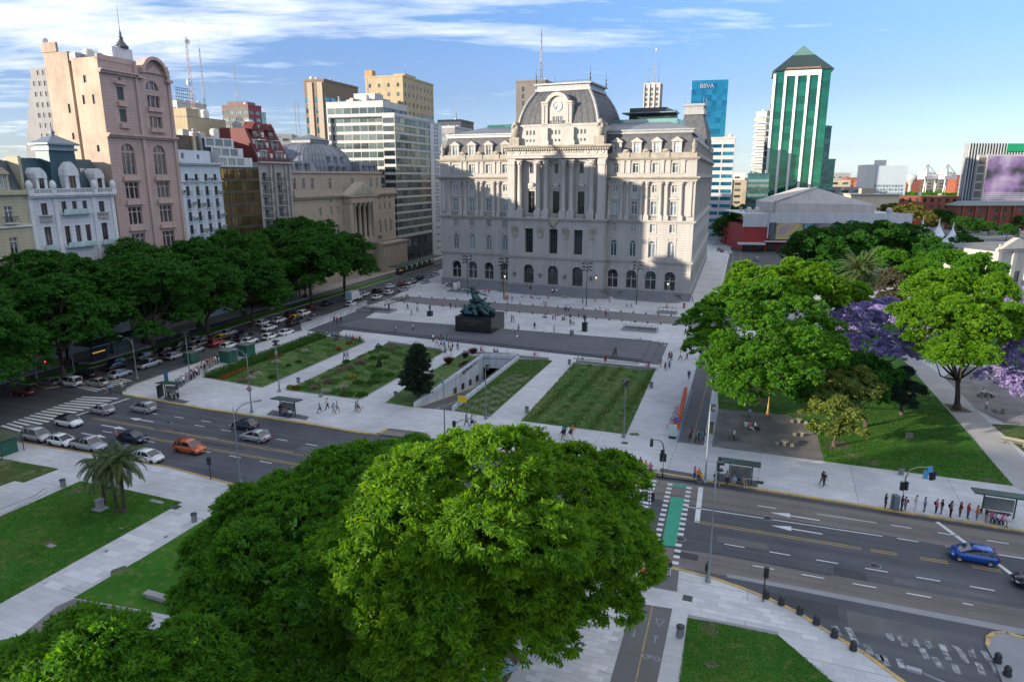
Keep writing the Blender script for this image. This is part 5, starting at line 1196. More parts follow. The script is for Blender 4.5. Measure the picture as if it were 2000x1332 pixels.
b=tower('slab_block','small pale turquoise slab just right of the maroon end wall',511,222,430,519,509,mat('turquoise_wall',(0.25,0.42,0.40),0.8),3,3.2,1.5,1.6,skyg,D=12,clut=0);b.fin()
b=tower('glass_office_tower','brown framed office tower with blue glass front and sand coloured piers',632,158,300,699,593,brn,4.1,4.05,3.95,2.7,blug,side=brn,clut=8,top=5.5,simple=False,kind='B4',fm=fr_grey)
T=SIDE_L(b.D)
for x in(0.25,0.37,0.75,0.87):b.piece('pier',MB().box(-0.6,0.6,-0.5,0.1,0,b.H-0.5),sandm,T@Matrix.Translation((b.D*x,0,0)))
b.fin()
b=tower('art_deco_tower','tall ochre and pale stucco tower with a stepped top and small windows',786,150,345,846,768,yel,4.2,4.2,1.4,1.7,gl_dark,side=yel,clut=4,D=20)
q=mat('mauve_stucco',(0.44,0.38,0.36),0.85,var=0.1,streak=0.15);b.mb('lower_cladding',q).box(-0.12,b.W+0.12,-0.12,b.D*0.9,0,b.H-17)
for z in range(5):
 for k in range(5):b.swin(FRONT,3+k*(b.W-6)/4,b.H-17-4.2*z-3.4,1.5,2.0,False,gl_pale,-0.16)
b.box('stair_tower',mat('brick_orange_render',(0.42,0.24,0.10),0.85,var=0.15,streak=0.2),0,3.4,b.D-4,b.D,b.H,b.H+3.5);b.box('plant_room',yel,b.W*0.3,b.W*0.65,4,10,b.H,b.H+3);b.box('balcony_block',yel,-2.2,0,2,b.D-2,0,b.H-11)
mast(b,b.W*0.45,6,b.H+3,9,w0=0.25);b.fin()
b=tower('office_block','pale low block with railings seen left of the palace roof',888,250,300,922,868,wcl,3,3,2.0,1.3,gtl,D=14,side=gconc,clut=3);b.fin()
b=tower('office_block','small dark brown block with flagpole left of the palace roof',900,237,340,925,884,dconc,3,3,2.0,1.3,gl_dark,D=12,side=wcl,clut=2);mast(b,2,3,b.H,8,w0=0.1);b.fin()
b=tower('dark_tower','dark brown tower rising behind the left shoulder of the palace dome',1008,162,330,1060,1004,dconc,6,3.0,1.2,2.0,gl_black,D=16,side=dconc,clut=5,W=14,rz=R_(-20));b.fin()
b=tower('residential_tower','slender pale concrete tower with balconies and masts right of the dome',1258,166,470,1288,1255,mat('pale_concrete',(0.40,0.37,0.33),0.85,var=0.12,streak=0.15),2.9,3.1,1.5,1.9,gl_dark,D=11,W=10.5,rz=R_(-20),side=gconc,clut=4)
for k in range(4):b.piece('balcony_rib',MB().box(-0.3,0.3,-0.7,0,0,b.H),wcl,Matrix.Translation((0.3+k*3.3,0,0)))
mast(b,2,4,b.H,11,w0=0.4);mast(b,6,3,b.H,22,m=mat('red_white_mast',(0.4,0.3,0.3)),w0=0.45,dishes=1);mast(b,8.5,5,b.H,16,w0=0.25);b.fin()
b=tower('glass_block','plain green glass block beside the slender pale tower',1288,218,420,1313,1285,tg,4,3.6,3.8,3.4,tg,D=14,W=9,rz=R_(-20),side=tg,clut=1);b.fin()
b=tower('office_block','low white rooftop with a dark shed left of the corner dome',1312,240,380,1340,1310,wcl,5,3.5,2,1.6,gl_dark,D=12,W=12,rz=R_(-20),clut=2);b.fin()
loc,H,W_,D_=corner(1352,158,560,1423,1344,R_(-14))
b=B('blue_glass_tower','blue mirror glass tower with white letters at its top','tower',loc,R_(-14));W=W_;D=22
nz=24;fh=4.2
b.sface(FRONT,0,W,0,H,[(W*(i+0.5)/7,H-2.2-fh*(j+1),W/7-0.15,fh-0.25)for j in range(20)for i in range(7)],blug2,pm=blug2,rd=0.12)
b.sface(SIDE_L(D),0,D,0,H,[(D*(i+0.5)/4,H-2.2-fh*(j+1),D/4-0.15,fh-0.25)for j in range(20)for i in range(4)],blug2,pm=blug,rd=0.12)
b.plainbox(W,D,0,H,blug2,'RB');b.mb('roof',roofgrey).quad((0,0,H),(W,0,H),(W,D,H),(0,D,H))
lettering(b,'BBVA',4.4,FRONT,W*0.42,H-4.4,fr_grey,'lettering',depth=0.15,y=-0.2)
lettering(b,'BBVA',3.6,SIDE_L(D),D*0.5,H-5.2,fr_white,'lettering',depth=0.15,y=-0.2)
b.fin()
b=tower('banded_block','white block with blue window bands below the blue glass tower',1388,272,330,1429,1383,wcl,5,3.4,4.9,1.6,blug2,D=12,W=11,rz=R_(-18),side=wcl,clut=3);b.fin()
b=tower('low_office','low grey building with rooftop plant at the end of the street',1392,342,420,1425,1386,gconc,3,3.2,1.6,1.6,gl_dark,D=14,W=11,rz=R_(-18),clut=3);q=MB();q.cb(0,0,0,2.4,2.4,2);q.add([(-1.3,-1.3,2),(1.3,-1.3,2),(1.3,1.3,2),(-1.3,1.3,2),(0,0,5.5)],[(0,1,4),(1,2,4),(2,3,4),(3,0,4)]);b.piece('pointed_turret',q,slate,Matrix.Translation((2,2,b.H)));b.fin()
b=tower('white_flats','white residential tower with stacked balconies left of the green tower',1478,222,430,1497,1472,mat('bright_white_render',(0.62,0.60,0.55),0.7,var=0.06),6,3.3,5.0,1.3,gl_dark,D=10,W=6.5,rz=R_(-18),side=mat('bright_white_render',(0.62,0.60,0.55)),clut=2)
for k in range(15):b.piece('balcony',MB().box(-1.0,5.4,-1.0,0,0,1.3).box(-1.0,0,0,4,0,1.3),MATS['bright_white_render'],Matrix.Translation((0,0,b.H-4.4-3.3*k)))
b.fin()
loc,H,W_,D_=corner(1499,214,400,1514,1495,R_(-18))
b=B('stepped_glass_tower','grey stepped glass tower half hidden behind the green tower','tower',loc,R_(-18))
for k,(w0,top_)in enumerate(((0,214),(1.3,200),(2.2,188),(3.0,178))):
 h=corner(1500,top_,400)[1];b.sface(Matrix.Translation((0,0.3*k,0)),w0,5.5,0,h,[(w0+(5.5-w0)*(i+0.5)/2,h-3.6*(j+1),(5.5-w0)/2-0.3,2.6)for i in range(2)for j in range(16)],gconc,pm=gtl,rd=0.2)
 b.plainbox(5.5-w0,8,0,h,gconc,'LRB',x0=w0,y0=0.3*k)
 b.mb('roof',roofgrey).quad((w0,0.3*k,h),(5.5,0.3*k,h),(5.5,8,h),(w0,8,h))
b.fin()
GRZ=R_(-19)
loc,H,W_,D_=corner(1514,141,345,1624,1506,GRZ)
b=B('green_tower','tall green glass tower with white vertical piers and a pyramid roof','tower',loc,GRZ);W=W_;D=26
b.sface(FRONT,0,W,0,H,[(W*0.09 if i==0 else W*(0.30+0.213*(i-1))if i<4 else W*0.915,H-1.5-3.3*(j+1),W*(0.155 if i in(0,4)else 0.185),3.15)for i in range(5)for j in range(23)],grng,pm=grng,rd=0.15)
b.sface(SIDE_L(D),0,D,0,H,[(D*(i+0.5)/4,H-1.5-3.3*(j+1),D/4-0.2,3.15)for i in range(4)for j in range(20)],grng,pm=grng2,rd=0.15)
b.plainbox(W,D,0,H,grng,'RB')
wp=mat('white_pier',(0.66,0.65,0.62),0.6,var=0.04)
for x in(0.0,0.20,0.40,0.61,0.81):b.piece('white_pier',MB().box(x*W-0.55,x*W+0.55,-0.7,0.1,0,H-(2.2 if x>0.1 else 1.0)),wp)
b.piece('pier_beam',MB().box(0.2*W-0.56,0.81*W+0.56,-0.72,0.1,H-2.2,H+0.2),wp)
pk=corner(1572,97,358)[1]
q=MB();q.add([(-1.2,-1.0,H+0.2),(W+1.2,-1.0,H+0.2),(W+1.2,D+1,H+0.2),(-1.2,D+1,H+0.2),(W*0.5,D*0.5,pk+0.6)],[(0,1,4),(1,2,4),(2,3,4),(3,0,4),(3,2,1,0)]);b.piece('pyramid_roof',q,glass('smoky_green_glass',(0.01,0.03,0.028),(0.025,0.06,0.055),rough=0.15,metal=0.4))
q=MB();f_=0.38;zc=H+0.2+(pk-H)*(1-f_);q.add([(W/2-(W/2+1.2)*f_-0.1,D/2-(D/2+1)*f_-0.1,zc+0.2),(W/2+(W/2+1.2)*f_+0.1,D/2-(D/2+1)*f_-0.1,zc+0.2),(W/2+(W/2+1.2)*f_+0.1,D/2+(D/2+1)*f_+0.1,zc+0.2),(W/2-(W/2+1.2)*f_-0.1,D/2+(D/2+1)*f_+0.1,zc+0.2),(W/2,D/2,pk+1.0)],[(0,1,4),(1,2,4),(2,3,4),(3,0,4)]);b.piece('glass_apex',q,glass('clear_green_glass',(0.10,0.20,0.17),(0.25,0.36,0.33),rough=0.08,metal=0.3))
b.piece('maintenance_rail',MB().box(0.2*W,0.81*W,-0.4,0.0,H+0.8,H+1.6),brn)
for k in range(4):
 pass
b.fin()
b=tower('glass_block','blue-green glass block stepping out behind the right edge of the green tower',1598,250,372,1622,1590,glass('teal_block_glass',(0.01,0.07,0.08),(0.04,0.18,0.19),metal=0.5),2.5,3.4,2.3,2.8,glass('teal_block_glass',(0.01,0.07,0.08)),D=14,W=6.5,rz=GRZ,clut=1);b.fin()
b=tower('glass_block','lower teal glass block at the right foot of the green tower',1600,314,362,1627,1596,glass('teal_block_glass',(0.01,0.07,0.08)),2.5,3.4,2.3,2.8,glass('teal_block_glass',(0.01,0.07,0.08)),D=14,W=7.6,rz=GRZ,clut=1);b.fin()
b=tower('low_glass_office','low dark glass office with louvres left of the green tower',1461,342,330,1497,1455,glass('teal_block_glass',(0.01,0.07,0.08)),9.5,2.2,9.3,1.4,gtl,D=16,W=9.6,rz=GRZ,side=gconc,clut=3,zlow=0);b.fin()
ARZ=R_(-4)
loc=G(1448,492);b=B('sports_arena','red and white arena with billboards and a big pale gabled roof','arena',loc,ARZ)
redw=mat('red_render',(0.30,0.035,0.03),0.85,var=0.15,streak=0.2);whw=mat('arena_white',(0.50,0.51,0.53),0.8,var=0.1,streak=0.2)
W=66;q=b.mb('red_wall',redw);q.box(0,W-3,0,40,3.4,10.8);q.box(0.5,W-3.5,1.2,39,0,3.4);q.box(W-6,W+4,0.5,30,0,13)
q=b.mb('white_band',whw);q.box(-0.2,10,-0.2,0.3,10.2,15.5);q.box(10,W,-0.5,0.3,11.6,15.8);q.box(0.3,W,0.3,40,15,15.3);q.box(9.6,10.1,-0.5,0.2,5.6,11.6)
b.piece('canopy',MB().box(-2,8.5,-3.5,0,3.2,3.9),whw);b.piece('canopy',MB().box(8.5,40,-2.2,0,4.2,4.6),whw)
for k in range(12):b.swin(Matrix.Translation((0,1.0,0)),3+k*4.6,0.2,3.6,2.7,False,gl_black,0.15)
def poster(name,cols,x0,x1,z0,z1,y=-0.75):
 m=bpy.data.materials.new(name);m.use_nodes=True;t=m.node_tree;n=t.nodes;l=t.links;bs=n['Principled BSDF'];bs.inputs['Roughness'].default_value=0.5
 tc=n.new('ShaderNodeTexCoord');q_=n.new('ShaderNodeTexNoise');q_.inputs['Scale'].default_value=1.6;q_.inputs['Detail'].default_value=2;l.new(tc.outputs['Generated'],q_.inputs['Vector'])
 r=n.new('ShaderNodeValToRGB');l.new(q_.outputs['Fac'],r.inputs[0]);e=r.color_ramp.elements
 e[0].position=0.32;e[0].color=(*cols[0],1);e[1].position=0.68;e[1].color=(*cols[-1],1)
 for i,c in enumerate(cols[1:-1]):k_=e.new(0.32+0.36*(i+1)/(len(cols)-1));k_.color=(*c,1)
 l.new(r.outputs[0],bs.inputs['Base Color']);return b.piece('billboard',MB().box(x0,x1,y,y+0.25,z0,z1),m)
poster('poster_gold',[(0.20,0.17,0.15),(0.50,0.40,0.12),(0.35,0.25,0.30),(0.45,0.30,0.50)],13,23.5,5.2,11.8)
poster('poster_dark',[(0.04,0.05,0.05),(0.08,0.10,0.11),(0.12,0.13,0.14)],10.4,12.9,5.0,12.0);poster('poster_blue',[(0.10,0.22,0.28),(0.16,0.28,0.34)],23.9,27.5,6.5,11.4)
poster('poster_grey',[(0.05,0.07,0.07),(0.20,0.22,0.20),(0.10,0.11,0.11)],27.9,44,5.4,11.8)
q=MB();q.T=Matrix.Rotation(R_(90),4,'X');q.lathe([(4.2,0),(4.2,0.3),(0,0.3)],n=20);bb_=b.piece('round_billboard',q,mat('poster_crimson',(0.40,0.05,0.10),0.5),Matrix.Translation((31.5,-0.8,6.2)))
lettering(bb_,'BOLI',2.6,FRONT,0,-0.2,fr_white,'lettering',depth=0.1,y=-0.45)
q=b.mb('arena_roof',mat('pale_roof_sheet',(0.46,0.42,0.40),0.8,var=0.15,scale=0.3,streak=0.15));x0,x1=12.5,52
q.add([(x0,2,15.3),(x1,2,15.3),(x1,2,19.0),(x0,2,19.8),(30,6,25.5),(x0,30,19.8),(x1,30,19.0),(30,30,25.5),(x0,30,15.3),(x1,30,15.3)],[(0,1,2,3),(3,2,4),(3,4,7,5),(2,6,7,4),(0,3,5,8),(1,9,6,2)])
b.piece('roof_parapet',MB().tube([(x0-0.3,1.8,15.4),(x0-0.3,1.8,20.3),(29.5,5.8,26.0)],0.45,5),mat('pale_roof_trim',(0.46,0.44,0.42)))
clutter(b,2,10,5,30,15.3,6,61);clutter(b,54,62,5,30,15.3,4,62);b.fin()
brick=mat('red_brick',(0.26,0.075,0.04),0.9,var=0.2,scale=0.3,fine=0.1)
def block(name,label,pxl,pxr,ytop,d,D,m,rz,fw=4,fh=4,ww=1.6,wh=2.0,pm=None,H0=0,cat='building',clut=3,roofm=None,arch=False,cnt=1):
 P=AT(pxl,ytop,d);H=P.z;a=(pxr-1000)/FOC;D0=d*math.cos(TILT)+(CAM_H-H)*math.sin(TILT);W=(a*D0-P.x)/(math.cos(rz)-a*math.sin(rz)*math.cos(TILT))
 b=B(name,label,cat,(P.x,P.y),rz);n=max(1,int(W/fw));nz=max(1,int((H-H0)/fh))
 while n*nz>250:n-=1
 b.sface(FRONT,0,W,H0,H,[(W*(i+0.5)/n,H0+fh*j+(fh-wh)/2+0.2,min(ww,W/n-0.2),wh,arch)for i in range(n)for j in range(nz)if H0+fh*j+(fh-wh)/2+0.2+wh<H],m,pm=pm,rd=0.3)
 b.plainbox(W,D,H0,H,m,'LRB');b.mb('roof',roofm or roofgrey).box(0.1,W-0.1,0.1,D-0.1,H-0.2,H+0.01)
 if clut:clutter(b,W*0.1,W*0.9,D*0.2,D*0.8,H,clut,int(pxl))
 b.W,b.H,b.D=W,H,D;return b
b=block('brick_warehouse','long red brick warehouse with slate roof behind the glass pavilion',1757,1873,383,470,22,brick,R_(-8),4.2,4.2,2.0,2.6,gl_dark,roofm=slate_d);b.fin()
b=block('glass_pavilion','cream glazed pavilion with a flat roof and slim white fins',1667,1757,381,440,24,mat('cream_mullion',(0.60,0.52,0.38),0.7),R_(-3),2.6,10,2.3,8.5,glass('warm_glass',(0.30,0.25,0.15),(0.55,0.45,0.28),metal=0.4));b.box('roof_slab',wcl,-1,b.W+1,-1.5,24,b.H,b.H+0.6);b.box('roof_hut',sandm,8,16,6,12,b.H+0.6,b.H+4);b.fin()
b=block('brick_dock_building','orange-red brick dock building with green-grey hipped roof at the right edge',1872,2120,402,400,10,mat('dock_brick',(0.19,0.06,0.035),0.9,var=0.25,scale=0.3,fine=0.1),R_(2),5,4.5,2.4,2.6,gl_dark,clut=0)
q=b.mb('hipped_roof',mat('green_grey_roof',(0.16,0.20,0.19),0.7,var=0.1));hip(q,-1,b.W+1,-1,11,b.H,b.H+2.6,5)
for k in range(7):b.piece('brick_pier',MB().box(-0.5,0.5,-0.7,0,0,b.H-0.3),brick,Matrix.Translation((3+k*7.5,0,0)))
b.fin()
loc,H,W_,D_=corner(1893,280,470,2200,1883,R_(4))
b=B('screen_building','grey office block with vertical fins, green panel and huge screen at the right edge','building',loc,R_(4));W=W_
fin_=mat('grey_fin',(0.38,0.40,0.42),0.6);scr=bpy.data.materials.new('screen_print');scr.use_nodes=True
b.plainbox(W,4,0,H,mat('dark_blue_facade',(0.03,0.05,0.07),0.3),'FRB');b.plainbox(W,4,0,H,gconc,'L',part='end_wall');b.mb('roof',roofgrey).quad((0,0,H),(W,0,H),(W,4,H),(0,4,H))
for k in range(34):b.piece('fin',MB().box(-0.28,0.28,-0.9,0.0,0,H),fin_,Matrix.Translation((0.5+k*2.0,0,0)))
b.box('green_panel',mat('green_panel',(0.01,0.30,0.13),0.6),26,62,-1.5,-1.0,H-5.2,H-0.3)
b.box('grey_frame',wcl,6.5,12,-2.2,-1.0,0,H-7.5)
for k in range(6):b.piece('grey_panel',MB().box(-2.2,2.2,-2.5,-2.2,0,4.2),dconc,Matrix.Translation((9.2,0,H-13.5-5.4*k)))
b.box('screen_frame',wcl,12.2,60,-2.6,-1.0,8,H-7.2)
t=scr.node_tree;n=t.nodes;l=t.links;bs=n['Principled BSDF'];bs.inputs['Roughness'].default_value=0.35
tc=n.new('ShaderNodeTexCoord');q_=n.new('ShaderNodeTexNoise');q_.inputs['Scale'].default_value=2.2;q_.inputs['Detail'].default_value=3;l.new(tc.outputs['Generated'],q_.inputs['Vector'])
r_=n.new('ShaderNodeValToRGB');l.new(q_.outputs['Fac'],r_.inputs[0]);e=r_.color_ramp.elements;e[0].position=0.38;e[0].color=(0.05,0.05,0.06,1);e[1].position=0.62;e[1].color=(0.40,0.36,0.46,1);k_=e.new(0.5);k_.color=(0.24,0.16,0.32,1);l.new(r_.outputs[0],bs.inputs['Base Color'])
b.box('big_screen',scr,13,59,-2.9,-2.6,9,H-8.5)
for k in range(9):b.piece('louvre',MB().box(13,59,-3.1,-2.95,0,0.35),fin_,Matrix.Translation((0,0,9.6+k*1.2)))
b.fin()
b=block('white_slab_block','white and pale blue slab block alone on the skyline',1697,1712,322,620,30,mat('bright_white_render',(0.62,0.60,0.55)),R_(-10),20,5,0.1,1,gl_dark,clut=0)
b.sface(Matrix.Translation((b.W,0,0)),0,26,0,b.H-1,[(1.5+2.4*i,2+3.2*j,1.9,2.0)for i in range(10)for j in range(7)],mat('pale_blue_panel',(0.36,0.42,0.48),0.6),pm=skyg);b.plainbox(26,30,0,b.H-1,MATS['pale_blue_panel'],'RB',x0=b.W);b.mb('roof',roofgrey).quad((0,0,b.H-1),(b.W+26,0,b.H-1),(b.W+26,30,b.H-1),(0,30,b.H-1));b.box('plant_room',MATS['bright_white_render'],8,16,5,12,b.H-1,b.H+4)
b.fin()
def crane(px,lab,d=900):
 P=AT(px,330,d);b=B('harbour_crane',lab,'crane',(P.x,P.y),R_(20));h=P.z;wc=mat('crane_white',(0.62,0.60,0.56),0.6);q=MB()
 for sx in(-8,8):
  for sy in(-6,6):q.tube([(sx*1.3,sy,0),(sx,sy,h*0.7)],0.9,4)
 q.box(-11,11,-7,7,h*0.68,h*0.78);q.tube([(-4,0,h*0.75),(0,0,h+6)],0.9,4);q.tube([(4,0,h*0.75),(0,0,h+6)],0.9,4);q.tube([(-14,0,h*0.85),(16,0,h*0.85)],1.0,4);q.tube([(0,0,h+6),(16,0,h*0.85)],0.5,4);q.tube([(0,0,h+6),(-14,0,h*0.85)],0.5,4);q.box(-5,5,-4,4,h*0.78,h*0.9)
 b.piece('gantry',q,wc);b.fin()
crane(1811,'white harbour crane left of the tree-topped skyline gap');crane(1850,'white harbour crane nearest the finned screen building')
b=B('water_tower','white mushroom water tower left of the harbour cranes','tower',(AT(1780,345,760).x,760),0);q=MB();q.lathe([(2.2,0),(1.8,22),(5,26),(6,28),(6,31),(0.5,33)],n=12);b.piece('tank',q,wcl);b.fin()
rf=random.Random(4);hm_=[wcl,och,brick,gconc,dconc,mat('pink_render',(0.40,0.25,0.2),0.9,var=0.1),MATS['bright_white_render']]
FBL=['bright white low block right of the banded block','cream low block just left of the low glass office','cream low block at the end of the palace street','white low block behind the right foot of the green tower','cream low block between green tower and slab block','grey low block in front of the cream ones right of the green tower','red brick low block beside the white slab block','pink low block behind the white slab block','red brick low block under the water tower','dark low block beneath the harbour cranes','red brick low block beneath the right harbour crane','cream low block near the finned screen building','brown low block in front of the arena roof on its right','grey low block on the skyline right of the green tower','grey low block at the skyline behind the banded block','grey low block on the skyline left of the brown glass tower','dark low block seen just right of the palace dome']
def far_block(px,wpx,ytop,d,m,lab):
 b=block('low_block',lab,px,px+wpx,ytop,d,20,m,R_(rf.uniform(-12,5)),7,4.5,4.5,1.8,gl_dark,clut=0);b.e['group']='low buildings along the skyline';b.fin()
for i,(px,w_,y,d,m)in enumerate([(1426,30,338,640,6),(1456,24,348,600,0),(1425,34,352,520,1),(1622,40,352,560,1),(1655,34,347,760,2),(1640,46,366,470,3),(1690,30,356,700,2),(1716,40,349,900,5),(1760,40,352,820,2),(1800,70,346,1000,4),(1842,40,342,1100,2),(1868,30,350,800,2),(1600,60,372,480,4),(1622,40,338,900,3),(1398,30,345,520,3),(520,50,262,520,3),(1200,60,240,520,4)]):
 far_block(px,w_,y,d,hm_[m],FBL[i])
b=block('classical_building','cream classical building with pediment and balustrade at the right edge',1948,2260,492,178,22,stp,R_(16),5.2,7.0,1.8,4.2,gl_dark,clut=0)
q=MB();q.box(-0.5,b.W,-0.6,0.2,b.H,b.H+0.8);b.piece('cornice',q,stp);q=MB();q.xz([(-2,0),(9,0),(3.5,2.8)],-1.4,0.2);b.piece('pediment',q,stp,Matrix.Translation((1.5,0,b.H+0.8)));q=MB();q.box(0.3,b.W,-0.3,0,b.H+0.8,b.H+2.0);b.piece('balustrade',q,stp)
for k in range(6):b.piece('pilaster',MB().box(-0.6,0.6,-0.5,0.05,0,b.H),stp,Matrix.Translation((0.6+k*5.2,0,0)))
T=SIDE_L(22);b.sface(Matrix.Translation((-7,5,0)),0,7,0,b.H-3,[(3.5,1.5,1.6,3),(3.5,7,1.6,3)],stp,part='side_wing');b.plainbox(7,12,0,b.H-3,stp,'LB',part='side_wing',x0=-7,y0=5);b.mb('roof',roofgrey).quad((-7,5,b.H-3),(0,5,b.H-3),(0,17,b.H-3),(-7,17,b.H-3));b.fin()
tm=mat('tent_canvas',(0.62,0.63,0.66),0.7,var=0.05)
for i,(px,py)in enumerate(((1795,490),(1826,497),(1852,510))):
 c=G(px,py);b=B('white_tent','white peaked tent behind the trees, '+('farthest left','middle one','farthest right')[i]+' of the three','tent',c,R_(-25),'three white tents');q=MB();n=16;prv=None
 for r,z in((8,4.0),(6,5.0),(4,6.2),(2,8.2),(0.5,11),(0.15,12.5)):
  cur=[(r*math.copysign(abs(math.cos(2*math.pi*k/n))**0.6,math.cos(2*math.pi*k/n)),r*1.2*math.copysign(abs(math.sin(2*math.pi*k/n))**0.6,math.sin(2*math.pi*k/n)),z)for k in range(n)]
  if prv:
   for k in range(n):q.quad(prv[k],prv[(k+1)%n],cur[(k+1)%n],cur[k])
  prv=cur
 b.piece('canopy',q,tm);q=MB();q.cyl(0,0,0,0.15,14,6);b.piece('pole',q,fr_white)
 for sx in(-7.4,7.4):
  for sy in(-9,9):b.piece('pole',MB().cyl(sx,sy,0,0.12,4.1,6),fr_white)
 b.fin()
def off_block(u,W,H,D=18,off=0.0):
 b=B('shading_block','unseen cream stone block added to the avenue row to shade the square','building',AL(u,off),RZ,'unseen shading blocks beyond the left edge')
 n=int(W/4);b.sface(FRONT,0,W,0,H,[(W*(i+0.5)/n,1.5+4*j,1.6,2.4)for i in range(n)for j in range(int(H/4)-1)],cream);b.plainbox(W,D,0,H,cream,'LRB');b.mb('roof',roofgrey).quad((0,0,H),(W,0,H),(W,D,H),(0,D,H));b.fin()
OFFB=[(-167,20,40,0),(-191,23,43,0),(-215,23,42,0),(-238,22,31,0),(-259,12,39,0),(-275,16,29,0),(-289,14,43,0),(-311,24,44,0),(-336,24,42,0),(-362,25,43,0),(-226,24,44,-45)]  # unseen blocks added as shadow casters; heights and gaps shape the sunlight
for u,W_,H_,of in OFFB:off_block(u,W_,H_,16,of)
#TREES
def leafmat(name,c1,c2,trans=0.35,rough=0.6,tcol=None):
 m=bpy.data.materials.new(name);m.use_nodes=True;MATS[name]=m;t=m.node_tree;n=t.nodes;l=t.links;n.clear()
 o=n.new('ShaderNodeOutputMaterial');at=n.new('ShaderNodeAttribute');at.attribute_name='tone'
 mx=n.new('ShaderNodeMixRGB');mx.inputs[1].default_value=(*c1,1);mx.inputs[2].default_value=(*c2,1);l.new(at.outputs['Fac'],mx.inputs[0])
 d=n.new('ShaderNodeBsdfPrincipled');d.inputs['Roughness'].default_value=rough;d.inputs['Specular IOR Level'].default_value=0.25;l.new(mx.outputs[0],d.inputs['Base Color'])
 tr=n.new('ShaderNodeBsdfTranslucent');tc_=n.new('ShaderNodeMixRGB');tc_.blend_type='MULTIPLY';tc_.inputs[0].default_value=1;tc_.inputs[2].default_value=(*(tcol or(1.5,1.35,0.5)),1);l.new(mx.outputs[0],tc_.inputs[1]);l.new(tc_.outputs[0],tr.inputs['Color'])
 ms=n.new('ShaderNodeMixShader');ms.inputs[0].default_value=trans;l.new(d.outputs[0],ms.inputs[1]);l.new(tr.outputs[0],ms.inputs[2]);l.new(ms.outputs[0],o.inputs[0]);return m
lf_tipa=leafmat('feathery_leaf',(0.018,0.092,0.008),(0.095,0.240,0.012),0.5,tcol=(2.2,1.9,0.4))
lf_sun=leafmat('sunlit_feathery_leaf',(0.022,0.108,0.005),(0.150,0.290,0.012),0.5,tcol=(2.1,1.8,0.4))  # lighter, yellower feathery leaf with the sunlit tint put into its colour
lf_dark=leafmat('deep_green_leaf',(0.010,0.072,0.008),(0.050,0.165,0.014),0.35)
lf_yel=leafmat('yellow_green_leaf',(0.075,0.085,0.018),(0.16,0.15,0.03),0.35)
lf_olive=leafmat('olive_leaf',(0.050,0.095,0.016),(0.17,0.20,0.035),0.25)
lf_jac=leafmat('lilac_blossom',(0.17,0.14,0.34),(0.42,0.34,0.62),0.25,tcol=(1.1,1.0,1.1))
lf_con=leafmat('conifer_needle',(0.010,0.026,0.014),(0.028,0.055,0.026),0.05)
lf_palm=leafmat('palm_frond_leaf',(0.030,0.060,0.016),(0.075,0.105,0.03),0.15)
lf_brown=leafmat('brown_twig_leaf',(0.040,0.035,0.022),(0.085,0.075,0.035),0.15)
bark=mat('bark',(0.06,0.045,0.035),0.95,var=0.3,scale=2.0,fine=0.2,bump=0.6,bscale=12)
def quads_mesh(name,C,A,Bv,tone,m):
 """leaf quads: centre, half axis A, half axis B"""
 n=len(C);V=np.empty((n,4,3),np.float32)
 V[:,0]=C-A-Bv*0.4;V[:,1]=C+A*0.2-Bv;V[:,2]=C+A;V[:,3]=C+A*0.2+Bv
 me=bpy.data.meshes.new(name);me.vertices.add(4*n);me.vertices.foreach_set('co',V.ravel())
 me.loops.add(4*n);me.loops.foreach_set('vertex_index',np.arange(4*n,dtype=np.int32))
 me.polygons.add(n);me.polygons.foreach_set('loop_start',np.arange(0,4*n,4,dtype=np.int32))
 try:me.polygons.foreach_set('loop_total',np.full(n,4,np.int32))
 except Exception:pass
 at=me.attributes.new('tone','FLOAT','POINT');at.data.foreach_set('value',np.repeat(tone.astype(np.float32),4))
 me.materials.append(m);me.update(calc_edges=True);return me
def unit(v):return v/np.maximum(np.linalg.norm(v,axis=1,keepdims=True),1e-6)
CLD=0.5
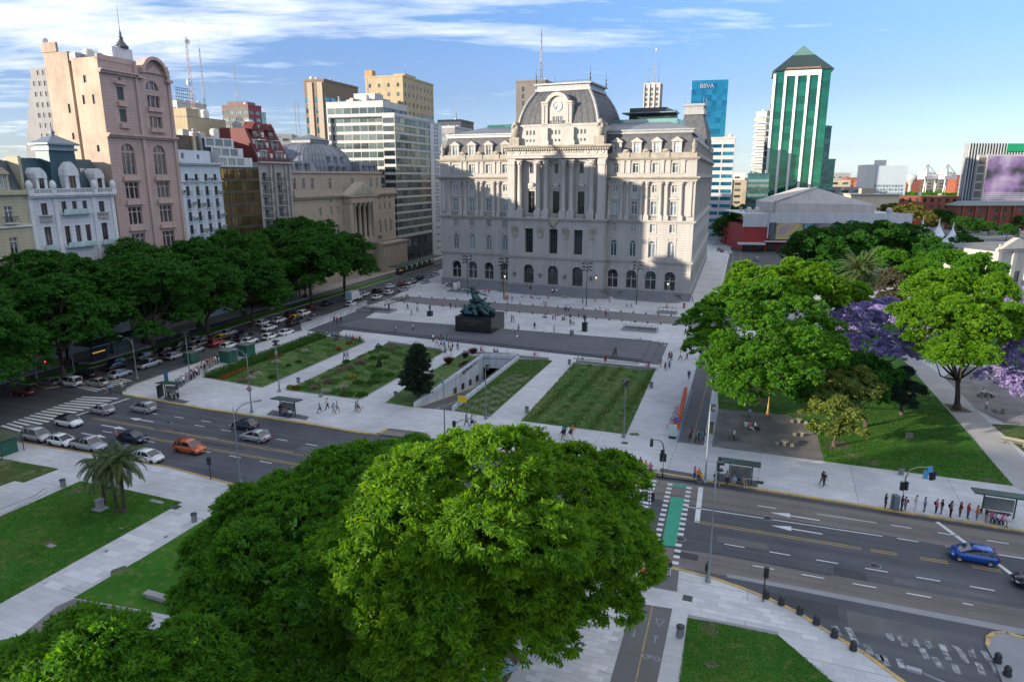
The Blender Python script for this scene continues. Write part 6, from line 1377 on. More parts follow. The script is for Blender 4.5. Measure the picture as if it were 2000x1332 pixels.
def crown_mesh(lobes,n,ls,seed,m,clump=0.34,per=18,droop=0.45,zmin=-0.45,inner=0.16,name='crown',asp=0.36,tuft=1.25):
 r=np.random.default_rng(seed);Lb=np.array(lobes,float);nc=max(10,n//per)
 if tuft:
  sub=[]
  for x,y,z,a,b_,c in Lb:
   k=int(max(8,11*(a/3.0)**1.3));dd=unit(r.normal(size=(k,3)));dd[:,2]=np.where(dd[:,2]<-0.3,-dd[:,2],dd[:,2])
   for v in dd:
    s_=tuft*r.uniform(0.6,1.45)*min(1.0,a/2.4);q_=r.uniform(0.66,1.05);sub.append((x+v[0]*a*q_,y+v[1]*b_*q_,z+v[2]*c*q_,s_,s_,s_*0.78))
  core=[(x,y,z,a*0.62,b_*0.62,c*0.62)for x,y,z,a,b_,c in Lb]
  Lb=np.array(sub+core)
 wgt=Lb[:,3]*Lb[:,4]
 if tuft:wgt[len(sub):]*=0.25
 li=r.choice(len(Lb),nc*2,p=wgt/wgt.sum())
 d=unit(r.normal(size=(nc*2,3)));d[:,2]=np.where(d[:,2]<zmin,-d[:,2],d[:,2])
 ph=r.uniform(0,6.28,(len(Lb),6));q=ph[li]
 sw=1+0.05*np.sin(4*d[:,0]*1.6+q[:,0])+0.05*np.sin(5*d[:,1]*1.5+q[:,1])+0.07*np.sin(7*d[:,2]+q[:,2])+0.06*np.sin(9*d[:,0]+8*d[:,1]+q[:,3])
 deep=np.where(r.random(nc*2)<inner,r.uniform(0.45,0.85,nc*2),r.uniform(0.90,1.04,nc*2))
 P=Lb[li,:3]+d*Lb[li,3:6]*(sw*deep)[:,None]
 keep=np.ones(len(P),bool)
 for k in range(len(Lb)):
  e=((P-Lb[k,:3])/Lb[k,3:6]);keep&=~((np.linalg.norm(e,axis=1)<0.82)&(li!=k))
 P=P[keep][:nc];d=d[keep][:nc];nc=len(P)
 ct=r.uniform(0,1,nc);cs=r.uniform(0.6,1.35,nc)*clump
 ci=np.repeat(np.arange(nc),n//nc);N_=len(ci)
 off=r.normal(size=(N_,3));off=unit(off)*(r.random(N_)**0.45)[:,None];off[:,2]*=0.55
 C=P[ci]+off*cs[ci][:,None]
 A=unit(d[ci]*0.55+r.normal(size=(N_,3))*0.55+off*0.5);A[:,2]-=droop*r.uniform(0.2,1.2,N_);A=unit(A)
 nrm=unit(d[ci]*0.8+np.array([0,0,0.25])+r.normal(size=(N_,3))*0.55);Bv=unit(np.cross(A,nrm))
 sz=ls*r.uniform(0.6,1.25,N_)[:,None]
 tone=np.clip(ct[ci]*0.55+r.random(N_)*0.35+0.1*(off[:,2]>0),0,1)
 return quads_mesh(name,C,A*sz,Bv*sz*asp,tone,m)
def limbs(root,base,lobes,r0,fork,m=bark,seed=0,cen=None):
 """trunk and one limb to each lobe, tapered, each its own part"""
 rn=random.Random(seed);bx,by,bz=base;fx,fy,fz=fork
 q=MB();q.tube([(bx,by,bz-0.3),(bx,by,bz+0.25),(bx+(fx-bx)*0.35+rn.uniform(-.2,.2),by+(fy-by)*0.35,bz+(fz-bz)*0.45),(fx,fy,fz)],r0,9,r0*0.62)
 q.lathe([(r0*1.7,bz-0.3),(r0*1.35,bz+0.1),(r0*1.0,bz+0.7)],bx,by,9)
 obj('trunk',q,m,root)
 for i,lb in enumerate(lobes):
  v=Vector(lb[:3]);mid=Vector(fork).lerp(v,0.5)+Vector((rn.uniform(-.5,.5),rn.uniform(-.5,.5),-0.12*(v-Vector(fork)).length))
  q=MB();q.tube([fork,tuple(Vector(fork).lerp(mid,0.5)+Vector((0,0,-0.1))),tuple(mid),tuple(v)],r0*0.42,6,r0*0.10)
  for k in range(3):
   w_=v+Vector((rn.uniform(-1,1)*lb[3]*0.7,rn.uniform(-1,1)*lb[4]*0.7,lb[5]*rn.uniform(0.1,0.7)));q.tube([tuple(mid.lerp(v,0.6)),tuple(w_)],r0*0.13,4,r0*0.04)
  obj('limb',q,m,root)
def near_tree(label,base,lob,n,ls,seed,m,r0=0.45,fork=None,group=None,**k):
 b3=(*base,0.15)if len(base)==2 else base
 t=thing('tree',label,'tree',b3,0,group)
 L_=[(x-b3[0],y-b3[1],z-b3[2],rx,ry,rz)for x,y,z,rx,ry,rz in lob]
 c=np.mean(np.array(L_),axis=0);zf=fork or min(c[2]*0.42,5.0)
 limbs(t,(0,0,0),L_,r0,(c[0]*0.25,c[1]*0.25,zf),seed=seed)
 put(crown_mesh(L_,n,ls,seed,m,**k),'crown',t);return t
def lobs(lst,fz=0.62):
 r=[]
 for px,py,z,rad in lst:x,y=G(px,py,z);r.append((x,y,z,rad,rad,rad*fz))
 return r
SQ=1.0
near_tree('large feathery tree in the foreground middle with sunlit yellow-green top',G(975,1255),lobs([(903,955,14.9,3.2),(973,910,15.1,2.4),(843,1015,13.9,2.72),(958,1015,13.9,3.36),(1008,960,14.3,2.08),(803,1110,10.8,3.04),(898,1150,10.4,3.36),(988,1120,10.2,2.88),(768,1200,8.0,2.72),(868,1255,7.2,2.88),(953,1220,7.6,2.56),(1028,1060,11.9,2.4),(743,1070,11.7,2.08),(818,1300,6.2,2.4)]),int(125000*SQ),0.20,1,lf_sun,0.55,asp=0.27,tuft=1.5)
near_tree('large feathery tree in the foreground right of the sunlit one over the crossing',G(1090,1160),lobs([(1102,960,12.2,2.43),(1160,985,11.8,2.43),(1204,1040,10.4,2.2),(1102,1050,10.6,2.74),(1168,1105,8.8,2.58),(1138,1170,7.4,2.13),(1067,975,11.8,1.98),(1212,1100,8.6,1.67),(1085,1135,8.6,2.28),(1058,1210,6.2,1.98)]),int(95000*SQ),0.20,2,lf_sun,0.5,asp=0.27,tuft=1.4)
near_tree('large dark feathery tree at left of the foreground group',G(560,1240),lobs([(507,1005,8.4,2.3),(471,1090,6.8,2.73),(560,1080,8.0,3.16),(640,1040,8.6,2.73),(587,985,9.4,2.3),(445,1170,5.0,2.3),(516,1200,5.8,3.02),(613,1180,6.4,3.3),(684,1130,6.8,2.58),(471,1270,4.2,2.58),(578,1285,4.6,3.02),(675,1250,5.0,2.87),(640,1340,3.6,2.58),(711,1320,3.8,2.3),(533,1350,3.4,2.44)]),int(125000*SQ),0.20,3,lf_tipa,0.5,asp=0.27,tuft=1.4)
near_tree('feathery tree between the leftmost foreground tree and the road',G(720,1080),lobs([(640,963,9.8,2.38),(720,928,10.2,2.52),(800,918,10.0,2.22),(840,913,9.8,1.63),(690,998,9.0,2.67),(770,978,9.4,2.38),(730,1048,7.8,2.22),(560,973,9.0,1.63)]),int(70000*SQ),0.20,4,lf_tipa,0.45,asp=0.27,tuft=1.4)
near_tree('feathery tree filling the bottom left corner',G(210,1420),lobs([(60,1328,8.2,1.89),(150,1288,9.4,1.76),(250,1283,9.4,2.02),(330,1313,8.8,1.89),(30,1373,7,2.14),(150,1368,7.6,2.52),(280,1373,7.6,2.39),(390,1358,7.6,1.64),(90,1438,6,2.21),(220,1438,6,2.21)]),int(80000*SQ),0.20,5,lf_tipa,0.4,asp=0.27,tuft=1.4)
def umbrella_lobes(R,H,seed,low=0.30):
 rn=random.Random(seed);L_=[(0,0,H*0.82,R*0.42,R*0.42,H*0.17)]
 for k in range(6):
  a=k*math.pi/3+rn.uniform(-.35,.35);q=rn.uniform(0.36,0.56);s_=rn.uniform(0.32,0.44);L_.append((R*q*math.cos(a),R*q*math.sin(a),H*rn.uniform(0.58,0.80),R*s_,R*s_,H*rn.uniform(0.15,0.2)))
 for k in range(9):
  a=k*math.pi/4.5+rn.uniform(-.3,.3);q=rn.uniform(0.60,0.78);s_=rn.uniform(0.22,0.34);L_.append((R*q*math.cos(a),R*q*math.sin(a),H*rn.uniform(low,low+0.26),R*s_,R*s_,H*rn.uniform(0.14,0.2)))
 return L_
def proto(label,loc,R,H,seed,m,n,ls,group=None,scale=None,**k):
 L_=umbrella_lobes(R,H,seed,k.pop('low',0.30));t=thing('tree',label,'tree',loc,random.Random(seed).uniform(0,6),group)
 limbs(t,(0,0,0),L_[:7],R*0.055,(0,0,H*0.30),seed=seed);put(crown_mesh(L_,n,ls,seed,m,**k),'crown',t)
 if scale:t.scale=scale
 return t
GA='trees along the avenue'
def la(u,off):return(*AL(u,off),0.12)
row=[(-121,16,0,1.0,'rounded avenue tree in front, nearest the street crossing'),(-94,15,1,0.88,'avenue tree second from the crossing behind the waiting cars'),(-73,15,2,0.98,'avenue tree third from the crossing near the box truck'),(-56,14,0,0.95,'last avenue tree towards the palace, at the end of the row'),(-137,15,1,0.95,'avenue tree left of the rounded one by the crossing'),(-152,17,2,0.95,'avenue tree at the left edge of the picture behind the signal poles'),(-146,5,0,1.0,'avenue tree against the white townhouse'),(-128,5,2,1.02,'avenue tree before the foot of the pink building, left side'),(-112,5,1,1.05,'avenue tree before the foot of the pink building, right side'),(-98,5,0,0.98,'avenue tree before the narrow pale apartment house'),(-84,5,2,1.0,'avenue tree before the gold glass office'),(-71,5,1,1.05,'avenue tree before the red mansard house'),(-62,6,0,1.16,'tallest avenue tree before the left end of the bank'),(-108,16,2,0.86,'low avenue tree between the rounded tree and the second one')]
protos={}
for u,off,k,s_,lab in row:
 if k not in protos:protos[k]=proto(lab,la(u,off),9.6,17.6,20+k,lf_dark,60000,0.26,GA,(s_,)*3,clump=0.42,per=18,droop=0.4)
 else:copy_tree(protos[k],la(u,off),random.uniform(0,6.2),lab,GA,(s_,s_,s_*random.uniform(0.96,1.04)))
near_tree('huge spreading green tree beside the park street, nearest the lawns of the square',G(1465,790),lobs([(1400,640,11,3.24),(1395,690,9,3.06),(1440,600,13,3.78),(1500,585,14,3.96),(1545,620,13,3.78),(1470,650,12.5,4.14),(1540,680,11,3.96),(1600,660,10.5,3.24),(1440,720,9,3.78),(1510,720,9.5,3.96),(1580,715,9,3.06),(1410,745,6.6,2.52),(1465,765,6.6,3.06),(1395,600,11,1.8),(1380,660,9,2.16),(1620,690,9,2.34)]),90000,0.24,31,lf_tipa,0.5)
near_tree('sunlit spreading tree just behind the huge one by the park street',G(1500,655),lobs([(1480,560,14.5,4.4),(1540,560,15,4.6),(1440,575,13,3.4),(1590,575,14,4.2),(1640,590,12.5,3.6),(1520,600,12,4),(1560,545,14.5,3.5),(1660,610,11,3)]),56000,0.26,32,lf_sun,0.45)
near_tree('broad umbrella tree over the park path with sunlit top and bare forked trunk',G(1868,800),lobs([(1800,590,14,3.6),(1850,570,14.8,3.96),(1905,580,14.6,3.78),(1945,620,13,3.06),(1790,630,12.4,3.24),(1850,640,12.6,3.96),(1910,655,11.8,3.6),(1965,650,11.6,2.52),(1820,680,10.2,2.88),(1880,700,10,3.06),(1830,610,13.5,3.15)]),84000,0.24,33,lf_sun,0.42,fork=4.2)
near_tree('small yellowish tree with thin trunk on the lawn by the cobbled square',G(1628,874),lobs([(1620,760,5.6,2.2),(1660,745,6.2,2.4),(1600,800,4.6,1.9),(1640,810,4.6,2.2),(1690,770,5.4,2.0),(1660,840,3.0,1.6),(1610,840,3.0,1.5)]),26000,0.20,34,lf_olive,0.2,droop=0.7,clump=0.35,tuft=0.7)
near_tree('low grey-green spreading tree behind the yellowish one',G(1690,835),lobs([(1580,745,5.8,2.4),(1620,725,6.6,2.6),(1680,715,6.8,2.8),(1720,740,6,2.4),(1700,780,4.6,2.2),(1570,780,4.6,1.8)]),26000,0.24,35,lf_dark,0.22,clump=0.4,tuft=0.8)
near_tree('small dark round tree on the lawn left of the path',G(1760,812),lobs([(1757,745,5.4,2.0),(1775,765,4.4,1.6),(1740,768,4.2,1.6),(1758,782,3.4,1.7)]),15000,0.20,36,lf_con,0.22,clump=0.35,tuft=0.7)
JG='jacarandas in blossom'
near_tree('lilac blossoming jacaranda in the middle of the park under the tall palm',G(1700,765),lobs([(1640,640,9.5,2.8),(1690,625,11,3.2),(1740,635,11,3.2),(1775,660,9.6,2.6),(1720,680,8.6,3.0),(1665,665,8.6,2.4),(1760,690,7.4,2.2),(1730,605,11.2,2.2)]),26000,0.20,37,lf_jac,0.3,group=JG,clump=0.4,tuft=0.8,per=26,droop=0.1,inner=0.12)
near_tree('lilac jacaranda at the right edge over the benches',G(2040,800),lobs([(1975,705,7.8,2.8),(2010,680,9.2,3.2),(1950,735,6.0,2.0),(2020,730,7,3),(1985,760,4.6,1.8),(2060,690,9,3.2)]),19000,0.20,38,lf_jac,0.28,group=JG,clump=0.4,tuft=0.8,per=26,droop=0.1,inner=0.12)
near_tree('far lilac jacaranda before the classical building',G(1985,665),lobs([(1950,600,9.5,3.2),(1985,590,10.5,3.6),(2030,600,9.5,3.6),(1960,625,7.4,2.6)]),20000,0.26,39,lf_jac,0.3,group=JG,clump=0.5,tuft=1.0,per=26,droop=0.1,inner=0.12)
near_tree('bare grey twiggy tree left of the jacaranda on the park lawn',G(1612,745),lobs([(1600,690,6,2.2),(1640,695,6,2.2),(1625,715,4.6,2.0)]),5000,0.18,40,lf_brown,0.2,clump=0.8,per=6)
near_tree('brown half-bare tree behind the tall palm',G(1720,640),lobs([(1715,560,9.5,2.4),(1735,590,7,2.4),(1745,540,10,2.0),(1722,615,5,2.2)]),15000,0.26,41,lf_brown,0.25,clump=0.5)
near_tree('loose bright green tree left of the classical building',G(1830,600),lobs([(1800,530,11,2.8),(1840,510,12.6,3.0),(1820,560,8,2.6),(1790,560,8,2.2)]),24000,0.32,42,lf_tipa,0.3,clump=0.4)
near_tree('loose bright green tree against the wing of the classical building',G(1915,610),lobs([(1885,530,11.5,3.0),(1920,520,12.5,3.2),(1935,555,9,3.0),(1890,570,8,2.8)]),26000,0.32,43,lf_tipa,0.3,clump=0.4)
near_tree('loose yellow-green tree left of the brown half-bare tree',G(1712,600),lobs([(1700,520,10.5,2.6),(1740,505,11.5,2.8),(1755,540,8.5,2.4)]),18000,0.32,44,lf_tipa,0.3,clump=0.4)
GB='dark trees behind the park'
bk_=[(1580,565,0,0.95,'dark tree at the left end of the group behind the park'),(1640,560,1,1.0,'dark tree in front of the crimson billboard'),(1700,555,2,1.0,'dark tree below the right end of the arena'),(1760,550,0,0.95,'dark tree left of the white tents'),(1800,560,1,0.8,'dark tree just in front of the white tents'),(1880,520,2,0.6,'dark round tree right of the white tents'),(1620,620,0,0.7,'dark tree behind the sunlit spreading tree')]
for px,py,k,s_,lab in bk_:copy_tree(protos[k],(*G(px,py),0.1),random.uniform(0,6),lab,GB,(s_,)*3)
GS='trees lining the street beyond the palace'
st_=[(1416,478,0,0.75,'street tree left of the roadway at the end of the palace street, nearest'),(1420,452,1,0.8,'street tree left of the roadway, second beyond the palace'),(1424,425,2,0.9,'street tree left of the roadway, farthest seen'),(1452,440,1,0.75,'street tree right of the roadway by the low glass office'),(1454,418,0,0.9,'street tree right of the roadway, farther one')]
for px,py,k,s_,lab in st_:copy_tree(protos[k],(*G(px,py),0.1),random.uniform(0,6),lab,GS,(s_,)*3)
ty=proto('golden-green spreading tree between the arena and the docks',(*G(1765,462),0.1),13,15,51,lf_yel,22000,0.6,clump=1.2,tuft=2.2)
GD='trees around the docks'
rnd_=random.Random(9)
dt=[(1690,425,.7),(1650,425,.6),(1835,455,.8),(1860,440,.7),(1880,470,.7),(1905,455,.5),(1930,460,.45),(1965,470,.5),(1850,500,.5),(1725,420,.5),(1815,430,.6),(1640,408,.6),(1990,450,.5)]
dl=['dark tree right of the arena roof','dark tree behind the arena gable','dark tree beside the golden-green one','dark tree before the brick warehouse','dark tree behind the white tents','small tree before the orange brick building, left','small tree before the orange brick building, middle','small tree before the orange brick building, right','small tree beyond the tents towards the car park','small tree in front of the glass pavilion','small tree below the pavilion corner','dark tree at the foot of the glass blocks','small tree at the far right by the brick building']
for(px,py,s_),lab in zip(dt,dl):copy_tree(protos[rnd_.randrange(3)],(*G(px,py),0.05),rnd_.uniform(0,6),lab,GD,(s_,s_,s_*0.9))
r=np.random.default_rng(5);lob=[]
for k in range(150):
 px=1690+230*r.random();d_=560+190*r.random();p_=AT(px,372,d_);lob.append((p_.x,p_.y,6.5,9,9,6.5))
me=crown_mesh(lob,60000,1.6,6,lf_tipa,clump=3.0,per=12,tuft=0,name='far_wood');o=put(me,'far_wood',None,kind='stuff');tag(o,'far wood of round green trees beyond the docks','wood')
r=np.random.default_rng(8);lob=[]
for k in range(130):
 px=1400+640*r.random();d_=900+700*r.random();p_=AT(px,350,d_);lob.append((p_.x,p_.y,5,16,16,6))
o=put(crown_mesh(lob,26000,3.2,7,lf_dark,clump=6,per=10,tuft=0,name='horizon_trees'),'horizon_trees',None,kind='stuff');tag(o,'thin dark line of trees along the horizon','trees')
def conifer(label,loc,H,R,seed):
 t=thing('conifer',label,'tree',loc);q=MB();q.tube([(0,0,0),(0,0,H*0.9)],0.22,8,0.04);obj('trunk',q,bark,t)
 r=np.random.default_rng(seed);C=[];A=[];q=MB()
 for k in range(95):
  z=H*(0.12+0.86*(k/95)**0.9);ln=R*(1-(z/H))**0.62*r.uniform(0.7,1.12)*(0.75 if z<H*0.22 else 1);a=k*2.399+r.uniform(-.3,.3)
  d=np.array([math.cos(a),math.sin(a),0.10+0.35*z/H]);q.tube([(0,0,z-0.1),tuple(d*ln+np.array([0,0,z-0.1]))],0.03,3)
  for j in range(int(330*ln/R)+40):
   f=r.random()**0.6;w_=(1.1-f*0.6)*0.42;p=d*ln*f+np.array([0,0,z])+r.normal(size=3)*w_*np.array([0.8,0.8,0.45]);C.append(p);A.append(d+r.normal(size=3)*0.6+np.array([0,0,0.3]))
 C=np.array(C);A=unit(np.array(A));Bv=unit(np.cross(A,r.normal(size=A.shape)));s_=0.17*r.uniform(0.6,1.3,len(C))[:,None]
 put(quads_mesh('crown',C,A*s_,Bv*s_*0.35,r.random(len(C)),lf_con),'crown',t);obj('branches',q,bark,t,kind='stuff');return t
conifer('dark conifer standing alone beside the underpass ramp',(*G(818,782),0.15),7.9,3.1,3)
def palm(label,loc,H,L_,n,seed,group=None,drop=1.0,dead=0,tr=0.22,m=lf_palm):
 t=thing('palm',label,'palm',loc,0,group);rn=random.Random(seed);q=MB();lean=Vector((rn.uniform(-1,1)*H*0.05,rn.uniform(-1,1)*H*0.05,0))
 pts=[tuple(lean*(k/6)**1.5+Vector((0,0,H*k/6)))for k in range(7)];q.tube(pts,tr,8,tr*0.75);q.lathe([(tr*1.6,0),(tr*1.2,0.4)],0,0,8);obj('trunk',q,bark,t)
 top=lean+Vector((0,0,H));r=np.random.default_rng(seed)
 fm_=MB()
 def frond(a,el,ln,mat_,dr):
  C=[];A=[];Bv=[];d0=Vector((math.cos(a)*math.cos(el),math.sin(a)*math.cos(el),math.sin(el)));p=top.copy();d=d0 .copy();pts=[tuple(p)]
  for k in range(10):
   f=k/9;side=Vector((-math.sin(a),math.cos(a),0));up=side.cross(d)
   for s_ in(-1,1):
    for j in(0,.33,.66):
     ll=ln*0.24*(1-abs(f-0.45)*1.1)*rn.uniform(0.8,1.1)+0.08;dir_=(side*s_+d*0.5-Vector((0,0,0.45*dr))).normalized();c=p+d*ln/9*j+dir_*ll*0.5
     C.append(c);A.append(dir_*ll*0.55);Bv.append(d.normalized()*0.055*ln/3*1.1)
   p=p+d*ln/9;d=(d-Vector((0,0,0.16*dr))).normalized();pts.append(tuple(p))
  me=quads_mesh('frond',np.array([tuple(c)for c in C]),np.array([tuple(c)for c in A]),np.array([tuple(c)for c in Bv]),r.random(len(C)),mat_);o=put(me,'frond',t)
 for k in range(n):frond(k*2.4+rn.uniform(-.2,.2),R_(75)-R_(100)*(k/n),L_*rn.uniform(0.85,1.1),m,drop)
 for k in range(dead):frond(k*2.4,R_(-35),L_*0.7,lf_brown,1.6)
 return t
palm('tall date palm with a wide crown above the park trees',(*G(1662,690),0.12),14.4,4.2,46,5,dead=14,tr=0.38,drop=0.9)
PG='group of three palms on the near lawn'
palm('right palm of the three on the near lawn, leaning slightly',(*G(244,1003),0.16),5.0,2.7,26,6,PG,drop=1.5,dead=3,tr=0.17)
palm('middle palm of the three on the near lawn',(*G(230,1003),0.16),4.6,2.6,26,7,PG,drop=1.5,dead=3,tr=0.16)
palm('left palm of the three, beside the small stone pedestal',(*G(206,985),0.16),3.9,2.4,24,8,PG,drop=1.6,dead=6,tr=0.15)
#THINGS ON THE SQUARE
dkgreen=mat('dark_green_paint',(0.022,0.055,0.045),0.5);steelp=mat('painted_steel_pole',(0.16,0.19,0.21),0.5,metal=0.2,var=0.1);steell=mat('light_steel',(0.26,0.28,0.30),0.45,metal=0.3,var=0.1)
bronze=mat('green_bronze',(0.035,0.095,0.095),0.55,metal=0.35,var=0.4,scale=1.6,col2=(0.02,0.05,0.055),fine=0.25,bump=0.8,bscale=4)
blackst=mat('black_polished_granite',(0.014,0.016,0.019),0.25,var=0.15,scale=0.6)
ZP=0.122
def T0(name,label,cat,px,py,rz=GX,group=None,z=ZP):
 x,y=G(px,py,z);t=thing(name,label,cat,(x,y,z),rz,group)
 s_=1.0 if name in('street_lamp','stairwell','floodlight_mast','lantern_post','drain_cover','manhole_cover','bus_station')else 0.85;t.scale=(s_,)*3;return t
c=G(938,646);mon=thing('monument','green bronze warrior monument on a big black granite plinth in the square','monument',(*c,0.12),GX+R_(2))
obj('plinth',MB().box(-3.8,3.8,-3.7,3.7,0,3.3),blackst,mon);obj('plinth_panel_joints',MB().box(-3.81,3.81,-3.71,3.71,1.68,1.71),iron,mon)
for s_,z,sz in(('JUANA AZURDUY',2.6,0.55),('1780  1862',2.0,0.36)):
 me=text_mesh(s_,sz,0.02);me.materials.clear();me.materials.append(mat('engraved_letter',(0.10,0.095,0.085),0.5));put(me,'inscription',mon,Matrix.Translation((0,-3.72,z))@Matrix.Rotation(R_(90),4,'X'))
FS=Matrix.Translation((-0.3,-0.3,3.3))@Matrix.Diagonal((0.92,0.92,0.60,1))
fig=MB();rn=random.Random(12)
for k in range(46):
 t_=k/46;a=rn.uniform(0,6.28);r_=(3.1-2.3*t_)*rn.uniform(0.25,1.0);fig.blob((r_*1.15*math.cos(a),r_*0.8*math.sin(a),0.35+4.6*t_),(1.25-0.55*t_,1.0-0.45*t_,0.9-0.3*t_),seed=k,n=9,m=7,j=0.28)
fig.tube([(0,0,4.2),(-0.5,-0.1,5.8),(-0.9,-0.2,7.2)],1.0,9,0.7);fig.blob((-0.9,-0.2,7.6),(0.85,0.7,0.8),seed=50,n=10,m=8);fig.blob((-1.3,-0.3,8.6),(0.5,0.5,0.62),seed=51,n=10,m=8,j=0.06);fig.blob((-1.15,-0.1,8.95),(0.62,0.6,0.4),seed=52)
obj('bronze_group',fig,bronze,mon,FS)
arm=MB();arm.tube([(-1.4,-0.3,7.7),(-2.2,-0.5,7.3),(-2.7,-0.6,7.9)],0.26,7,0.18);arm.blob((-2.75,-0.6,8.1),(0.22,0.22,0.25),seed=4);obj('raised_arm',arm,bronze,mon,FS)
arm=MB();arm.tube([(-0.2,-0.2,7.4),(1.0,-0.3,6.9),(2.0,-0.4,6.6)],0.26,7,0.18);arm.blob((2.1,-0.4,6.6),(0.25,0.2,0.2),seed=5);arm.tube([(1.6,-0.5,6.9),(3.4,-0.3,6.1)],0.07,5,0.03);obj('sword_arm',arm,bronze,mon,FS)
for k,(a,z,r_)in enumerate([(0.2,3.6,2.6),(1.1,2.8,3.0),(2.3,3.9,2.2),(3.3,2.6,3.1),(4.2,3.4,2.4),(5.2,2.9,2.8),(5.9,1.6,3.6),(2.9,1.4,3.6),(0.8,4.9,1.9),(4.7,1.5,3.3)]):
 q=MB();x,y=r_*math.cos(a),r_*0.75*math.sin(a);q.tube([(x*0.7,y*0.7,z-0.9),(x*0.9,y*0.9,z)],0.38,7,0.28);q.blob((x*0.97,y*0.97,z+0.35),(0.24,0.24,0.3),seed=k,j=0.06);q.tube([(x*0.85,y*0.85,z-0.2),(x*1.15,y*1.15,z+0.1),(x*1.3,y*1.3,z+0.5)],0.13,5,0.09);obj('small_figure',q,bronze,mon,FS)
for k in range(9):
 a=2*math.pi*k/9+0.3;q=MB();pts=[(2.0*math.cos(a),1.4*math.sin(a),2.6),(3.0*math.cos(a+0.25),2.1*math.sin(a+0.25),1.5),(3.9*math.cos(a+0.4),2.9*math.sin(a+0.4),0.5)];q.tube(pts,0.55,7,0.42);obj('robe_fold',q,bronze,mon,FS)
m1=T0('statue','small dark bronze statue on a block at the left of the square','statue',840,617);obj('plinth',MB().cb(0,0,0,1.2,1.2,1.25),blackst,m1)
def small_statue(root,z,s_=1.0,m=bronze):
 q=MB()
 for dx in(-0.13,0.13):q.tube([(dx*s_,0,z),(dx*1.05*s_,0.03,z+0.45*s_),(dx*0.8*s_,0,z+0.9*s_)],0.09*s_,7,0.12*s_)
 q.tube([(0,0,z+0.8*s_),(0,0,z+1.15*s_),(0,0,z+1.45*s_)],0.19*s_,8,0.2*s_);q.blob((0,-0.02,z+1.72*s_),(0.12*s_,0.13*s_,0.15*s_),seed=1,j=0.03);q.tube([(0.22*s_,0,z+1.4*s_),(0.36*s_,-0.1*s_,z+1.1*s_),(0.3*s_,-0.3*s_,z+0.95*s_)],0.07*s_,6,0.05*s_);q.tube([(-0.22*s_,0,z+1.4*s_),(-0.34*s_,0.1*s_,z+1.1*s_),(-0.36*s_,0,z+0.8*s_)],0.07*s_,6,0.05*s_);q.tube([(0,0,z+1.4*s_),(0,0,z+1.62*s_)],0.07*s_,6)
 obj('bronze_figure',q,m,root)
small_statue(m1,1.25,0.95)
m2=T0('statue','bronze statue with raised arm on a narrow dark plinth right of the big monument','statue',1142,647);obj('plinth',MB().cb(0,0,0,1.1,1.1,1.9).cb(0,0,1.9,1.3,1.3,0.12),blackst,m2);small_statue(m2,2.0,1.15);q=MB();q.tube([(-0.2,0,3.7),(-0.8,-0.1,4.1),(-1.1,-0.1,4.5)],0.08,6,0.05);obj('raised_arm',q,bronze,m2)
def stairwell(label,px,py,w_,d_):
 t=T0('stairwell',label,'stairwell',px,py);
 q=MB();th=0.25
 q.box(-w_/2-th,w_/2+th,-d_/2-th,-d_/2,0,0.45);q.box(-w_/2-th,w_/2+th,d_/2,d_/2+th,0,0.45);q.box(-w_/2-th,-w_/2,-d_/2,d_/2,0,0.45);q.box(w_/2,w_/2+th,-d_/2,d_/2,0,0.45);obj('surround',q,pave_band,t)
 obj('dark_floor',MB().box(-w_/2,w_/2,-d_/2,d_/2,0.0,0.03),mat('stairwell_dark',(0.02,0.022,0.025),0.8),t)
 for k in range(4):obj('stair',MB().box(-w_/2+0.6*k,-w_/2+0.6*(k+1),-d_/2+0.01,d_/2-0.01,0.03,0.32-0.08*k),pave_d,t)
 r_=MB();r_.box(-w_/2,w_/2,-d_/2-0.14,-d_/2-0.10,1.3,1.35);r_.box(-w_/2,w_/2,d_/2+0.10,d_/2+0.14,1.3,1.35)
 n=int(w_/1.0)
 for k in range(n+1):
  for y in(-d_/2-0.12,d_/2+0.12):r_.cb(-w_/2+w_*k/n,y,0.45,0.04,0.04,0.87)
 obj('railing',r_,iron,t);return t
stairwell('sunken stairwell with rails at the right of the square before the palace',1250,645,6.5,2.4);stairwell('sunken stairwell near the avenue at the left end of the square',733,607,9.0,3.0)
stairwell('small sunken opening on the pavement right of the palace steps',1303,612,4.0,1.4);stairwell('sunken stairwell with poster frame before the left wing of the palace',905,571,8,2.2)
A_,B_=G(590,648),G(716,600);d=Vector(B_)-Vector(A_)
t=thing('parapet_wall','long pale graffiti-stained parapet wall beside the avenue','wall',(*A_,ZP),math.atan2(d.y,d.x));obj('wall_panel',MB().box(0,d.length,-0.15,0.15,0,1.25),mat('stained_white_wall',(0.45,0.46,0.48),0.85,var=0.3,scale=0.8,fine=0.15),t);obj('coping',MB().box(0,d.length,-0.25,0.25,1.25,1.4),kerbst,t)
A_,B_=G(655,655),G(738,608);d2=Vector(B_)-Vector(A_);sheet('sunken_ramp',[A_,B_,G(716,601),G(598,647)],0.126,asph)
for px,py,l_ in((889,570,'left white poster frame before the left wing of the palace'),(894,568,'right white poster frame before the left wing of the palace')):
 t=T0('poster_frame',l_,'poster stand',px,py,GX+R_(60),'poster frames before the palace');obj('frame',MB().box(-1.0,1.0,-0.1,0.1,0.4,3.2),iron,t);obj('poster',MB().box(-0.85,0.85,-0.13,-0.1,0.6,3.05),mat('poster_white',(0.55,0.55,0.55),0.6),t);obj('feet',MB().box(-1.0,-0.85,-0.3,0.3,0,0.4).box(0.85,1.0,-0.3,0.3,0,0.4),iron,t)
R0,R1,R2,R3=[Vector(p)for p in RAMP]
DEEP=-4.6
def r3(p,z):return(p.x,p.y,z)
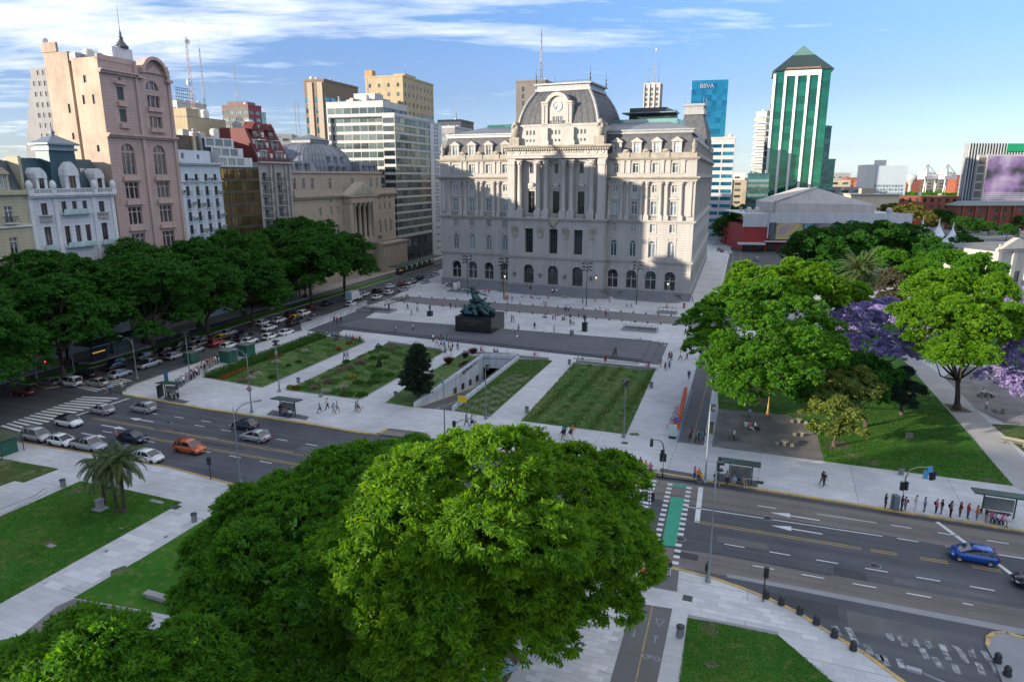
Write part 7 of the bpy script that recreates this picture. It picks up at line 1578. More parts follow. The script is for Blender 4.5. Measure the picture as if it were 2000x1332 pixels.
t=thing('underpass','sloping underpass ramp with pale retaining walls and dark tunnel mouth','underpass',(0,0,0))
obj('ramp_roadway',MB().quad(r3(R0,0.0),r3(R3,0.0),r3(R2,DEEP),r3(R1,DEEP)),asph,t)
wallp=mat('painted_retaining_wall',(0.50,0.54,0.58),0.8,var=0.1,scale=0.4,streak=0.3,fine=0.06)
obj('retaining_wall',MB().add([r3(R0,-0.01),r3(R1,DEEP),r3(R1,0.13),r3(R0,0.13)],[(0,1,2,3)]),wallp,t);obj('retaining_wall',MB().add([r3(R2,DEEP),r3(R3,-0.01),r3(R3,0.13),r3(R2,0.13)],[(0,1,2,3)]),wallp,t)
obj('portal_wall',MB().add([r3(R1,-1.7),r3(R2,-1.7),r3(R2,0.13),r3(R1,0.13)],[(0,1,2,3)]),wallp,t)
ww=(R2-R1);nb=Vector((-ww.y,ww.x)).normalized()
obj('tunnel',MB().add([r3(R1,DEEP),r3(R2,DEEP),r3(R2,-1.7),r3(R1,-1.7),r3(R1+nb*9,DEEP),r3(R2+nb*9,DEEP),r3(R2+nb*9,-1.7),r3(R1+nb*9,-1.7)],[(0,1,5,4),(3,7,6,2),(0,4,7,3),(1,2,6,5),(4,5,6,7)]),mat('tunnel_dark',(0.015,0.015,0.016),0.9),t)
def lw(a,b,w_,z0,z1,name,m):
 d_=(b-a).normalized();n_=Vector((-d_.y,d_.x));q=MB();q.prism([tuple(a-n_*w_),tuple(b-n_*w_),tuple(b+n_*w_),tuple(a+n_*w_)],z0,z1);return obj(name,q,m,t)
for a,b in((R0,R1),(R1,R2),(R2,R3)):lw(a,b,0.16,0.125,0.75,'parapet',wallp);lw(a,b,0.04,1.05,1.10,'handrail',steelp)
for a,b,n in((R0,R1,14),(R1,R2,4),(R2,R3,14)):
 for k in range(n+1):p=a.lerp(b,k/n);obj('rail_post',MB().cb(p.x,p.y,0.75,0.06,0.06,0.32),steelp,t)
def slope(f):return DEEP*f
for side,(a,b)in enumerate(((R0,R1),(R3,R2))):
 inn=(R3-R0).normalized()*(0.35 if side==0 else-0.35);q=MB();q.add([(a.x+inn.x*0.2,a.y+inn.y*0.2,0.02),(a.x+inn.x,a.y+inn.y,0.02),(b.x+inn.x,b.y+inn.y,DEEP+0.02),(b.x+inn.x*0.2,b.y+inn.y*0.2,DEEP+0.02)],[(0,1,2,3)]if side==0 else[(3,2,1,0)])
 obj('yellow_kerb_strip',q,yellow_p,t)
ma,mb_=(R0+R3)/2,(R1+R2)/2
for k in range(12):
 a=ma.lerp(mb_,(k+0.15)/12);b_=ma.lerp(mb_,(k+0.8)/12);n_=(R3-R0).normalized()*0.12;q=MB();q.add([(a.x-n_.x,a.y-n_.y,slope((k+.15)/12)+0.02),(a.x+n_.x,a.y+n_.y,slope((k+.15)/12)+0.02),(b_.x+n_.x,b_.y+n_.y,slope((k+.8)/12)+0.02),(b_.x-n_.x,b_.y-n_.y,slope((k+.8)/12)+0.02)],[(0,1,2,3)]);obj('centre_dash',q,yellow_p,t)
for f in(0.5,0.62,0.74,0.86):
 p=R0 .lerp(R1,f);d_=(R1-R0).normalized();nn=(R3-R0).normalized()*0.03;q=MB();q.add([(p.x+nn.x,p.y+nn.y,slope(f)*0.5-0.2),(p.x+d_.x*1.3+nn.x,p.y+d_.y*1.3+nn.y,slope(f)*0.5-0.3),(p.x+d_.x*1.3+nn.x,p.y+d_.y*1.3+nn.y,slope(f)*0.5-1.3),(p.x+nn.x,p.y+nn.y,slope(f)*0.5-1.2)],[(3,2,1,0)]);obj('wall_opening',q,gl_dark,t)
t=T0('warning_board','yellow warning board on posts by the underpass ramp','sign',903,797);obj('board',MB().box(-0.75,0.75,-0.05,0.05,1.0,2.0),mat('sign_yellow',(0.65,0.42,0.03),0.5),t);obj('post',MB().cyl(-0.5,0.05,0,0.05,1.1,6),steelp,t);obj('post',MB().cyl(0.5,0.05,0,0.05,1.1,6),steelp,t)
def lamp_tall(label,px,py,h,arm=0.0,adir=0.0,cat='street lamp',heads=1,m=steelp,twin=False,group='tall street lamps',z=ZP):
 t=T0('street_lamp',label,cat,px,py,adir,group,z);q=MB();q.lathe([(0.12,0),(0.115,1.0),(0.085,1.1),(0.065,h*0.6),(0.045,h)],n=8);obj('pole',q,m,t);obj('base_collar',MB().cyl(0,0,0,0.22,0.35,8),m,t)
 if arm:
  for s_ in((1,-1)if twin else(1,)):
   q=MB();q.tube([(0,0,h-1.2),(s_*arm*0.15,0,h-0.3),(s_*arm*0.45,0,h+0.15),(s_*arm,0,h+0.2)],0.055,6,0.04);obj('arm',q,m,t);q=MB();q.box(s_*arm-0.1 if s_>0 else s_*arm-0.6,s_*arm+0.6 if s_>0 else s_*arm+0.1,-0.15,0.15,h+0.12,h+0.26);obj('lamp_head',q,steell,t)
 else:
  for k in range(heads):
   a=2*math.pi*k/heads;q=MB();q.T=Matrix.Rotation(a,4,'Z');q.box(0.05,0.5,-0.18,0.18,h-0.15,h+0.05);q.box(0.05,0.2,-0.05,0.05,h-0.5,h-0.14);q.box(0.05,0.45,-0.15,0.15,h-0.65,h-0.49);obj('lamp_head',q,iron,t)
 return t
lamp_tall('tall steel street lamp on the near kerb left of the foreground trees',470,944,8.0,2.2,R_(40))
lamp_tall('street lamp with no-parking disc on the far pavement near the bus shelter',492,806,8.0,2.0,R_(150),group=None)
lamp_tall('dark floodlight pole at the foot of the first flower lawn',546,765,7.5,heads=3)
lamp_tall('curved street lamp pole between the ramp and the road',869,864,8.0,1.8,R_(160))
lamp_tall('thin dark pole standing at the strip lawn beside the ramp',949,818,7.1,heads=1)
lamp_tall('dark floodlight pole at the near right corner of the big lawn',1218,854,7.0,heads=3)
lamp_tall('tall pole lit white at its top beside the park street',1377,942,8.2,heads=1,m=steell)
lamp_tall('tallest steel lamp pole on the near pavement right of the green crossing',1383,1135,9.7,heads=1,m=steell)
lamp_tall('curved signal-like lamp pole beside the queue near the avenue',268,740,6.2,2.4,R_(155))
lamp_tall('twin-armed street lamp in the median under the avenue trees',146,733,7.0,1.8,R_(10),twin=True)
lamp_tall('lamp pole behind the green kiosks by the avenue',372,742,7.4,0.0,heads=2)
lamp_tall('curved steel lamp at the left avenue corner, nearest the refuge',72,740,5.6,3.0,R_(150))
xh,yh=G(1782,1306,8.6);xl,yl=xh+2.9,yh-1.5;t=thing('street_lamp','pale lamp head and arm reaching up into the bottom right edge','street lamp',(xl,yl,0.12),math.atan2(1.5,-2.9));q=MB();q.lathe([(0.14,0),(0.08,7.4)],n=8);obj('pole',q,steell,t);q=MB();q.tube([(0,0,7.3),(1.2,0,8.1),(3.0,0,8.45)],0.05,6);obj('arm',q,steell,t);obj('lamp_head',MB().box(2.9,3.5,-0.13,0.13,8.40,8.52),steell,t)
for px,py,l_ in((914,577,'clustered floodlight mast before the left wing of the palace, left one'),(984,584,'clustered floodlight mast just left of the centre block of the palace'),(1145,598,'clustered floodlight mast just right of the centre arches of the palace'),(1243,594,'clustered floodlight mast before the right wing steps of the palace')):
 t=T0('floodlight_mast',l_,'floodlight',px,py,GX,'floodlight masts before the palace');q=MB();q.lathe([(0.14,0),(0.07,9.5)],n=7);obj('pole',q,dkgreen,t)
 for k in range(5):
  a=2*math.pi*k/5;q=MB();q.tube([(0,0,9),(1.1*math.cos(a),1.1*math.sin(a),9.4)],0.03,4);obj('arm',q,iron,t)
  for j in range(3):obj('floodlight',MB().cb(1.1*math.cos(a),1.1*math.sin(a),9.2-0.8*j+0.8,0.36,0.36,0.3),iron,t)
goldl=mat('ochre_iron',(0.38,0.24,0.07),0.5,metal=0.2);lamp_g=mat('lit_lamp_glass',(0.7,0.55,0.35),0.4,emit=((1.0,0.75,0.4),0.35))
def lantern(label,px,py,h,group='ochre lantern posts',z=ZP):
 t=T0('lantern_post',label,'street lamp',px,py,GX,group,z);q=MB();q.lathe([(0.25,0),(0.25,0.5),(0.14,0.7),(0.12,1.6),(0.07,1.8),(0.06,h)],n=8);obj('post',q,goldl,t);q=MB();q.lathe([(0.10,h),(0.26,h+0.5),(0.24,h+0.55)],n=6);obj('lantern',q,lamp_g,t);q=MB();q.lathe([(0.3,h+0.55),(0.12,h+0.75),(0.03,h+1.0)],n=6);obj('lantern_cap',q,iron,t)
lantern('ochre lantern post in front of the centre arches, right side',1163,589,5.6);lantern('ochre lantern post in front of the far right palace arch',1302,602,5.4);lantern('ochre lantern post left of the palace centre block',986,586,5.6)
lantern('ochre lantern post at the avenue corner of the palace',868,555,4.6);lantern('ochre lantern post on the park lawn beside the huge tree',1499,812,5.4,z=0.15)
gshelf=glass('shelter_glass',(0.10,0.12,0.12),(0.2,0.22,0.22),rough=0.05,metal=0.1)
def shelter(label,px,py,w_=4.6,rz=GX,roof=dkgreen,ad=False,group='bus shelters along the main road'):
 t=T0('bus_shelter',label,'bus shelter',px,py,rz,group)
 for x in(-w_*0.28,w_*0.30):obj('post',MB().cb(x,0.3,0,0.12,0.12,2.5),roof,t)
 q=MB();q.T=Matrix.Rotation(R_(-6),4,'X');q.box(-w_/2,w_/2,-0.95,0.95,2.5,2.64);obj('roof',q,roof,t)
 obj('bench',MB().box(-w_*0.22,w_*0.24,0.0,0.4,0.42,0.48).box(-w_*0.1,-w_*0.06,0.1,0.3,0,0.42).box(w_*0.1,w_*0.14,0.1,0.3,0,0.42),iron,t);obj('back_panel',MB().box(-w_*0.26,w_*0.28,0.42,0.45,0.6,2.0),gshelf,t)
 if ad:obj('advertisement_box',MB().box(-w_/2+0.1,-w_/2+0.3,-0.7,0.7,0.2,2.2),iron,t);obj('poster',MB().box(-w_/2+0.02,-w_/2+0.1,-0.6,0.6,0.35,2.05),MATS.get('poster_x')or mat('poster_x',(0.20,0.13,0.10),0.5,var=0.6,scale=3,col2=(0.45,0.40,0.32)),t)
 return t
for q_ in(gp((532,802),(604,815),(598,822),(520,812)),gp((325,775),(372,786),(352,792),(318,781)),gp((1222,910),(1285,920),(1280,932),(1215,923)),gp((1290,916),(1375,931),(1362,942),(1284,932)),gp((1400,925),(1482,942),(1476,958),(1396,946))):sheet('paving_pad',q_,0.127,pave_d)
shelter('dark green bus shelter with people waiting left of the crossing road',560,812);shelter('bus shelter with poster end at the head of the queue by the avenue corner',334,778,4.0,GX+R_(12),ad=True)
shelter('dark green bus shelter right of the green cycle crossing',1444,944,4.4);shelter('bus shelter at the right edge with a queue beside it',1948,1010,5.0)
def station(label,px,py,L_,rz):
 t=T0('bus_station',label,'bus station',px,py,rz,'bus stations in the avenue median',0.02);obj('platform',MB().box(0,L_,-1.4,1.4,0,0.35),kerbst,t);obj('roof',MB().box(0,L_,-1.9,1.9,3.0,3.2),dkgreen,t)
 n=int(L_/4)
 for k in range(n):obj('post',MB().cb(1.5+k*4,0,0.35,0.18,0.18,2.65),iron,t)
 for k in range(n-1):obj('glass_screen',MB().box(2+k*4,5+k*4,0.3,0.34,0.5,2.2),gshelf,t)
 obj('sign_box',MB().box(0.2,3.2,-1.5,-1.3,0.6,2.6),iron,t);obj('sign_lettering_strip',MB().box(0.4,2.8,-1.53,-1.5,1.8,2.0),mat('lit_amber_sign',(0.4,0.25,0.05),0.5,emit=((1,0.6,0.15),0.12)),t)
station('dark roofed bus station in the median near the crossing',166,712,13,RZ);station('long dark roofed bus station before the dark office block',770,541,34,RZ);station('dark roofed bus station behind the queue of cars',520,604,16,RZ)
def kiosk(label,px,py,group='green kiosks by the avenue',s=1.0,rz=GX-R_(4)):
 t=T0('kiosk',label,'kiosk',px,py,rz,group);gk=mat('kiosk_green',(0.02,0.10,0.07),0.6,var=0.15)
 obj('body',MB().box(-1.3*s,1.3*s,-1.1*s,1.1*s,0,2.3*s),gk,t);q=MB();q.box(-1.5*s,1.5*s,-1.3*s,1.3*s,2.3*s,2.45*s);obj('roof',q,mat('kiosk_roof',(0.10,0.12,0.11),0.8,var=0.2),t)
 for k in range(5):obj('shutter_panel',MB().box(-1.25*s+0.5*s*k,-0.8*s+0.5*s*k,-1.13*s,-1.1*s,0.2,2.1*s),gk,t)
 for k in(-0.55,0.55):obj('side_panel',MB().box(1.3*s,1.33*s,k*s-0.45*s,k*s+0.45*s,0.2,2.1*s),gk,t)
kiosk('green kiosk by the avenue, the one nearer the queue',447,706);kiosk('green kiosk by the avenue, the one behind',482,694);kiosk('small green kiosk by the avenue next to the parked cars',374,706,s=0.8)
t=T0('news_stand','old green news stand with slatted roof at the left edge','kiosk',8,884);obj('body',MB().box(-1.6,1.3,-1.0,1.0,0,1.9),mat('kiosk_green',(0.02,0.10,0.07),0.6),t);obj('poster_front',MB().box(-0.2,1.2,-1.03,-1.0,0.3,1.7),mat('poster_x',(0.2,0.13,0.1),0.5),t)
for k in range(9):obj('roof_slat',MB().box(-2.4,2.0,-1.5+k*0.36,-1.3+k*0.36,2.25,2.32),mat('weathered_green_wood',(0.09,0.11,0.07),0.8,var=0.2),t)
for x in(-2.2,1.8):
 for y in(-1.4,1.4):obj('post',MB().cb(x,y,0,0.08,0.08,2.25),dkgreen,t)
binm=mat('grey_bin',(0.22,0.23,0.24),0.6);GBN=None
BINS=[(1112,712,'at the far left corner of the big lawn'),(1029,806,'along the left side of the big lawn'),(1272,757,'on the right side of the big lawn'),(583,748,'at the foot of the path between the flower lawns'),(627,775,'before the second flower lawn'),(773,776,'left of the conifer'),(739,680,'at the top of the path between the flower lawns'),(901,702,'beside the reddish shrubs of the ramp lawn'),(124,951,'on the near path left of the palms'),(380,1019,'on the near diagonal path by the foreground tree'),(1328,1243,'beside the cycle lane at the bottom'),(1760,926,'at the edge of the sunlit park lawn'),(588,667,'by the avenue end of the hedge')]
for px,py,l_ in BINS:
 t=T0('litter_bin','grey litter bin '+l_,'litter bin',px,py);obj('bin_body',MB().lathe([(0.26,0.0),(0.30,0.1),(0.30,0.85),(0.33,0.9)],n=12),binm,t);obj('bin_lid',MB().lathe([(0.34,0.9),(0.34,0.96),(0.12,1.02)],n=12),iron,t)
t=T0('litter_bin','dark post bin on the near kerb right of the cycle crossing','litter bin',1380,1122);obj('bin_body',MB().cb(0,0,0.4,0.35,0.3,0.7),iron,t);obj('post',MB().cyl(0,0.2,0,0.04,1.3,6),iron,t)
for px,py,l_ in((1343,1168,'square drain cover in the pavement right of the cycle lane'),(868,686,'flat drain cover near the monument'),(344,990,'square drain grate at the near corner of the palm lawn'),(1220,865,'dark manhole cover left of the crossing signal'),(1484,942,'oval manhole cover beside the bus shelter')):
 t=T0('drain_cover',l_,'drain cover',px,py,z=0.125 if px!=344 else 0.162);obj('plate',MB().box(-0.35,0.35,-0.35,0.35,0,0.02),pave_d,t);obj('grating',MB().box(-0.28,0.28,-0.28,0.28,0.02,0.03),iron,t)
for px,py,l_ in((300,978,'left pale stone slab set in the palm lawn'),(312,981,'right pale stone slab set in the palm lawn'),(100,1066,'small stone slab lying in the middle of the near lawn')):
 t=T0('stone_slab',l_,'slab',px,py,z=0.165);obj('slab',MB().box(-0.45,0.45,-0.25,0.25,0,0.05),pave_band,t)
t=T0('pedestal','small stone pedestal at the foot of the left palm','pedestal',196,994,z=0.16);obj('base_slab',MB().cb(0,0,0,1.3,1.1,0.15),pave_band,t);obj('shaft',MB().cb(0,0,0.15,0.6,0.6,0.9).cb(0,0,1.05,0.75,0.75,0.1),pave_band,t)
LED=[((646,657),(710,668),'stone bench ledge along the top of the first flower lawn'),((758,672),(862,687),'stone bench ledge along the top of the second flower lawn'),((905,690),(1072,705),'stone bench ledge above the ramp and strip lawn'),((1125,709),(1283,725),'stone bench ledge along the top of the big lawn')]
for a,b,l_ in LED:
 A_,B_=Vector(G(*a)),Vector(G(*b));d=B_-A_;t=thing('stone_ledge',l_,'bench',(A_.x,A_.y,ZP),math.atan2(d.y,d.x),'stone ledges above the lawns');obj('seat',MB().box(0,d.length,-0.3,0.3,0.34,0.46),ledge,t);obj('base',MB().box(0.1,d.length-0.1,-0.22,0.22,0,0.34),ledge,t)
A_,B_=Vector(G(296,1092)),Vector(G(210+5,1140));t=T0('stone_bench','long low stone bench beside the near diagonal path','bench',340,1180,GX);obj('seat',MB().box(-3.2,1.5,-0.3,0.3,0.35,0.5),ledge,t);obj('base',MB().box(-3.0,1.3,-0.2,0.2,0,0.35),ledge,t)
bnm=mat('concrete_seat',(0.17,0.16,0.13),0.9,var=0.2,fine=0.1)
def table_set(label,px,py,rz,n=2):
 t=T0('picnic_table',label,'picnic table',px,py,rz,'stone tables on the cobbled square',0.135);obj('table_top',MB().cb(0,0,0.62,0.85,0.85,0.1),bnm,t);obj('table_foot',MB().cb(0,0,0,0.35,0.35,0.62),bnm,t)
 for k in range(n):s_=(-1,1)[k%2];obj('seat',MB().cb(s_*0.95,0,0,0.45,0.5,0.42),bnm,t)
table_set('stone table with two seats at the near left of the cobbled square',1431,858,GX);table_set('stone table before the yellowish tree, the near one',1532,870,GX);table_set('stone table beside the ochre lantern where people sit',1468,838,GX+0.5)
table_set('stone table with seats at the far right of the cobbled square',1560,826,GX);table_set('stone table close to the lawn edge',1566,852,GX,1);table_set('stone table near the huge tree trunk',1464,816,GX,1)
t=T0('stone_block','lone stone block on the park lawn','block',1775,854,GX,z=0.15);obj('block',MB().cb(0,0,0,0.9,0.6,0.6),bnm,t)
table_set('stone table on the right-hand cobbles under the jacaranda',1925,775,GX);table_set('stone block table by the park path at the right',1958,806,GX,1);t=T0('park_bench','wooden bench at the right edge on the dry grass','bench',1978,868,GX-R_(20),z=0.15);obj('seat',MB().box(-1.4,1.4,-0.25,0.25,0.4,0.46),bnm,t);obj('backrest',MB().box(-1.4,1.4,0.2,0.26,0.5,0.9),bnm,t);obj('legs',MB().box(-1.2,-1.1,-0.2,0.2,0,0.4).box(1.1,1.2,-0.2,0.2,0,0.4),bnm,t)
bm=MB();bm.lathe([(0.16,0),(0.17,0.1),(0.13,0.16),(0.15,0.3),(0.10,0.42),(0.02,0.47)],n=8);bmesh1=bm.mesh('bollard',iron)
def bollard(px,py,lab,grp,s=1.0):
 x,y=G(px,py,ZP);o=put(bmesh1,'bollard');o.location=(x,y,ZP);o.scale=(s,s,s);tag(o,lab,'bollard',grp)
for k in range(24):f=k/23;bollard(790+f*575,592.5+f*47.5,'small black bollard in the near row along the brown palace street','near row of bollards along the palace street')
for k in range(25):f=k/24;bollard(770+f*590,576.5+f*44.5,'small black bollard in the far row along the brown palace street','far row of bollards along the palace street')
for i,(px,py)in enumerate([(1496,1167),(1526,1180),(1562,1198),(1594,1218),(1629,1243),(1666,1268)]):bollard(px,py,'black bollard along the curved kerb, '+('first','second','third','fourth','fifth','last')[i]+' from the crossing','bollards on the curved kerb',1.5)
bollard(1948,1292,'black bollard on the traffic island, upper one','bollards on the traffic island',1.5);bollard(1967,1318,'black bollard on the traffic island, lower one','bollards on the traffic island',1.5)
redl=mat('signal_red_lit',(0.5,0.02,0.02),0.4,emit=((1,0.03,0.02),1.5));sgb=mat('signal_housing',(0.02,0.025,0.025),0.5)
def head(root,x,y,z,rot=0,lit=False):
 q=MB();q.T=Matrix.Translation((x,y,z))@Matrix.Rotation(rot,4,'Z');q.box(-0.17,0.17,-0.15,0.15,0,0.95);h=obj('signal_head',q,sgb,root)
 for k in range(3):
  l_=MB();l_.T=Matrix.Translation((x,y,z+0.16+0.31*k))@Matrix.Rotation(rot,4,'Z')@Matrix.Rotation(R_(90),4,'X');l_.lathe([(0.11,0.15),(0.13,0.24),(0.10,0.2),(0,0.17)],n=8);obj('lens',l_,redl if(lit and k==2)else iron,h)
def signal(label,px,py,h,arm,ad,heads,m=dkgreen,group='traffic signals'):
 t=T0('traffic_signal',label,'traffic light',px,py,ad,group);q=MB()
 if arm:q.tube([(0,0,0),(0,0,h*0.75),(arm*0.12,0,h*0.93),(arm*0.4,0,h),(arm,0,h)],0.085,8,0.06)
 else:q.tube([(0,0,0),(0,0,h)],0.06,7)
 obj('pole',q,m,t)
 for x,y,z,rot,lit in heads:head(t,x,y,z,rot,lit)
 return t
signal('arched dark green signal pole at the pedestrian crossing with three heads',1294,931,4.6,1.5,R_(160),[(1.5,0,3.7,0,False),(0.1,0.25,2.6,1.2,False),(-0.1,-0.3,1.9,0.3,False),(0.3,-0.2,1.9,0.3,False)])
signal('signal pole in the road edge beside the striped crossing',1266,1018,3.4,0,GX,[(-0.35,0,2.4,0.2,False),(0.35,0,2.4,0.2,False)],steelp)
t=signal('brass coloured arched signal pole with blue street sign by the long queue',1760,995,5.0,2.6,R_(-5),[(2.6,0,3.6,0.4,False),(2.9,0.2,3.6,1.2,False),(-0.25,0,2.3,0.5,False),(0.2,0.1,2.3,0.9,False)],mat('brass_pole',(0.30,0.24,0.16),0.45,metal=0.3));obj('street_sign',MB().box(1.5,2.0,-0.5,-0.45,3.9,4.9),mat('blue_sign',(0.10,0.32,0.60),0.5),t);obj('street_sign',MB().box(1.8,2.3,-0.6,-0.55,4.7,5.4),MATS['blue_sign'],t)
signal('signal pole with red light lit at the avenue refuge',96,745,3.8,0,0,[(0,-0.1,2.9,0.4,True),(-0.3,0,2.0,0.4,False)]);signal('dark arched signal pole at the left avenue crossing',70,737,5.0,4.0,R_(10),[(4.0,0,4.0,0.4,False)])
signal('short black pole lamp on the near kerb by the palms',412,936,2.6,0,GX,[(0,0,1.9,0,False)],iron);signal('short black signal post by the curved kerb',1490,1174,3.0,0,GX,[(0.05,0,2.3,0.3,False)],iron);signal('dark grey signal post beside the bus shelter right of the crossing',1402,948,3.4,0,GX,[(0,0,2.6,0.5,False)])
signal('bent blue signal arm over people leaving the square',888,862,2.8,2.6,R_(38),[(0,0.1,2.0,0.3,False)],mat('blue_grey_pole',(0.08,0.14,0.18),0.5))
t=T0('thin_post','thin pale post beside the cycle lane under the foreground tree','post',1225,1190);obj('post',MB().cyl(0,0,0,0.04,3.2,6),steell,t);obj('round_sign',MB().blob((0,0,3.3),(0.25,0.05,0.25),j=0),steell,t)
for px,py,l_ in((1744,993,'grey control cabinet at the head of the long queue'),(1737+12,996,'narrow cabinet against the brass signal pole')):
 t=T0('control_cabinet',l_,'cabinet',px,py);obj('cabinet',MB().cb(0,0,0,0.55,0.45,1.7),steelp,t);obj('cabinet_door',MB().box(-0.24,0.24,-0.25,-0.225,0.15,1.6),steelp,t)
t=T0('litter_bin','red post box on the pavement before the right palace steps','post box',1336,602);obj('box_body',MB().cyl(0,0,0,0.3,1.3,10),mat('post_red',(0.30,0.02,0.02),0.5),t);obj('box_cap',MB().lathe([(0.34,1.3),(0.2,1.5),(0.02,1.55)],n=10),MATS['post_red'],t)
t=T0('barrier','yellow barrier leaning by the basement window at the right end of the palace','barrier',1312,586);obj('panel',MB().box(-1.0,1.0,-0.1,0.1,0.2,1.1),mat('barrier_yellow',(0.65,0.35,0.02),0.5),t);obj('foot',MB().box(-0.9,0.9,-0.3,0.3,0,0.2),iron,t)
for k in range(5):
 x0_,y0_=G(755+10*k,596-3*k,ZP);t=thing('crowd_barrier','dark crowd barrier at the avenue end of the palace street, number %s from the left'%('one two three four five'.split()[k]),'barrier',(x0_,y0_,ZP),RZ,'crowd barriers by the avenue');q=MB();q.box(-1,1,-0.02,0.02,1.0,1.05);q.box(-1,1,-0.02,0.02,0.15,0.2)
 for j in range(11):q.box(-1+0.2*j-0.012,-1+0.2*j+0.012,-0.01,0.01,0.2,1.0)
 obj('rails',q,iron,t);obj('foot',MB().box(-0.8,-0.75,-0.3,0.3,0,0.15).box(0.75,0.8,-0.3,0.3,0,0.15),iron,t)
oran=mat('orange_plastic',(0.55,0.11,0.03),0.5,var=0.1)
A_,B_=Vector(G(1322,840)),Vector(G(1338,768));d=(B_-A_);dock=thing('cycle_dock','row of orange cycle docking stands beside the park street','cycle dock',(A_.x,A_.y,ZP),math.atan2(d.y,d.x));Lk=d.length
obj('base_rail',MB().box(0,Lk,-0.25,0.25,0,0.12),oran,dock)
for k in range(24):x=0.3+(Lk-0.6)*k/23;obj('docking_stand',MB().box(x-0.14,x+0.14,-0.2,0.16,0.12,0.85).box(x-0.10,x+0.10,-0.3,-0.1,0.7,0.95),oran,dock)
def bicycle(label,px,py,rz,m=oran):
 t=T0('bicycle',label,'bicycle',px,py,rz,'hire bicycles at the dock')
 for x in(-0.52,0.52):
  q=MB();n=14;
  for k in range(n):
   a,b_=2*math.pi*k/n,2*math.pi*(k+1)/n;q.tube([(x+0.32*math.cos(a),0,0.34+0.32*math.sin(a)),(x+0.32*math.cos(b_),0,0.34+0.32*math.sin(b_))],0.022,4)
  w_=obj('wheel',q,iron,t);q=MB()
  for k in range(6):a=math.pi*k/6;q.tube([(x-0.3*math.cos(a),0,0.34-0.3*math.sin(a)),(x+0.3*math.cos(a),0,0.34+0.3*math.sin(a))],0.006,3)
  obj('spokes',q,steell,w_);q=MB();q.tube([(x+0.36*math.cos(a_),0,0.34+0.36*math.sin(a_))for a_ in(0.3,0.9,1.57,2.2,2.8)],0.035,4);obj('mudguard',q,m,t)
 q=MB();q.tube([(-0.52,0,0.34),(-0.1,0,0.36),(0.42,0,0.75)],0.03,5);q.tube([(-0.1,0,0.36),(-0.2,0,0.85)],0.03,5);q.tube([(0.52,0,0.34),(0.38,0,0.95)],0.025,5);q.tube([(-0.52,0,0.34),(-0.18,0,0.72)],0.02,5);obj('frame',q,m,t)
 obj('saddle',MB().blob((-0.2,0,0.9),(0.14,0.08,0.04),j=0),iron,t);obj('handlebar',MB().tube([(0.3,-0.28,1.0),(0.38,0,0.98),(0.3,0.28,1.0)],0.018,5),iron,t);obj('basket',MB().cb(0.55,0,0.75,0.26,0.32,0.2),m,t)
for px,py,rz,l_ in((1326,803,0.05,'orange hire bicycle at the dock, the farthest of the row'),(1324,813,-0.1,'orange hire bicycle at the dock, second farthest'),(1321,822,0.0,'orange hire bicycle beside a dark one in the dock'),(1311,836,0.3,'orange hire bicycle nearest the information board')):bicycle(l_,px,py,rz)
bicycle('dark bicycle among the orange ones at the dock',1319,827,0.02,iron);bicycle('dark bicycle parked by the stairwell at the left of the square',728,610,0.5,iron)
t=T0('information_board','white cycle dock information board with round blue sign','sign',1313,856);obj('board',MB().box(-0.55,0.55,-0.09,0.09,0.35,2.0),fr_white,t);obj('board_print',MB().box(-0.5,0.5,-0.11,-0.09,0.5,1.9),mat('board_pale_green',(0.40,0.52,0.47),0.4),t);obj('foot',MB().box(-0.5,0.5,-0.15,0.15,0,0.35),iron,t);obj('sign_post',MB().cyl(0.5,0.3,0,0.04,2.6,6),steelp,t)
q=MB();q.T=Matrix.Translation((0.5,0.24,2.7))@Matrix.Rotation(R_(90),4,'X');q.lathe([(0.36,0),(0.36,0.04),(0,0.04)],n=16);rs=obj('round_sign',q,mat('blue_violet_sign',(0.06,0.05,0.40),0.5),t);q=MB();q.T=Matrix.Translation((0.5,0.19,2.7));ring_pts=lambda cx:[(cx+0.09*math.cos(a*0.7),0,-0.04+0.09*math.sin(a*0.7))for a in range(10)];q.tube(ring_pts(-0.13),0.014,3);q.tube(ring_pts(0.13),0.014,3);q.tube([(-0.13,0,-0.04),(0,0,0.08),(0.13,0,-0.04)],0.014,3);obj('bicycle_symbol',q,fr_white,rs)
t=T0('bin_cabinet','green and yellow bin cabinet beside the tall pole at the park corner','bin',1389,846);obj('body',MB().cb(0,0,0,0.5,0.5,1.5),mat('olive_bin',(0.12,0.14,0.04),0.6),t);obj('lid',MB().cb(0,0,1.5,0.6,0.6,0.12),dkgreen,t)
x,y=G(492,806);t=thing('no_parking_sign','round red and white prohibition disc on the pole by the bus shelter','sign',(x,y-0.15,3.3),0);q=MB();q.T=Matrix.Rotation(R_(90),4,'X');q.lathe([(0.34,0),(0.34,0.03),(0.26,0.035),(0.25,0.03),(0,0.03)],n=16);obj('disc',q,mat('sign_red',(0.45,0.03,0.03),0.5),t);q=MB();q.T=Matrix.Rotation(R_(90),4,'X');q.lathe([(0.24,0.035),(0.24,0.045),(0,0.045)],n=16);obj('disc_face',q,fr_white,t);q=MB();q.T=Matrix.Rotation(R_(45),4,'Y');q.box(-0.25,0.25,-0.06,-0.045,-0.04,0.04);obj('slash',q,MATS['sign_red'],t)
for px,py,l_ in((326,751,'blue banner stand on the kerb among the waiting cars'),):
 t=T0('banner_stand',l_,'banner',px,py);obj('pole',MB().cyl(0,0,0,0.05,2.8,6),steelp,t);obj('banner',MB().box(-0.45,0.45,-0.03,0.03,0.6,2.7),mat('banner_blue',(0.02,0.10,0.22),0.6),t)
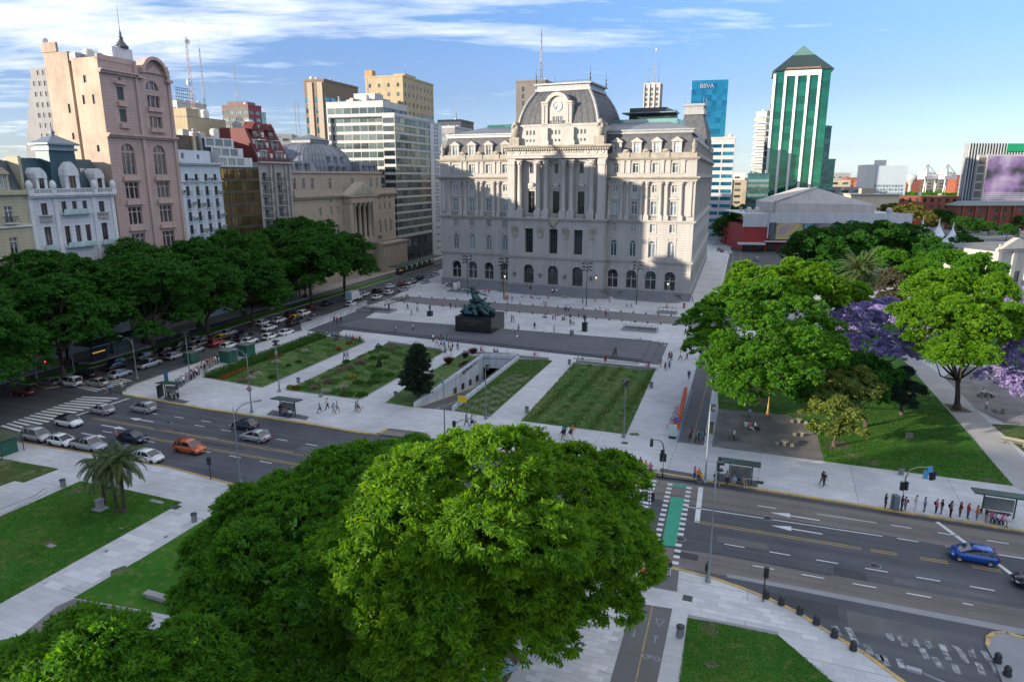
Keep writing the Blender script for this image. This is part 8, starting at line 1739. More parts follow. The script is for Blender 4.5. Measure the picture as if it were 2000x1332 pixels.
def clump(label,cat,px,py,r_,h,m,seed,n=500,ls=0.10,grp=None,name='shrub',up=False,z=0.16,elong=0.3):
 x,y=G(px,py,z);rr=np.random.default_rng(seed);t=thing(name,label,cat,(x,y,z),0,grp)
 if up:
  a=rr.uniform(0,6.28,n);f=rr.random(n)**0.5;B0=np.stack([np.cos(a)*f*r_*0.25,np.sin(a)*f*r_*0.25,np.zeros(n)],1);D_=unit(np.stack([np.cos(a)*f*0.9,np.sin(a)*f*0.9,np.ones(n)],1));A=D_*h*rr.uniform(0.3,0.5,n)[:,None];C=B0+D_*h*rr.uniform(0.35,0.6,n)[:,None];Bv=unit(np.cross(D_,rr.normal(size=(n,3))))*0.025
  put(quads_mesh('blades',C,A,Bv,rr.random(n),m),'blades',t)
 else:
  d=unit(rr.normal(size=(n,3)));d[:,2]=np.abs(d[:,2]);C=d*np.array([r_,r_,h])*rr.uniform(0.5,1.0,n)[:,None];A=unit(d+rr.normal(size=(n,3))*0.7)*ls*rr.uniform(0.6,1.3,n)[:,None];Bv=unit(np.cross(A,rr.normal(size=(n,3))))*ls*0.45
  put(quads_mesh('foliage',C,A,Bv,rr.random(n),m),'foliage',t)
 obj('stems',MB().tube([(0,0,0),(0,0,h*0.6)],0.03,4),bark,t);return t
lf_gr=leafmat('fresh_green_leaf',(0.020,0.085,0.010),(0.06,0.14,0.02),0.3);lf_pk=leafmat('pinkish_grass_plume',(0.17,0.13,0.085),(0.28,0.21,0.15),0.3,tcol=(1,1,1));lf_or=leafmat('rusty_flower',(0.14,0.07,0.01),(0.30,0.13,0.02),0.2,tcol=(1,1,1));lf_yf=leafmat('yellow_bloom',(0.20,0.20,0.02),(0.36,0.33,0.05),0.2,tcol=(1,1,1));lf_wh=leafmat('white_clover_bloom',(0.30,0.32,0.22),(0.50,0.50,0.38),0.2,tcol=(1,1,1));lf_re=leafmat('dark_red_leaf',(0.05,0.02,0.02),(0.10,0.045,0.03),0.2,tcol=(1,1,1))
def f2(x,y):return 400+x/3.33,520+y/3.33
G1='plants of the first flower lawn';G2='plants of the second flower lawn'
for x,y,r_,h,m,nm,l_ in[(250,750,.9,.5,lf_pk,'grass_tuft','pale tuft in the near corner of the first flower lawn'),(300,735,.8,.6,lf_wh,'grass_tuft','creamy tuft near the corner of the first flower lawn'),(310,690,.9,.5,lf_pk,'grass_tuft','pale tuft left in the first flower lawn'),(345,705,.7,.5,lf_wh,'grass_tuft','creamy tuft beside the pole in the first flower lawn'),(465,625,.8,.5,lf_wh,'grass_tuft','white flowering tuft in the middle of the first flower lawn'),(435,590,1.2,.5,lf_or,'shrub','rusty shrub beside the hedge'),(440,725,.6,.5,lf_gr,'shrub','green shrub at the near side of the first lawn'),(545,650,.5,.4,lf_gr,'shrub','small green shrub in the middle of the first lawn'),(612,625,.6,.4,lf_dark,'shrub','dark little shrub right in the first lawn'),(650,555,.7,.5,lf_wh,'grass_tuft','creamy tuft at the far side of the first lawn'),(870,545,.6,.6,lf_or,'shrub','orange shrub at the far end of the first lawn'),(935,505,.6,.6,lf_or,'shrub','rusty shrub in the far corner of the first lawn'),(855,480,.6,.5,lf_pk,'grass_tuft','pale tuft by the ledge of the first lawn')]:
 clump(l_,'plant',*f2(x,y),r_,h,m,int(x),520,0.10,G1,nm)
for x,y,r_,h,m,nm,l_ in[(555,790,.6,.5,lf_yf,'shrub','yellow shrub at the near left corner of the second lawn'),(595,795,.6,.5,lf_or,'shrub','orange-green shrub beside the yellow one'),(710,800,.8,.6,lf_pk,'grass_tuft','pinkish tuft at the near edge of the second lawn'),(800,755,1.1,.7,lf_pk,'grass_tuft','large pinkish tuft in front in the second lawn'),(790,820,.8,.5,lf_wh,'grass_tuft','creamy tuft by the bin'),(890,680,1.1,.7,lf_pk,'grass_tuft','pinkish plumes left of the middle of the second lawn'),(940,665,1.0,.8,lf_pk,'grass_tuft','pinkish plumes in the middle of the second lawn'),(1015,635,1.0,.9,lf_pk,'grass_tuft','pinkish plumes farther back in the second lawn'),(1215,545,1.1,1.1,lf_pk,'grass_tuft','tall pinkish plume bush left of the conifer'),(920,625,.7,.5,lf_dark,'shrub','dark shrub at the path side of the second lawn'),(1130,530,.7,.6,lf_dark,'shrub','dark green shrub at the far corner of the second lawn'),(1165,600,.9,.6,lf_gr,'shrub','green shrub before the tall plume bush'),(1095,600,.8,.5,lf_gr,'shrub','green shrub behind the middle plumes'),(1135,655,.5,1.5,lf_con,'shrub','slim upright dark bush in the second lawn'),(1090,760,1.1,.7,lf_gr,'shrub','wide green bush near the path of the second lawn'),(1000,760,1.0,.5,lf_gr,'shrub','low green bush before the wide one'),(925,835,1.2,.6,lf_gr,'shrub','bushy green mound at the near corner'),(1020,840,1.0,.5,lf_gr,'shrub','bushy green mound in the right near corner'),(1120,720,1.1,.7,lf_dark,'shrub','dark green bush right in the second lawn'),(1200,710,1.0,.6,lf_gr,'shrub','green bush left of the conifer trunk'),(900,790,1.0,.4,lf_wh,'grass_tuft','cream flowering mat in the second lawn'),(960,720,1.0,.4,lf_yf,'grass_tuft','yellowish flowering mat in the second lawn')]:
 clump(l_,'plant',*f2(x,y),r_,h,m,int(x)+7,560,0.10,G2,nm)
def f3(x,y):return 840+x/3.448,540+y/3.448
for x,y,r_,h,m,l_ in[(125,590,.8,1.5,lf_re,'spiky dark red plant at the left of the ramp lawn'),(290,520,.9,1.2,lf_re,'spiky dark red plant near the ledge on the ramp lawn'),(235,545,.8,1.0,lf_re,'spiky dark red plant behind on the ramp lawn'),(240,600,.8,.9,lf_re,'low dark red plant in the ramp lawn middle')]:clump(l_,'plant',*f3(x,y),r_,h,m,int(x),420,0.1,'spiky red plants of the ramp lawn','spiky_plant',up=True)
def scatter(name,label,poly,n,ls,h,m,seed,rows=None,cat='plants',z=0.16,mask=None):
 rr=np.random.default_rng(seed);P=[];xs_=[p[0]for p in poly];ys_=[p[1]for p in poly]
 while len(P)<n:
  p=(rr.uniform(min(xs_),max(xs_)),rr.uniform(min(ys_),max(ys_)))
  if inside(p,poly)and(mask is None or mask(p,rr)):P.append(p)
 P=np.array(P);C=np.column_stack([P,z+rr.random(n)*h]);A=unit(rr.normal(size=(n,3))*np.array([0.7,0.7,0.5])+np.array([0,0,0.5]))*ls*rr.uniform(0.6,1.4,n)[:,None];Bv=unit(np.cross(A,rr.normal(size=(n,3))))*ls*0.4
 o=put(quads_mesh(name,C,A,Bv,rr.random(n),m),name,None,kind='stuff');tag(o,label,cat);return o
scatter('hedge','long clipped dark green hedge along the avenue side of the first flower lawn',gp((396,738),(620,655),(640,660),(610,672),(425,742)),26000,0.10,0.75,lf_gr,1,cat='hedge')
scatter('orange_flowers','band of rusty orange flowers inside the hedge',gp((425,742),(480,716),(486,722),(440,745)),2600,0.08,0.4,lf_or,2,cat='flowers');scatter('orange_flowers','second band of rusty orange flowers behind the pole',gp((520,702),(550,692),(556,697),(528,707)),900,0.08,0.4,lf_or,3,cat='flowers')
def patchy(sc,th,off=0):
 rp=np.random.default_rng(off+50);K=rp.uniform(0.5,2.2,(5,2))*rp.choice([-1,1],(5,2));ph=rp.uniform(0,6.28,5)
 return lambda p,rr:sum(math.sin(K[i,0]*p[0]*sc+K[i,1]*p[1]*sc+ph[i])for i in range(5))>th+rr.normal()*0.8
scatter('low_planting','rough low green planting over the second flower lawn',L2,12000,0.10,0.22,lf_gr,4,mask=patchy(0.9,0.3,1));scatter('low_planting','rough low green planting over the first flower lawn',L1,6000,0.09,0.14,lf_gr,5,mask=patchy(0.9,0.6,2))
scatter('white_clover','flowering white clover over the near half of the strip lawn',gp((1000,735),(1040,735),(956,816),(887,804)),9000,0.055,0.14,lf_wh,6,mask=patchy(1.2,0.2,3),cat='clover');scatter('clover_leaves','clover leaves over the strip lawn right of the ramp',LS,14000,0.07,0.12,lf_gr,7,cat='clover')
def rows_mask(p,rr):
 v=Vector(p)-Vector(LC[3]);e=Vector((math.cos(GX),math.sin(GX)));u=v.dot(e)%2.6;return(abs(u-1.3)<0.30+0.35*rr.normal()and math.sin(p[1]*1.9+p[0])+math.sin(p[0]*0.7-p[1]*0.45)>-0.5)or rr.random()<0.08
scatter('rose_rows','rows of young rose bushes across the big lawn',LC,15000,0.085,0.34,lf_gr,8,mask=rows_mask);scatter('rose_blooms','yellowish blooms on the young rose bushes of the big lawn',LC,2600,0.06,0.42,lf_yf,9,mask=rows_mask,cat='flowers')
scatter('red_planting','reddish low planting beside the spiky plants of the ramp lawn',gp((895,715),(930,700),(940,703),(905,735)),2600,0.08,0.3,lf_re,10)
scatter('grass_blades','short grass of the palm lawn at lower left',[p for p in LB],30000,0.055,0.03,lf_gr,11,cat='grass');scatter('grass_blades','short grass of the lawn at the bottom right',gp((1343,1210),(1400,1219),(1520,1244),(1660,1360),(1320,1360)),12000,0.045,0.03,lf_gr,12,cat='grass')
scatter('grass_blades','short grass of the park lawn before the yellowish tree',gp((1609,903),(1979,951),(1830,778),(1700,760),(1592,838)),30000,0.07,0.03,lf_gr,13,cat='grass')
rb_=random.Random(31)
for(px,py,r_)in[(238,1118,0.9),(95,1062,0.6),(1388,1232,0.9),(150,960,1.2),(225,965,0.8),(10,905,1.0),(60,925,0.8),(1665,893,1.3),(1700,905,1.2),(1425,785,1.2),(1445,790,0.9),(1240,850,0.6),(1560,812,1.0),(1390,1300,0.5),(1930,940,0.9),(1130,820,0.6)]:
 c=Vector(G(px,py));n=11;pts=[(c.x+r_*rb_.uniform(0.5,1.2)*math.cos(2*math.pi*k/n),c.y+r_*rb_.uniform(0.4,1.0)*math.sin(2*math.pi*k/n))for k in range(n)];sheet('bare_patch',pts,0.163,mat('worn_grass_soil',(0.11,0.105,0.05),0.95,var=0.3,scale=2.5,fine=0.35,col2=(0.055,0.10,0.02)))
scatter('fallen_blossom','fallen lilac petals on the ground under the jacarandas',gp((1640,790),(1790,770),(1800,700),(1640,700)),3500,0.06,0.01,lf_jac,14,cat='petals',z=0.155);scatter('fallen_blossom','fallen lilac petals over the right-hand cobbles',gp((1905,795),(2010,830),(2050,760),(1880,730)),2500,0.06,0.01,lf_jac,15,cat='petals',z=0.150)
scatter('dry_leaves','dry leaves and litter scattered on the soil under the foreground trees',gp((520,1240),(1000,1245),(1014,1292),(970,1400),(400,1400)),6000,0.06,0.01,lf_brown,16,cat='leaves',z=0.165)
for px,py,l_ in((1500,1012,'round manhole cover between the two lane arrows'),(1330,1052,'round manhole cover beside the green cycle crossing'),(640,872,'round manhole cover in the main road left of the foreground tree'),(330,826,'round manhole cover in the main road below the bus shelter'),(1710,1105,'round manhole cover in the lane below the yellow lines'),(1240,1190,'round manhole cover in the pavement left of the cycle lane')):
 t=T0('manhole_cover',l_,'manhole cover',px,py,z=0.012 if px!=1240 else 0.13);obj('frame_ring',MB().lathe([(0.42,0),(0.42,0.01),(0.36,0.012)],n=16),kerbst,t);obj('cover',MB().lathe([(0.36,0.0),(0.36,0.016),(0,0.016)],n=16),iron,t)
 #VEHICLES
cpaint={}
CC={'white':(0.62,0.63,0.64),'silver':(0.36,0.38,0.40),'grey':(0.16,0.17,0.18),'black':(0.012,0.013,0.015),'dark blue':(0.012,0.022,0.05),'red':(0.33,0.015,0.015),'maroon':(0.09,0.008,0.012),'blue':(0.005,0.075,0.36),'orange':(0.50,0.09,0.02),'beige':(0.40,0.37,0.31),'teal black':(0.012,0.03,0.035)}
for k_,c_ in CC.items():cpaint[k_]=mat('car_paint_'+k_.replace(' ','_'),c_,0.28,metal=0.25 if k_!='white' else 0.0,var=0.03,coat=0.6,fine=0.02)
tyre=mat('tyre_rubber',(0.015,0.015,0.015),0.85);rim_m=mat('wheel_rim_metal',(0.38,0.39,0.40),0.35,metal=0.6);cgl=mat('car_glass',(0.012,0.016,0.02),0.05,spec=0.9,var=0);hl=mat('headlamp_glass',(0.55,0.57,0.60),0.15,var=0);tl=mat('tail_lamp_red',(0.35,0.01,0.01),0.3,var=0,emit=None);blkp=mat('black_trim',(0.02,0.02,0.02),0.6);plate=mat('number_plate',(0.45,0.45,0.45),0.5);yel_t=mat('taxi_yellow',(0.70,0.42,0.01),0.35)
CAR={}
def loft(mb,secs):
 n=len(secs[0]);o=[]
 for s_ in secs:o+=s_
 fs=[]
 for i in range(len(secs)-1):
  for k in range(n):fs.append((i*n+k,i*n+(k+1)%n,(i+1)*n+(k+1)%n,(i+1)*n+k))
 fs.append(tuple(range(n-1,-1,-1)));fs.append(tuple(range((len(secs)-1)*n,len(secs)*n)));mb.add(o,fs);return mb
def car_meshes(kind):
 if kind in CAR:return CAR[kind]
 P=dict(hatch=(3.95,1.74,1.47,0.93,(-1.90,1.32),(-1.32,0.30),1.28,-1.22),sedan=(4.45,1.76,1.45,0.94,(-1.80,1.32),(-0.95,0.28),1.36,-1.33),suv=(4.3,1.82,1.66,1.05,(-2.04,1.22),(-1.70,0.36),1.36,-1.28),van=(4.3,1.74,1.78,1.02,(-2.08,1.35),(-1.98,0.65),1.42,-1.30),pickup=(5.2,1.85,1.72,1.05,(-0.75,1.45),(-0.45,0.70),1.62,-1.65),coupe_suv=(4.15,1.80,1.56,1.00,(-1.98,1.28),(-1.35,0.30),1.33,-1.27))[kind]
 L_,W,H,bz,(ba,bb),(ra,rb),wf,wr=P;hw=W/2;m={}
 def ring(x,zb,zt,w_,crown=0.03):return[(x,-w_*0.9,zb),(x,-w_,zb+0.12),(x,-w_,zb+(zt-zb)*0.62),(x,-w_*0.93,zt-0.02),(x,0,zt+crown),(x,w_*0.93,zt-0.02),(x,w_,zb+(zt-zb)*0.62),(x,w_,zb+0.12),(x,w_*0.9,zb)]
 h=L_/2;bed=kind=='pickup'
 st=[(-h,0.42,bz*0.80,hw*0.86),(-h+0.06,0.30,bz*0.93,hw*0.93),(-h+0.35,0.22,bz*0.99,hw*0.99),(wr,0.20,bz,hw),(0,0.18,bz,hw),(bb-0.15,0.18,bz,hw),(bb+0.25,0.2,bz-0.02,hw*0.99),(h-0.45,0.2,bz*0.88,hw*0.97),(h-0.12,0.25,bz*0.77,hw*0.90),(h,0.36,bz*0.62,hw*0.80)]
 q=MB();q.sm=True;loft(q,[ring(x,a,b_,w_)for x,a,b_,w_ in st]);m['body']=q.mesh('body',cpaint['white'])
 gw,rw=hw*0.93,hw*0.76;q=MB();q.add([(ba,-gw,bz-0.03),(bb,-gw*0.95,bz-0.03),(bb,gw*0.95,bz-0.03),(ba,gw,bz-0.03),(ra,-rw,H-0.05),(rb,-rw,H-0.05),(rb,rw,H-0.05),(ra,rw,H-0.05)],[(0,1,5,4),(1,2,6,5),(2,3,7,6),(3,0,4,7),(4,5,6,7)]);m['windows']=q.mesh('windows',cgl)
 q=MB();q.sm=True;loft(q,[[(x,-w_,z-0.05),(x,-w_*0.9,z),(x,0,z+0.03),(x,w_*0.9,z),(x,w_,z-0.05)]for x,w_,z in((ra-0.03,rw*0.98,H-0.03),((ra+rb)/2,rw*1.02,H),(rb+0.06,rw*0.98,H-0.03))]);
 for sy in(-1,1):
  for(xa,xb,r_)in((ba+0.02,ra,0.06),(bb-0.02,rb,0.045),((ba+bb)/2-0.1,(ra+rb)/2-0.05,0.04)):q.tube([(xa,sy*gw*0.985,bz-0.02),(xb,sy*rw*1.0,H-0.05)],r_,4)
  if kind in('suv','van','hatch','coupe_suv'):q.tube([(ba+0.55,sy*gw*0.985,bz-0.02),(ra+0.35,sy*rw*1.0,H-0.05)],0.06,4)
 m['roof']=q.mesh('roof',cpaint['white'])
 q=MB();q.T=Matrix.Rotation(R_(90),4,'X');q.lathe([(0.20,-0.11),(0.31,-0.11),(0.33,-0.07),(0.33,0.07),(0.31,0.11),(0.20,0.11)],n=14);m['tyre']=q.mesh('tyre',tyre)
 q=MB();q.T=Matrix.Rotation(R_(90),4,'X');q.lathe([(0.215,-0.10),(0.20,-0.08),(0.06,-0.105),(0,-0.105)],n=10);q.lathe([(0.215,0.10),(0.20,0.08),(0.06,0.105),(0,0.105)],n=10);m['rim']=q.mesh('rim',rim_m)
 q=MB();q.blob((0,0,0),(0.16,0.20,0.09),n=8,m=5,j=0);m['headlight']=q.mesh('headlight',hl);m['tail_light']=MB().box(-0.05,0.05,-0.14,0.14,-0.12,0.12).mesh('tail_light',tl)
 m['bumper']=MB().box(h-0.10,h+0.02,-hw*0.55,hw*0.55,0.30,0.46).mesh('bumper',blkp);m['rear_bumper']=MB().box(-h-0.02,-h+0.10,-hw*0.6,hw*0.6,0.36,0.48).mesh('rear_bumper',blkp)
 m['mirror']=MB().blob((0,0,0),(0.08,0.11,0.07),n=6,m=4,j=0).mesh('mirror',cpaint['white']);m['number_plate']=MB().box(-0.015,0.015,-0.2,0.2,-0.06,0.06).mesh('number_plate',plate)
 CAR[kind]=(m,(L_,W,H,bz,bb,wf,wr));return CAR[kind]
def car(label,kind,colour,px,py,hd,group=None,roofc=None,taxi=False,z=0.01):
 m,(L_,W,H,bz,bb,wf,wr)=car_meshes(kind);x,y=G(px,py,0.4);t=thing('car',label,'car' if kind not in('van','pickup')else{'van':'van','pickup':'pickup'}[kind],(x,y,z),hd,group);cp=cpaint[colour];h=L_/2;t.scale=(0.84,)*3
 def part(key,M=None,paint=None,par=None):
  o=put(m[key],key if key not in('tyre','rim')else key,par or t,M)
  if paint:o.material_slots[0].link='OBJECT';o.material_slots[0].material=paint
  return o
 part('body',None,cp);part('windows');part('roof',None,cpaint[roofc]if roofc else(yel_t if taxi else cp));part('bumper');part('rear_bumper')
 for wx in(wf,wr):
  for sy in(-1,1):
   w_=part('tyre',Matrix.Translation((wx,sy*(W/2-0.10),0.33)));w_.name='wheel';KIDS.setdefault(w_.name,[]);r_=put(m['rim'],'rim',w_)
 for sy in(-1,1):
  part('headlight',Matrix.Translation((h-0.18,sy*W*0.36,bz*0.66)));part('tail_light',Matrix.Translation((-h+0.03,sy*W*0.40,bz*0.80)));part('mirror',Matrix.Translation((bb-0.35,sy*(W/2+0.06),bz+0.08)),cp)
 part('number_plate',Matrix.Translation((-h-0.01,0,0.62)));part('number_plate',Matrix.Translation((h+0.02,0,0.42)))
 if kind=='pickup':obj('load_bed',MB().box(-h+0.15,-0.85,-W/2+0.14,W/2-0.14,bz-0.25,bz+0.055),blkp,t);obj('roll_bar',MB().box(-0.95,-0.85,-W/2+0.1,W/2-0.1,bz,bz+0.35),blkp,t)
 if taxi:obj('taxi_sign',MB().cb(-0.4,0,H,0.15,0.4,0.12),fr_white,t)
 return t
HE=GX;HW=GX+math.pi;HA=R_(90-17.3);HB=HA+math.pi
GR='cars on the main road'
for a in[('silver-grey small van parked first in the row by the crossing','van','silver',73,853,HE),('white hatchback parked between the small van and the pickup','hatch','white',121,862,HE),('silver pickup parked between the white hatchback and the palm','pickup','silver',174,870,HE),('dark hatchback half hidden behind the palm crown','hatch','teal black',245,884,HE),('white car at the front of the parked row, right of the palm','hatch','white',291,893,HE),('white car with black roof driving off from the crossing','coupe_suv','white',135,825,HE),('dark grey sedan in the lane above the palm','sedan','dark blue',260,855,HE),('orange-red small off-roader driving in the middle lane','suv','orange',371,876,HE),('silver sedan stopped at the striped crossing','sedan','silver',199,801,HW),('silver off-roader behind the silver sedan by the kerb','suv','silver',280,798,HW),('dark blue hatchback in the kerb lane left of the bus shelter','hatch','dark blue',478,831,HW),('old silver sedan beside the dark blue hatchback','sedan','silver',499,853,HW),('bright blue hatchback at the right of the main road','hatch','blue',1901,1084,HW),('black car cut by the right edge of the picture','sedan','black',2036,1140,HW)]:
 car(a[0],a[1],a[2],a[3],a[4],a[5],GR,roofc='black' if 'black roof' in a[0]else None)
GV='cars queuing along the avenue'
AVC=[('dark red sedan crossing alone at the far left','sedan','maroon',43,766,HW+0.1),('dark hatchback waiting first beside the red signal','hatch','grey',95,748,HW),('white panel van on the crossing at the avenue mouth','van','white',138,748,HW),('beige sedan on the second crossing stripes','sedan','beige',190,748,HW),('black sedan with red lights behind the white van','sedan','black',166,731,HW),('silver sedan nearest the plaza corner','sedan','silver',234,731,HA),('black car in the second lane level with the silver sedan','sedan','black',226,716,HA),('black hatchback just behind the first black car','hatch','black',232,708,HA),('silver pickup waiting in the avenue queue','pickup','silver',291,712,HA),('dark grey sedan left of the silver pickup','sedan','grey',284,696,HA),('silver hatchback ahead of the silver pickup','hatch','silver',341,696,HA),('dark sedan left of the silver hatchback','sedan','dark blue',324,687,HA),('black hatchback between silver cars in the queue','hatch','black',351,687,HA),('silver hatchback passing the smallest kiosk','hatch','silver',382,684,HA),('dark green-black sedan at the median side','sedan','teal black',353,675,HA),('silver sedan beside the median under the trees','sedan','silver',386,665,HA),('dark sedan behind the red off-roader','sedan','grey',396,671,HA),('red off-roader in the middle of the queue','suv','red',423,671,HA),('white hatchback just ahead of the kiosk roofs','hatch','white',447,676,HA),('silver sedan next to the median farther on','sedan','silver',446,651,HA),('black sedan before the white ones','sedan','black',478,653,HA),('dark hatchback beside the taxi','hatch','dark blue',472,660,HA),('white sedan right of the black sedan','sedan','white',487,667,HA),('white hatchback in the right lane level with the hedge','hatch','white',527,658,HA),('white sedan ahead of it in the right lane','sedan','white',559,650,HA),('white sedan in the middle lane','sedan','white',526,641,HA),('white hatchback near the median','hatch','white',514,631,HA),('white sedan nose to tail with it near the median','sedan','white',545,626,HA),('dark car behind the white off-roader','hatch','black',572,632,HA),('black hatchback near the median by the second station','hatch','black',568,614,HA),('white off-roader beside a taxi','suv','white',594,613,HA),('maroon car level with the white off-roader','hatch','maroon',608,604,HA),('dark sedan by the start of the pale parapet','sedan','grey',614,621,HA),('dark blue sedan alone in the left lane','sedan','dark blue',640,593,HA),('white hatchback alone before the box truck','hatch','white',686,594,HA),('white sedan left of the box truck','sedan','white',712,575,HA),('white sedan right of the box truck','sedan','white',736,581,HA),('black off-roader between white sedans','suv','black',737,570,HA),('white hatchback farther on by the crowd fences','hatch','white',760,572,HA),('white sedan in the left lane near the palace corner','sedan','white',762,560,HA),('red car near the palace corner','hatch','red',785,555,HA),('silver sedan right of the red car','sedan','silver',788,566,HA),('white van near the palace corner','van','white',801,559,HA),('silver hatchback left of that white van','hatch','silver',806,550,HA),('silver sedan alongside the palace corner lantern','sedan','silver',831,551,HA),('black car beyond the red one','sedan','black',821,543,HA),('silver sedan far along the avenue','sedan','silver',839,541,HA),('white hatchback far along the avenue','hatch','white',851,536,HA),('silver car parked under the trees at the far left','hatch','silver',29,673,HE)]
for a in AVC:car(*a,GV)
car('black and yellow taxi behind the red off-roader','sedan','black',434,661,HA,GV,taxi=True);car('black and yellow taxi beside the white off-roader','sedan','black',578,622,HA,GV,taxi=True)
GE='cars beyond the right of the palace'
for a in[('white hatchback parked beyond the sunlit trees','hatch','white',1501,523,HE),('dark car parked above the white hatchback','hatch','black',1491,531,HA),('silver van at the kerb of the east street','van','silver',1478,508,HA),('white car coming down the east street','hatch','white',1417,486,HB),('dark car beside it in the east street','hatch','black',1410,491,HB),('red car at the left of the east street','hatch','maroon',1404,488,HB),('white van parked left of the trees','van','white',1534,523,HA),('white car at the far end of the east street','hatch','white',1426,494,HB),('silver car waiting farther up the east street','hatch','silver',1420,470,HB),('dark blue car farther up the east street','hatch','dark blue',1410,472,HB)]:car(*a,GE)
GP='cars parked beyond the park'
rq=random.Random(77);pls=[(1890,455),(1905,452),(1921,449),(1936,456),(1952,454),(1968,458),(1985,461),(1870,447),(1850,430),(1838,427),(1862,434),(1880,440),(1900,438),(1920,442),(1945,443),(1975,447),(1990,450),(1700,412),(1714,414),(1728,413),(1745,414)]
nm_=['first','second','third','fourth','fifth','sixth','seventh','eighth','ninth','tenth','eleventh','twelfth','thirteenth','fourteenth','fifteenth','sixteenth','seventeenth']
for i,(px,py)in enumerate(pls):
 c_=rq.choice(['white','silver','white','grey','black','red','beige','blue']);car('distant %s car beyond the park, number %d counting from the white tents'%(c_,i+1)if px>1800 else 'distant %s car before the glass pavilion, number %d'%(c_,i-16),rq.choice(['hatch','sedan','suv']),c_,px,py,HE+rq.choice([0,math.pi/2,0.1]),GP+(' near the pavilion' if px<1800 else ''))
x,y=G(692,584,0.5);t=thing('box_truck','white box truck in the avenue traffic','truck',(x,y,0.01),HA);t.scale=(0.88,)*3;obj('cargo_box',MB().box(-3.0,0.9,-1.05,1.05,0.8,3.0),cpaint['white'],t);obj('rear_door',MB().box(-3.04,-3.0,-0.95,0.95,0.9,2.9),mat('pale_blue_door',(0.28,0.45,0.55),0.5),t)
q=MB();q.xz([(1.0,0.5),(2.9,0.5),(2.9,1.25),(2.45,2.2),(1.0,2.3)],-0.95,0.95);obj('cab',q,cpaint['white'],t);obj('windscreen',MB().add([(2.92,-0.8,1.3),(2.92,0.8,1.3),(2.5,0.8,2.12),(2.5,-0.8,2.12)],[(0,1,2,3)]),cgl,t);obj('side_window',MB().box(1.5,2.3,-0.97,0.97,1.35,2.0),cgl,t);obj('chassis',MB().box(-2.9,2.8,-0.45,0.45,0.4,0.8),blkp,t)
for wx in(-2.0,2.0):
 for sy in(-1,1):o=put(car_meshes('van')[0]['tyre'],'wheel',t,Matrix.Translation((wx,sy*0.9,0.40))@Matrix.Scale(1.2,4));put(car_meshes('van')[0]['rim'],'rim',o)
x,y=G(568,638);t=thing('motorcycle','dark motorcycle with rider gap between the white cars','motorcycle',(x,y,0.01),HA)
for wx in(-0.7,0.7):q=MB();q.T=Matrix.Translation((wx,0,0.31))@Matrix.Rotation(R_(90),4,'X');q.lathe([(0.18,-0.06),(0.31,-0.05),(0.31,0.05),(0.18,0.06)],n=12);obj('wheel',q,tyre,t)
obj('engine_and_tank',MB().blob((0,0,0.55),(0.45,0.17,0.25),seed=1,j=0.05).blob((0.2,0,0.85),(0.3,0.16,0.15),seed=2,j=0.03),cpaint['maroon'],t);obj('seat',MB().blob((-0.4,0,0.85),(0.4,0.15,0.08),j=0.02),blkp,t);obj('handlebar',MB().tube([(0.45,-0.35,1.05),(0.5,0,1.0),(0.45,0.35,1.05)],0.02,5).tube([(0.5,0,1.0),(0.7,0,0.31)],0.03,5),blkp,t)
#PEOPLE
skins=[mat('skin_light',(0.42,0.26,0.18),0.6,var=0.05),mat('skin_tan',(0.30,0.17,0.11),0.6,var=0.05)]
hairs={'dark':mat('dark_hair',(0.02,0.014,0.01),0.7),'brown':mat('brown_hair',(0.08,0.045,0.025),0.7),'fair':mat('fair_hair',(0.25,0.16,0.07),0.7)}
CL={'white':(0.65,0.65,0.65),'black':(0.015,0.015,0.018),'red':(0.45,0.02,0.02),'yellow':(0.65,0.42,0.03),'pink':(0.60,0.12,0.25),'green':(0.03,0.22,0.06),'blue':(0.03,0.12,0.40),'grey':(0.20,0.20,0.21),'orange':(0.60,0.18,0.03),'purple':(0.16,0.05,0.25),'navy':(0.01,0.02,0.07),'denim':(0.06,0.10,0.18),'khaki':(0.28,0.22,0.13),'light blue':(0.25,0.38,0.55),'maroon':(0.15,0.01,0.02),'teal':(0.03,0.28,0.28)}
cloth={k_:mat('cloth_'+k_.replace(' ','_'),c_,0.9,var=0.08,scale=6)for k_,c_ in CL.items()}
shoe=mat('shoe_leather',(0.03,0.03,0.03),0.7);shoew=mat('white_trainer',(0.5,0.5,0.5),0.7)
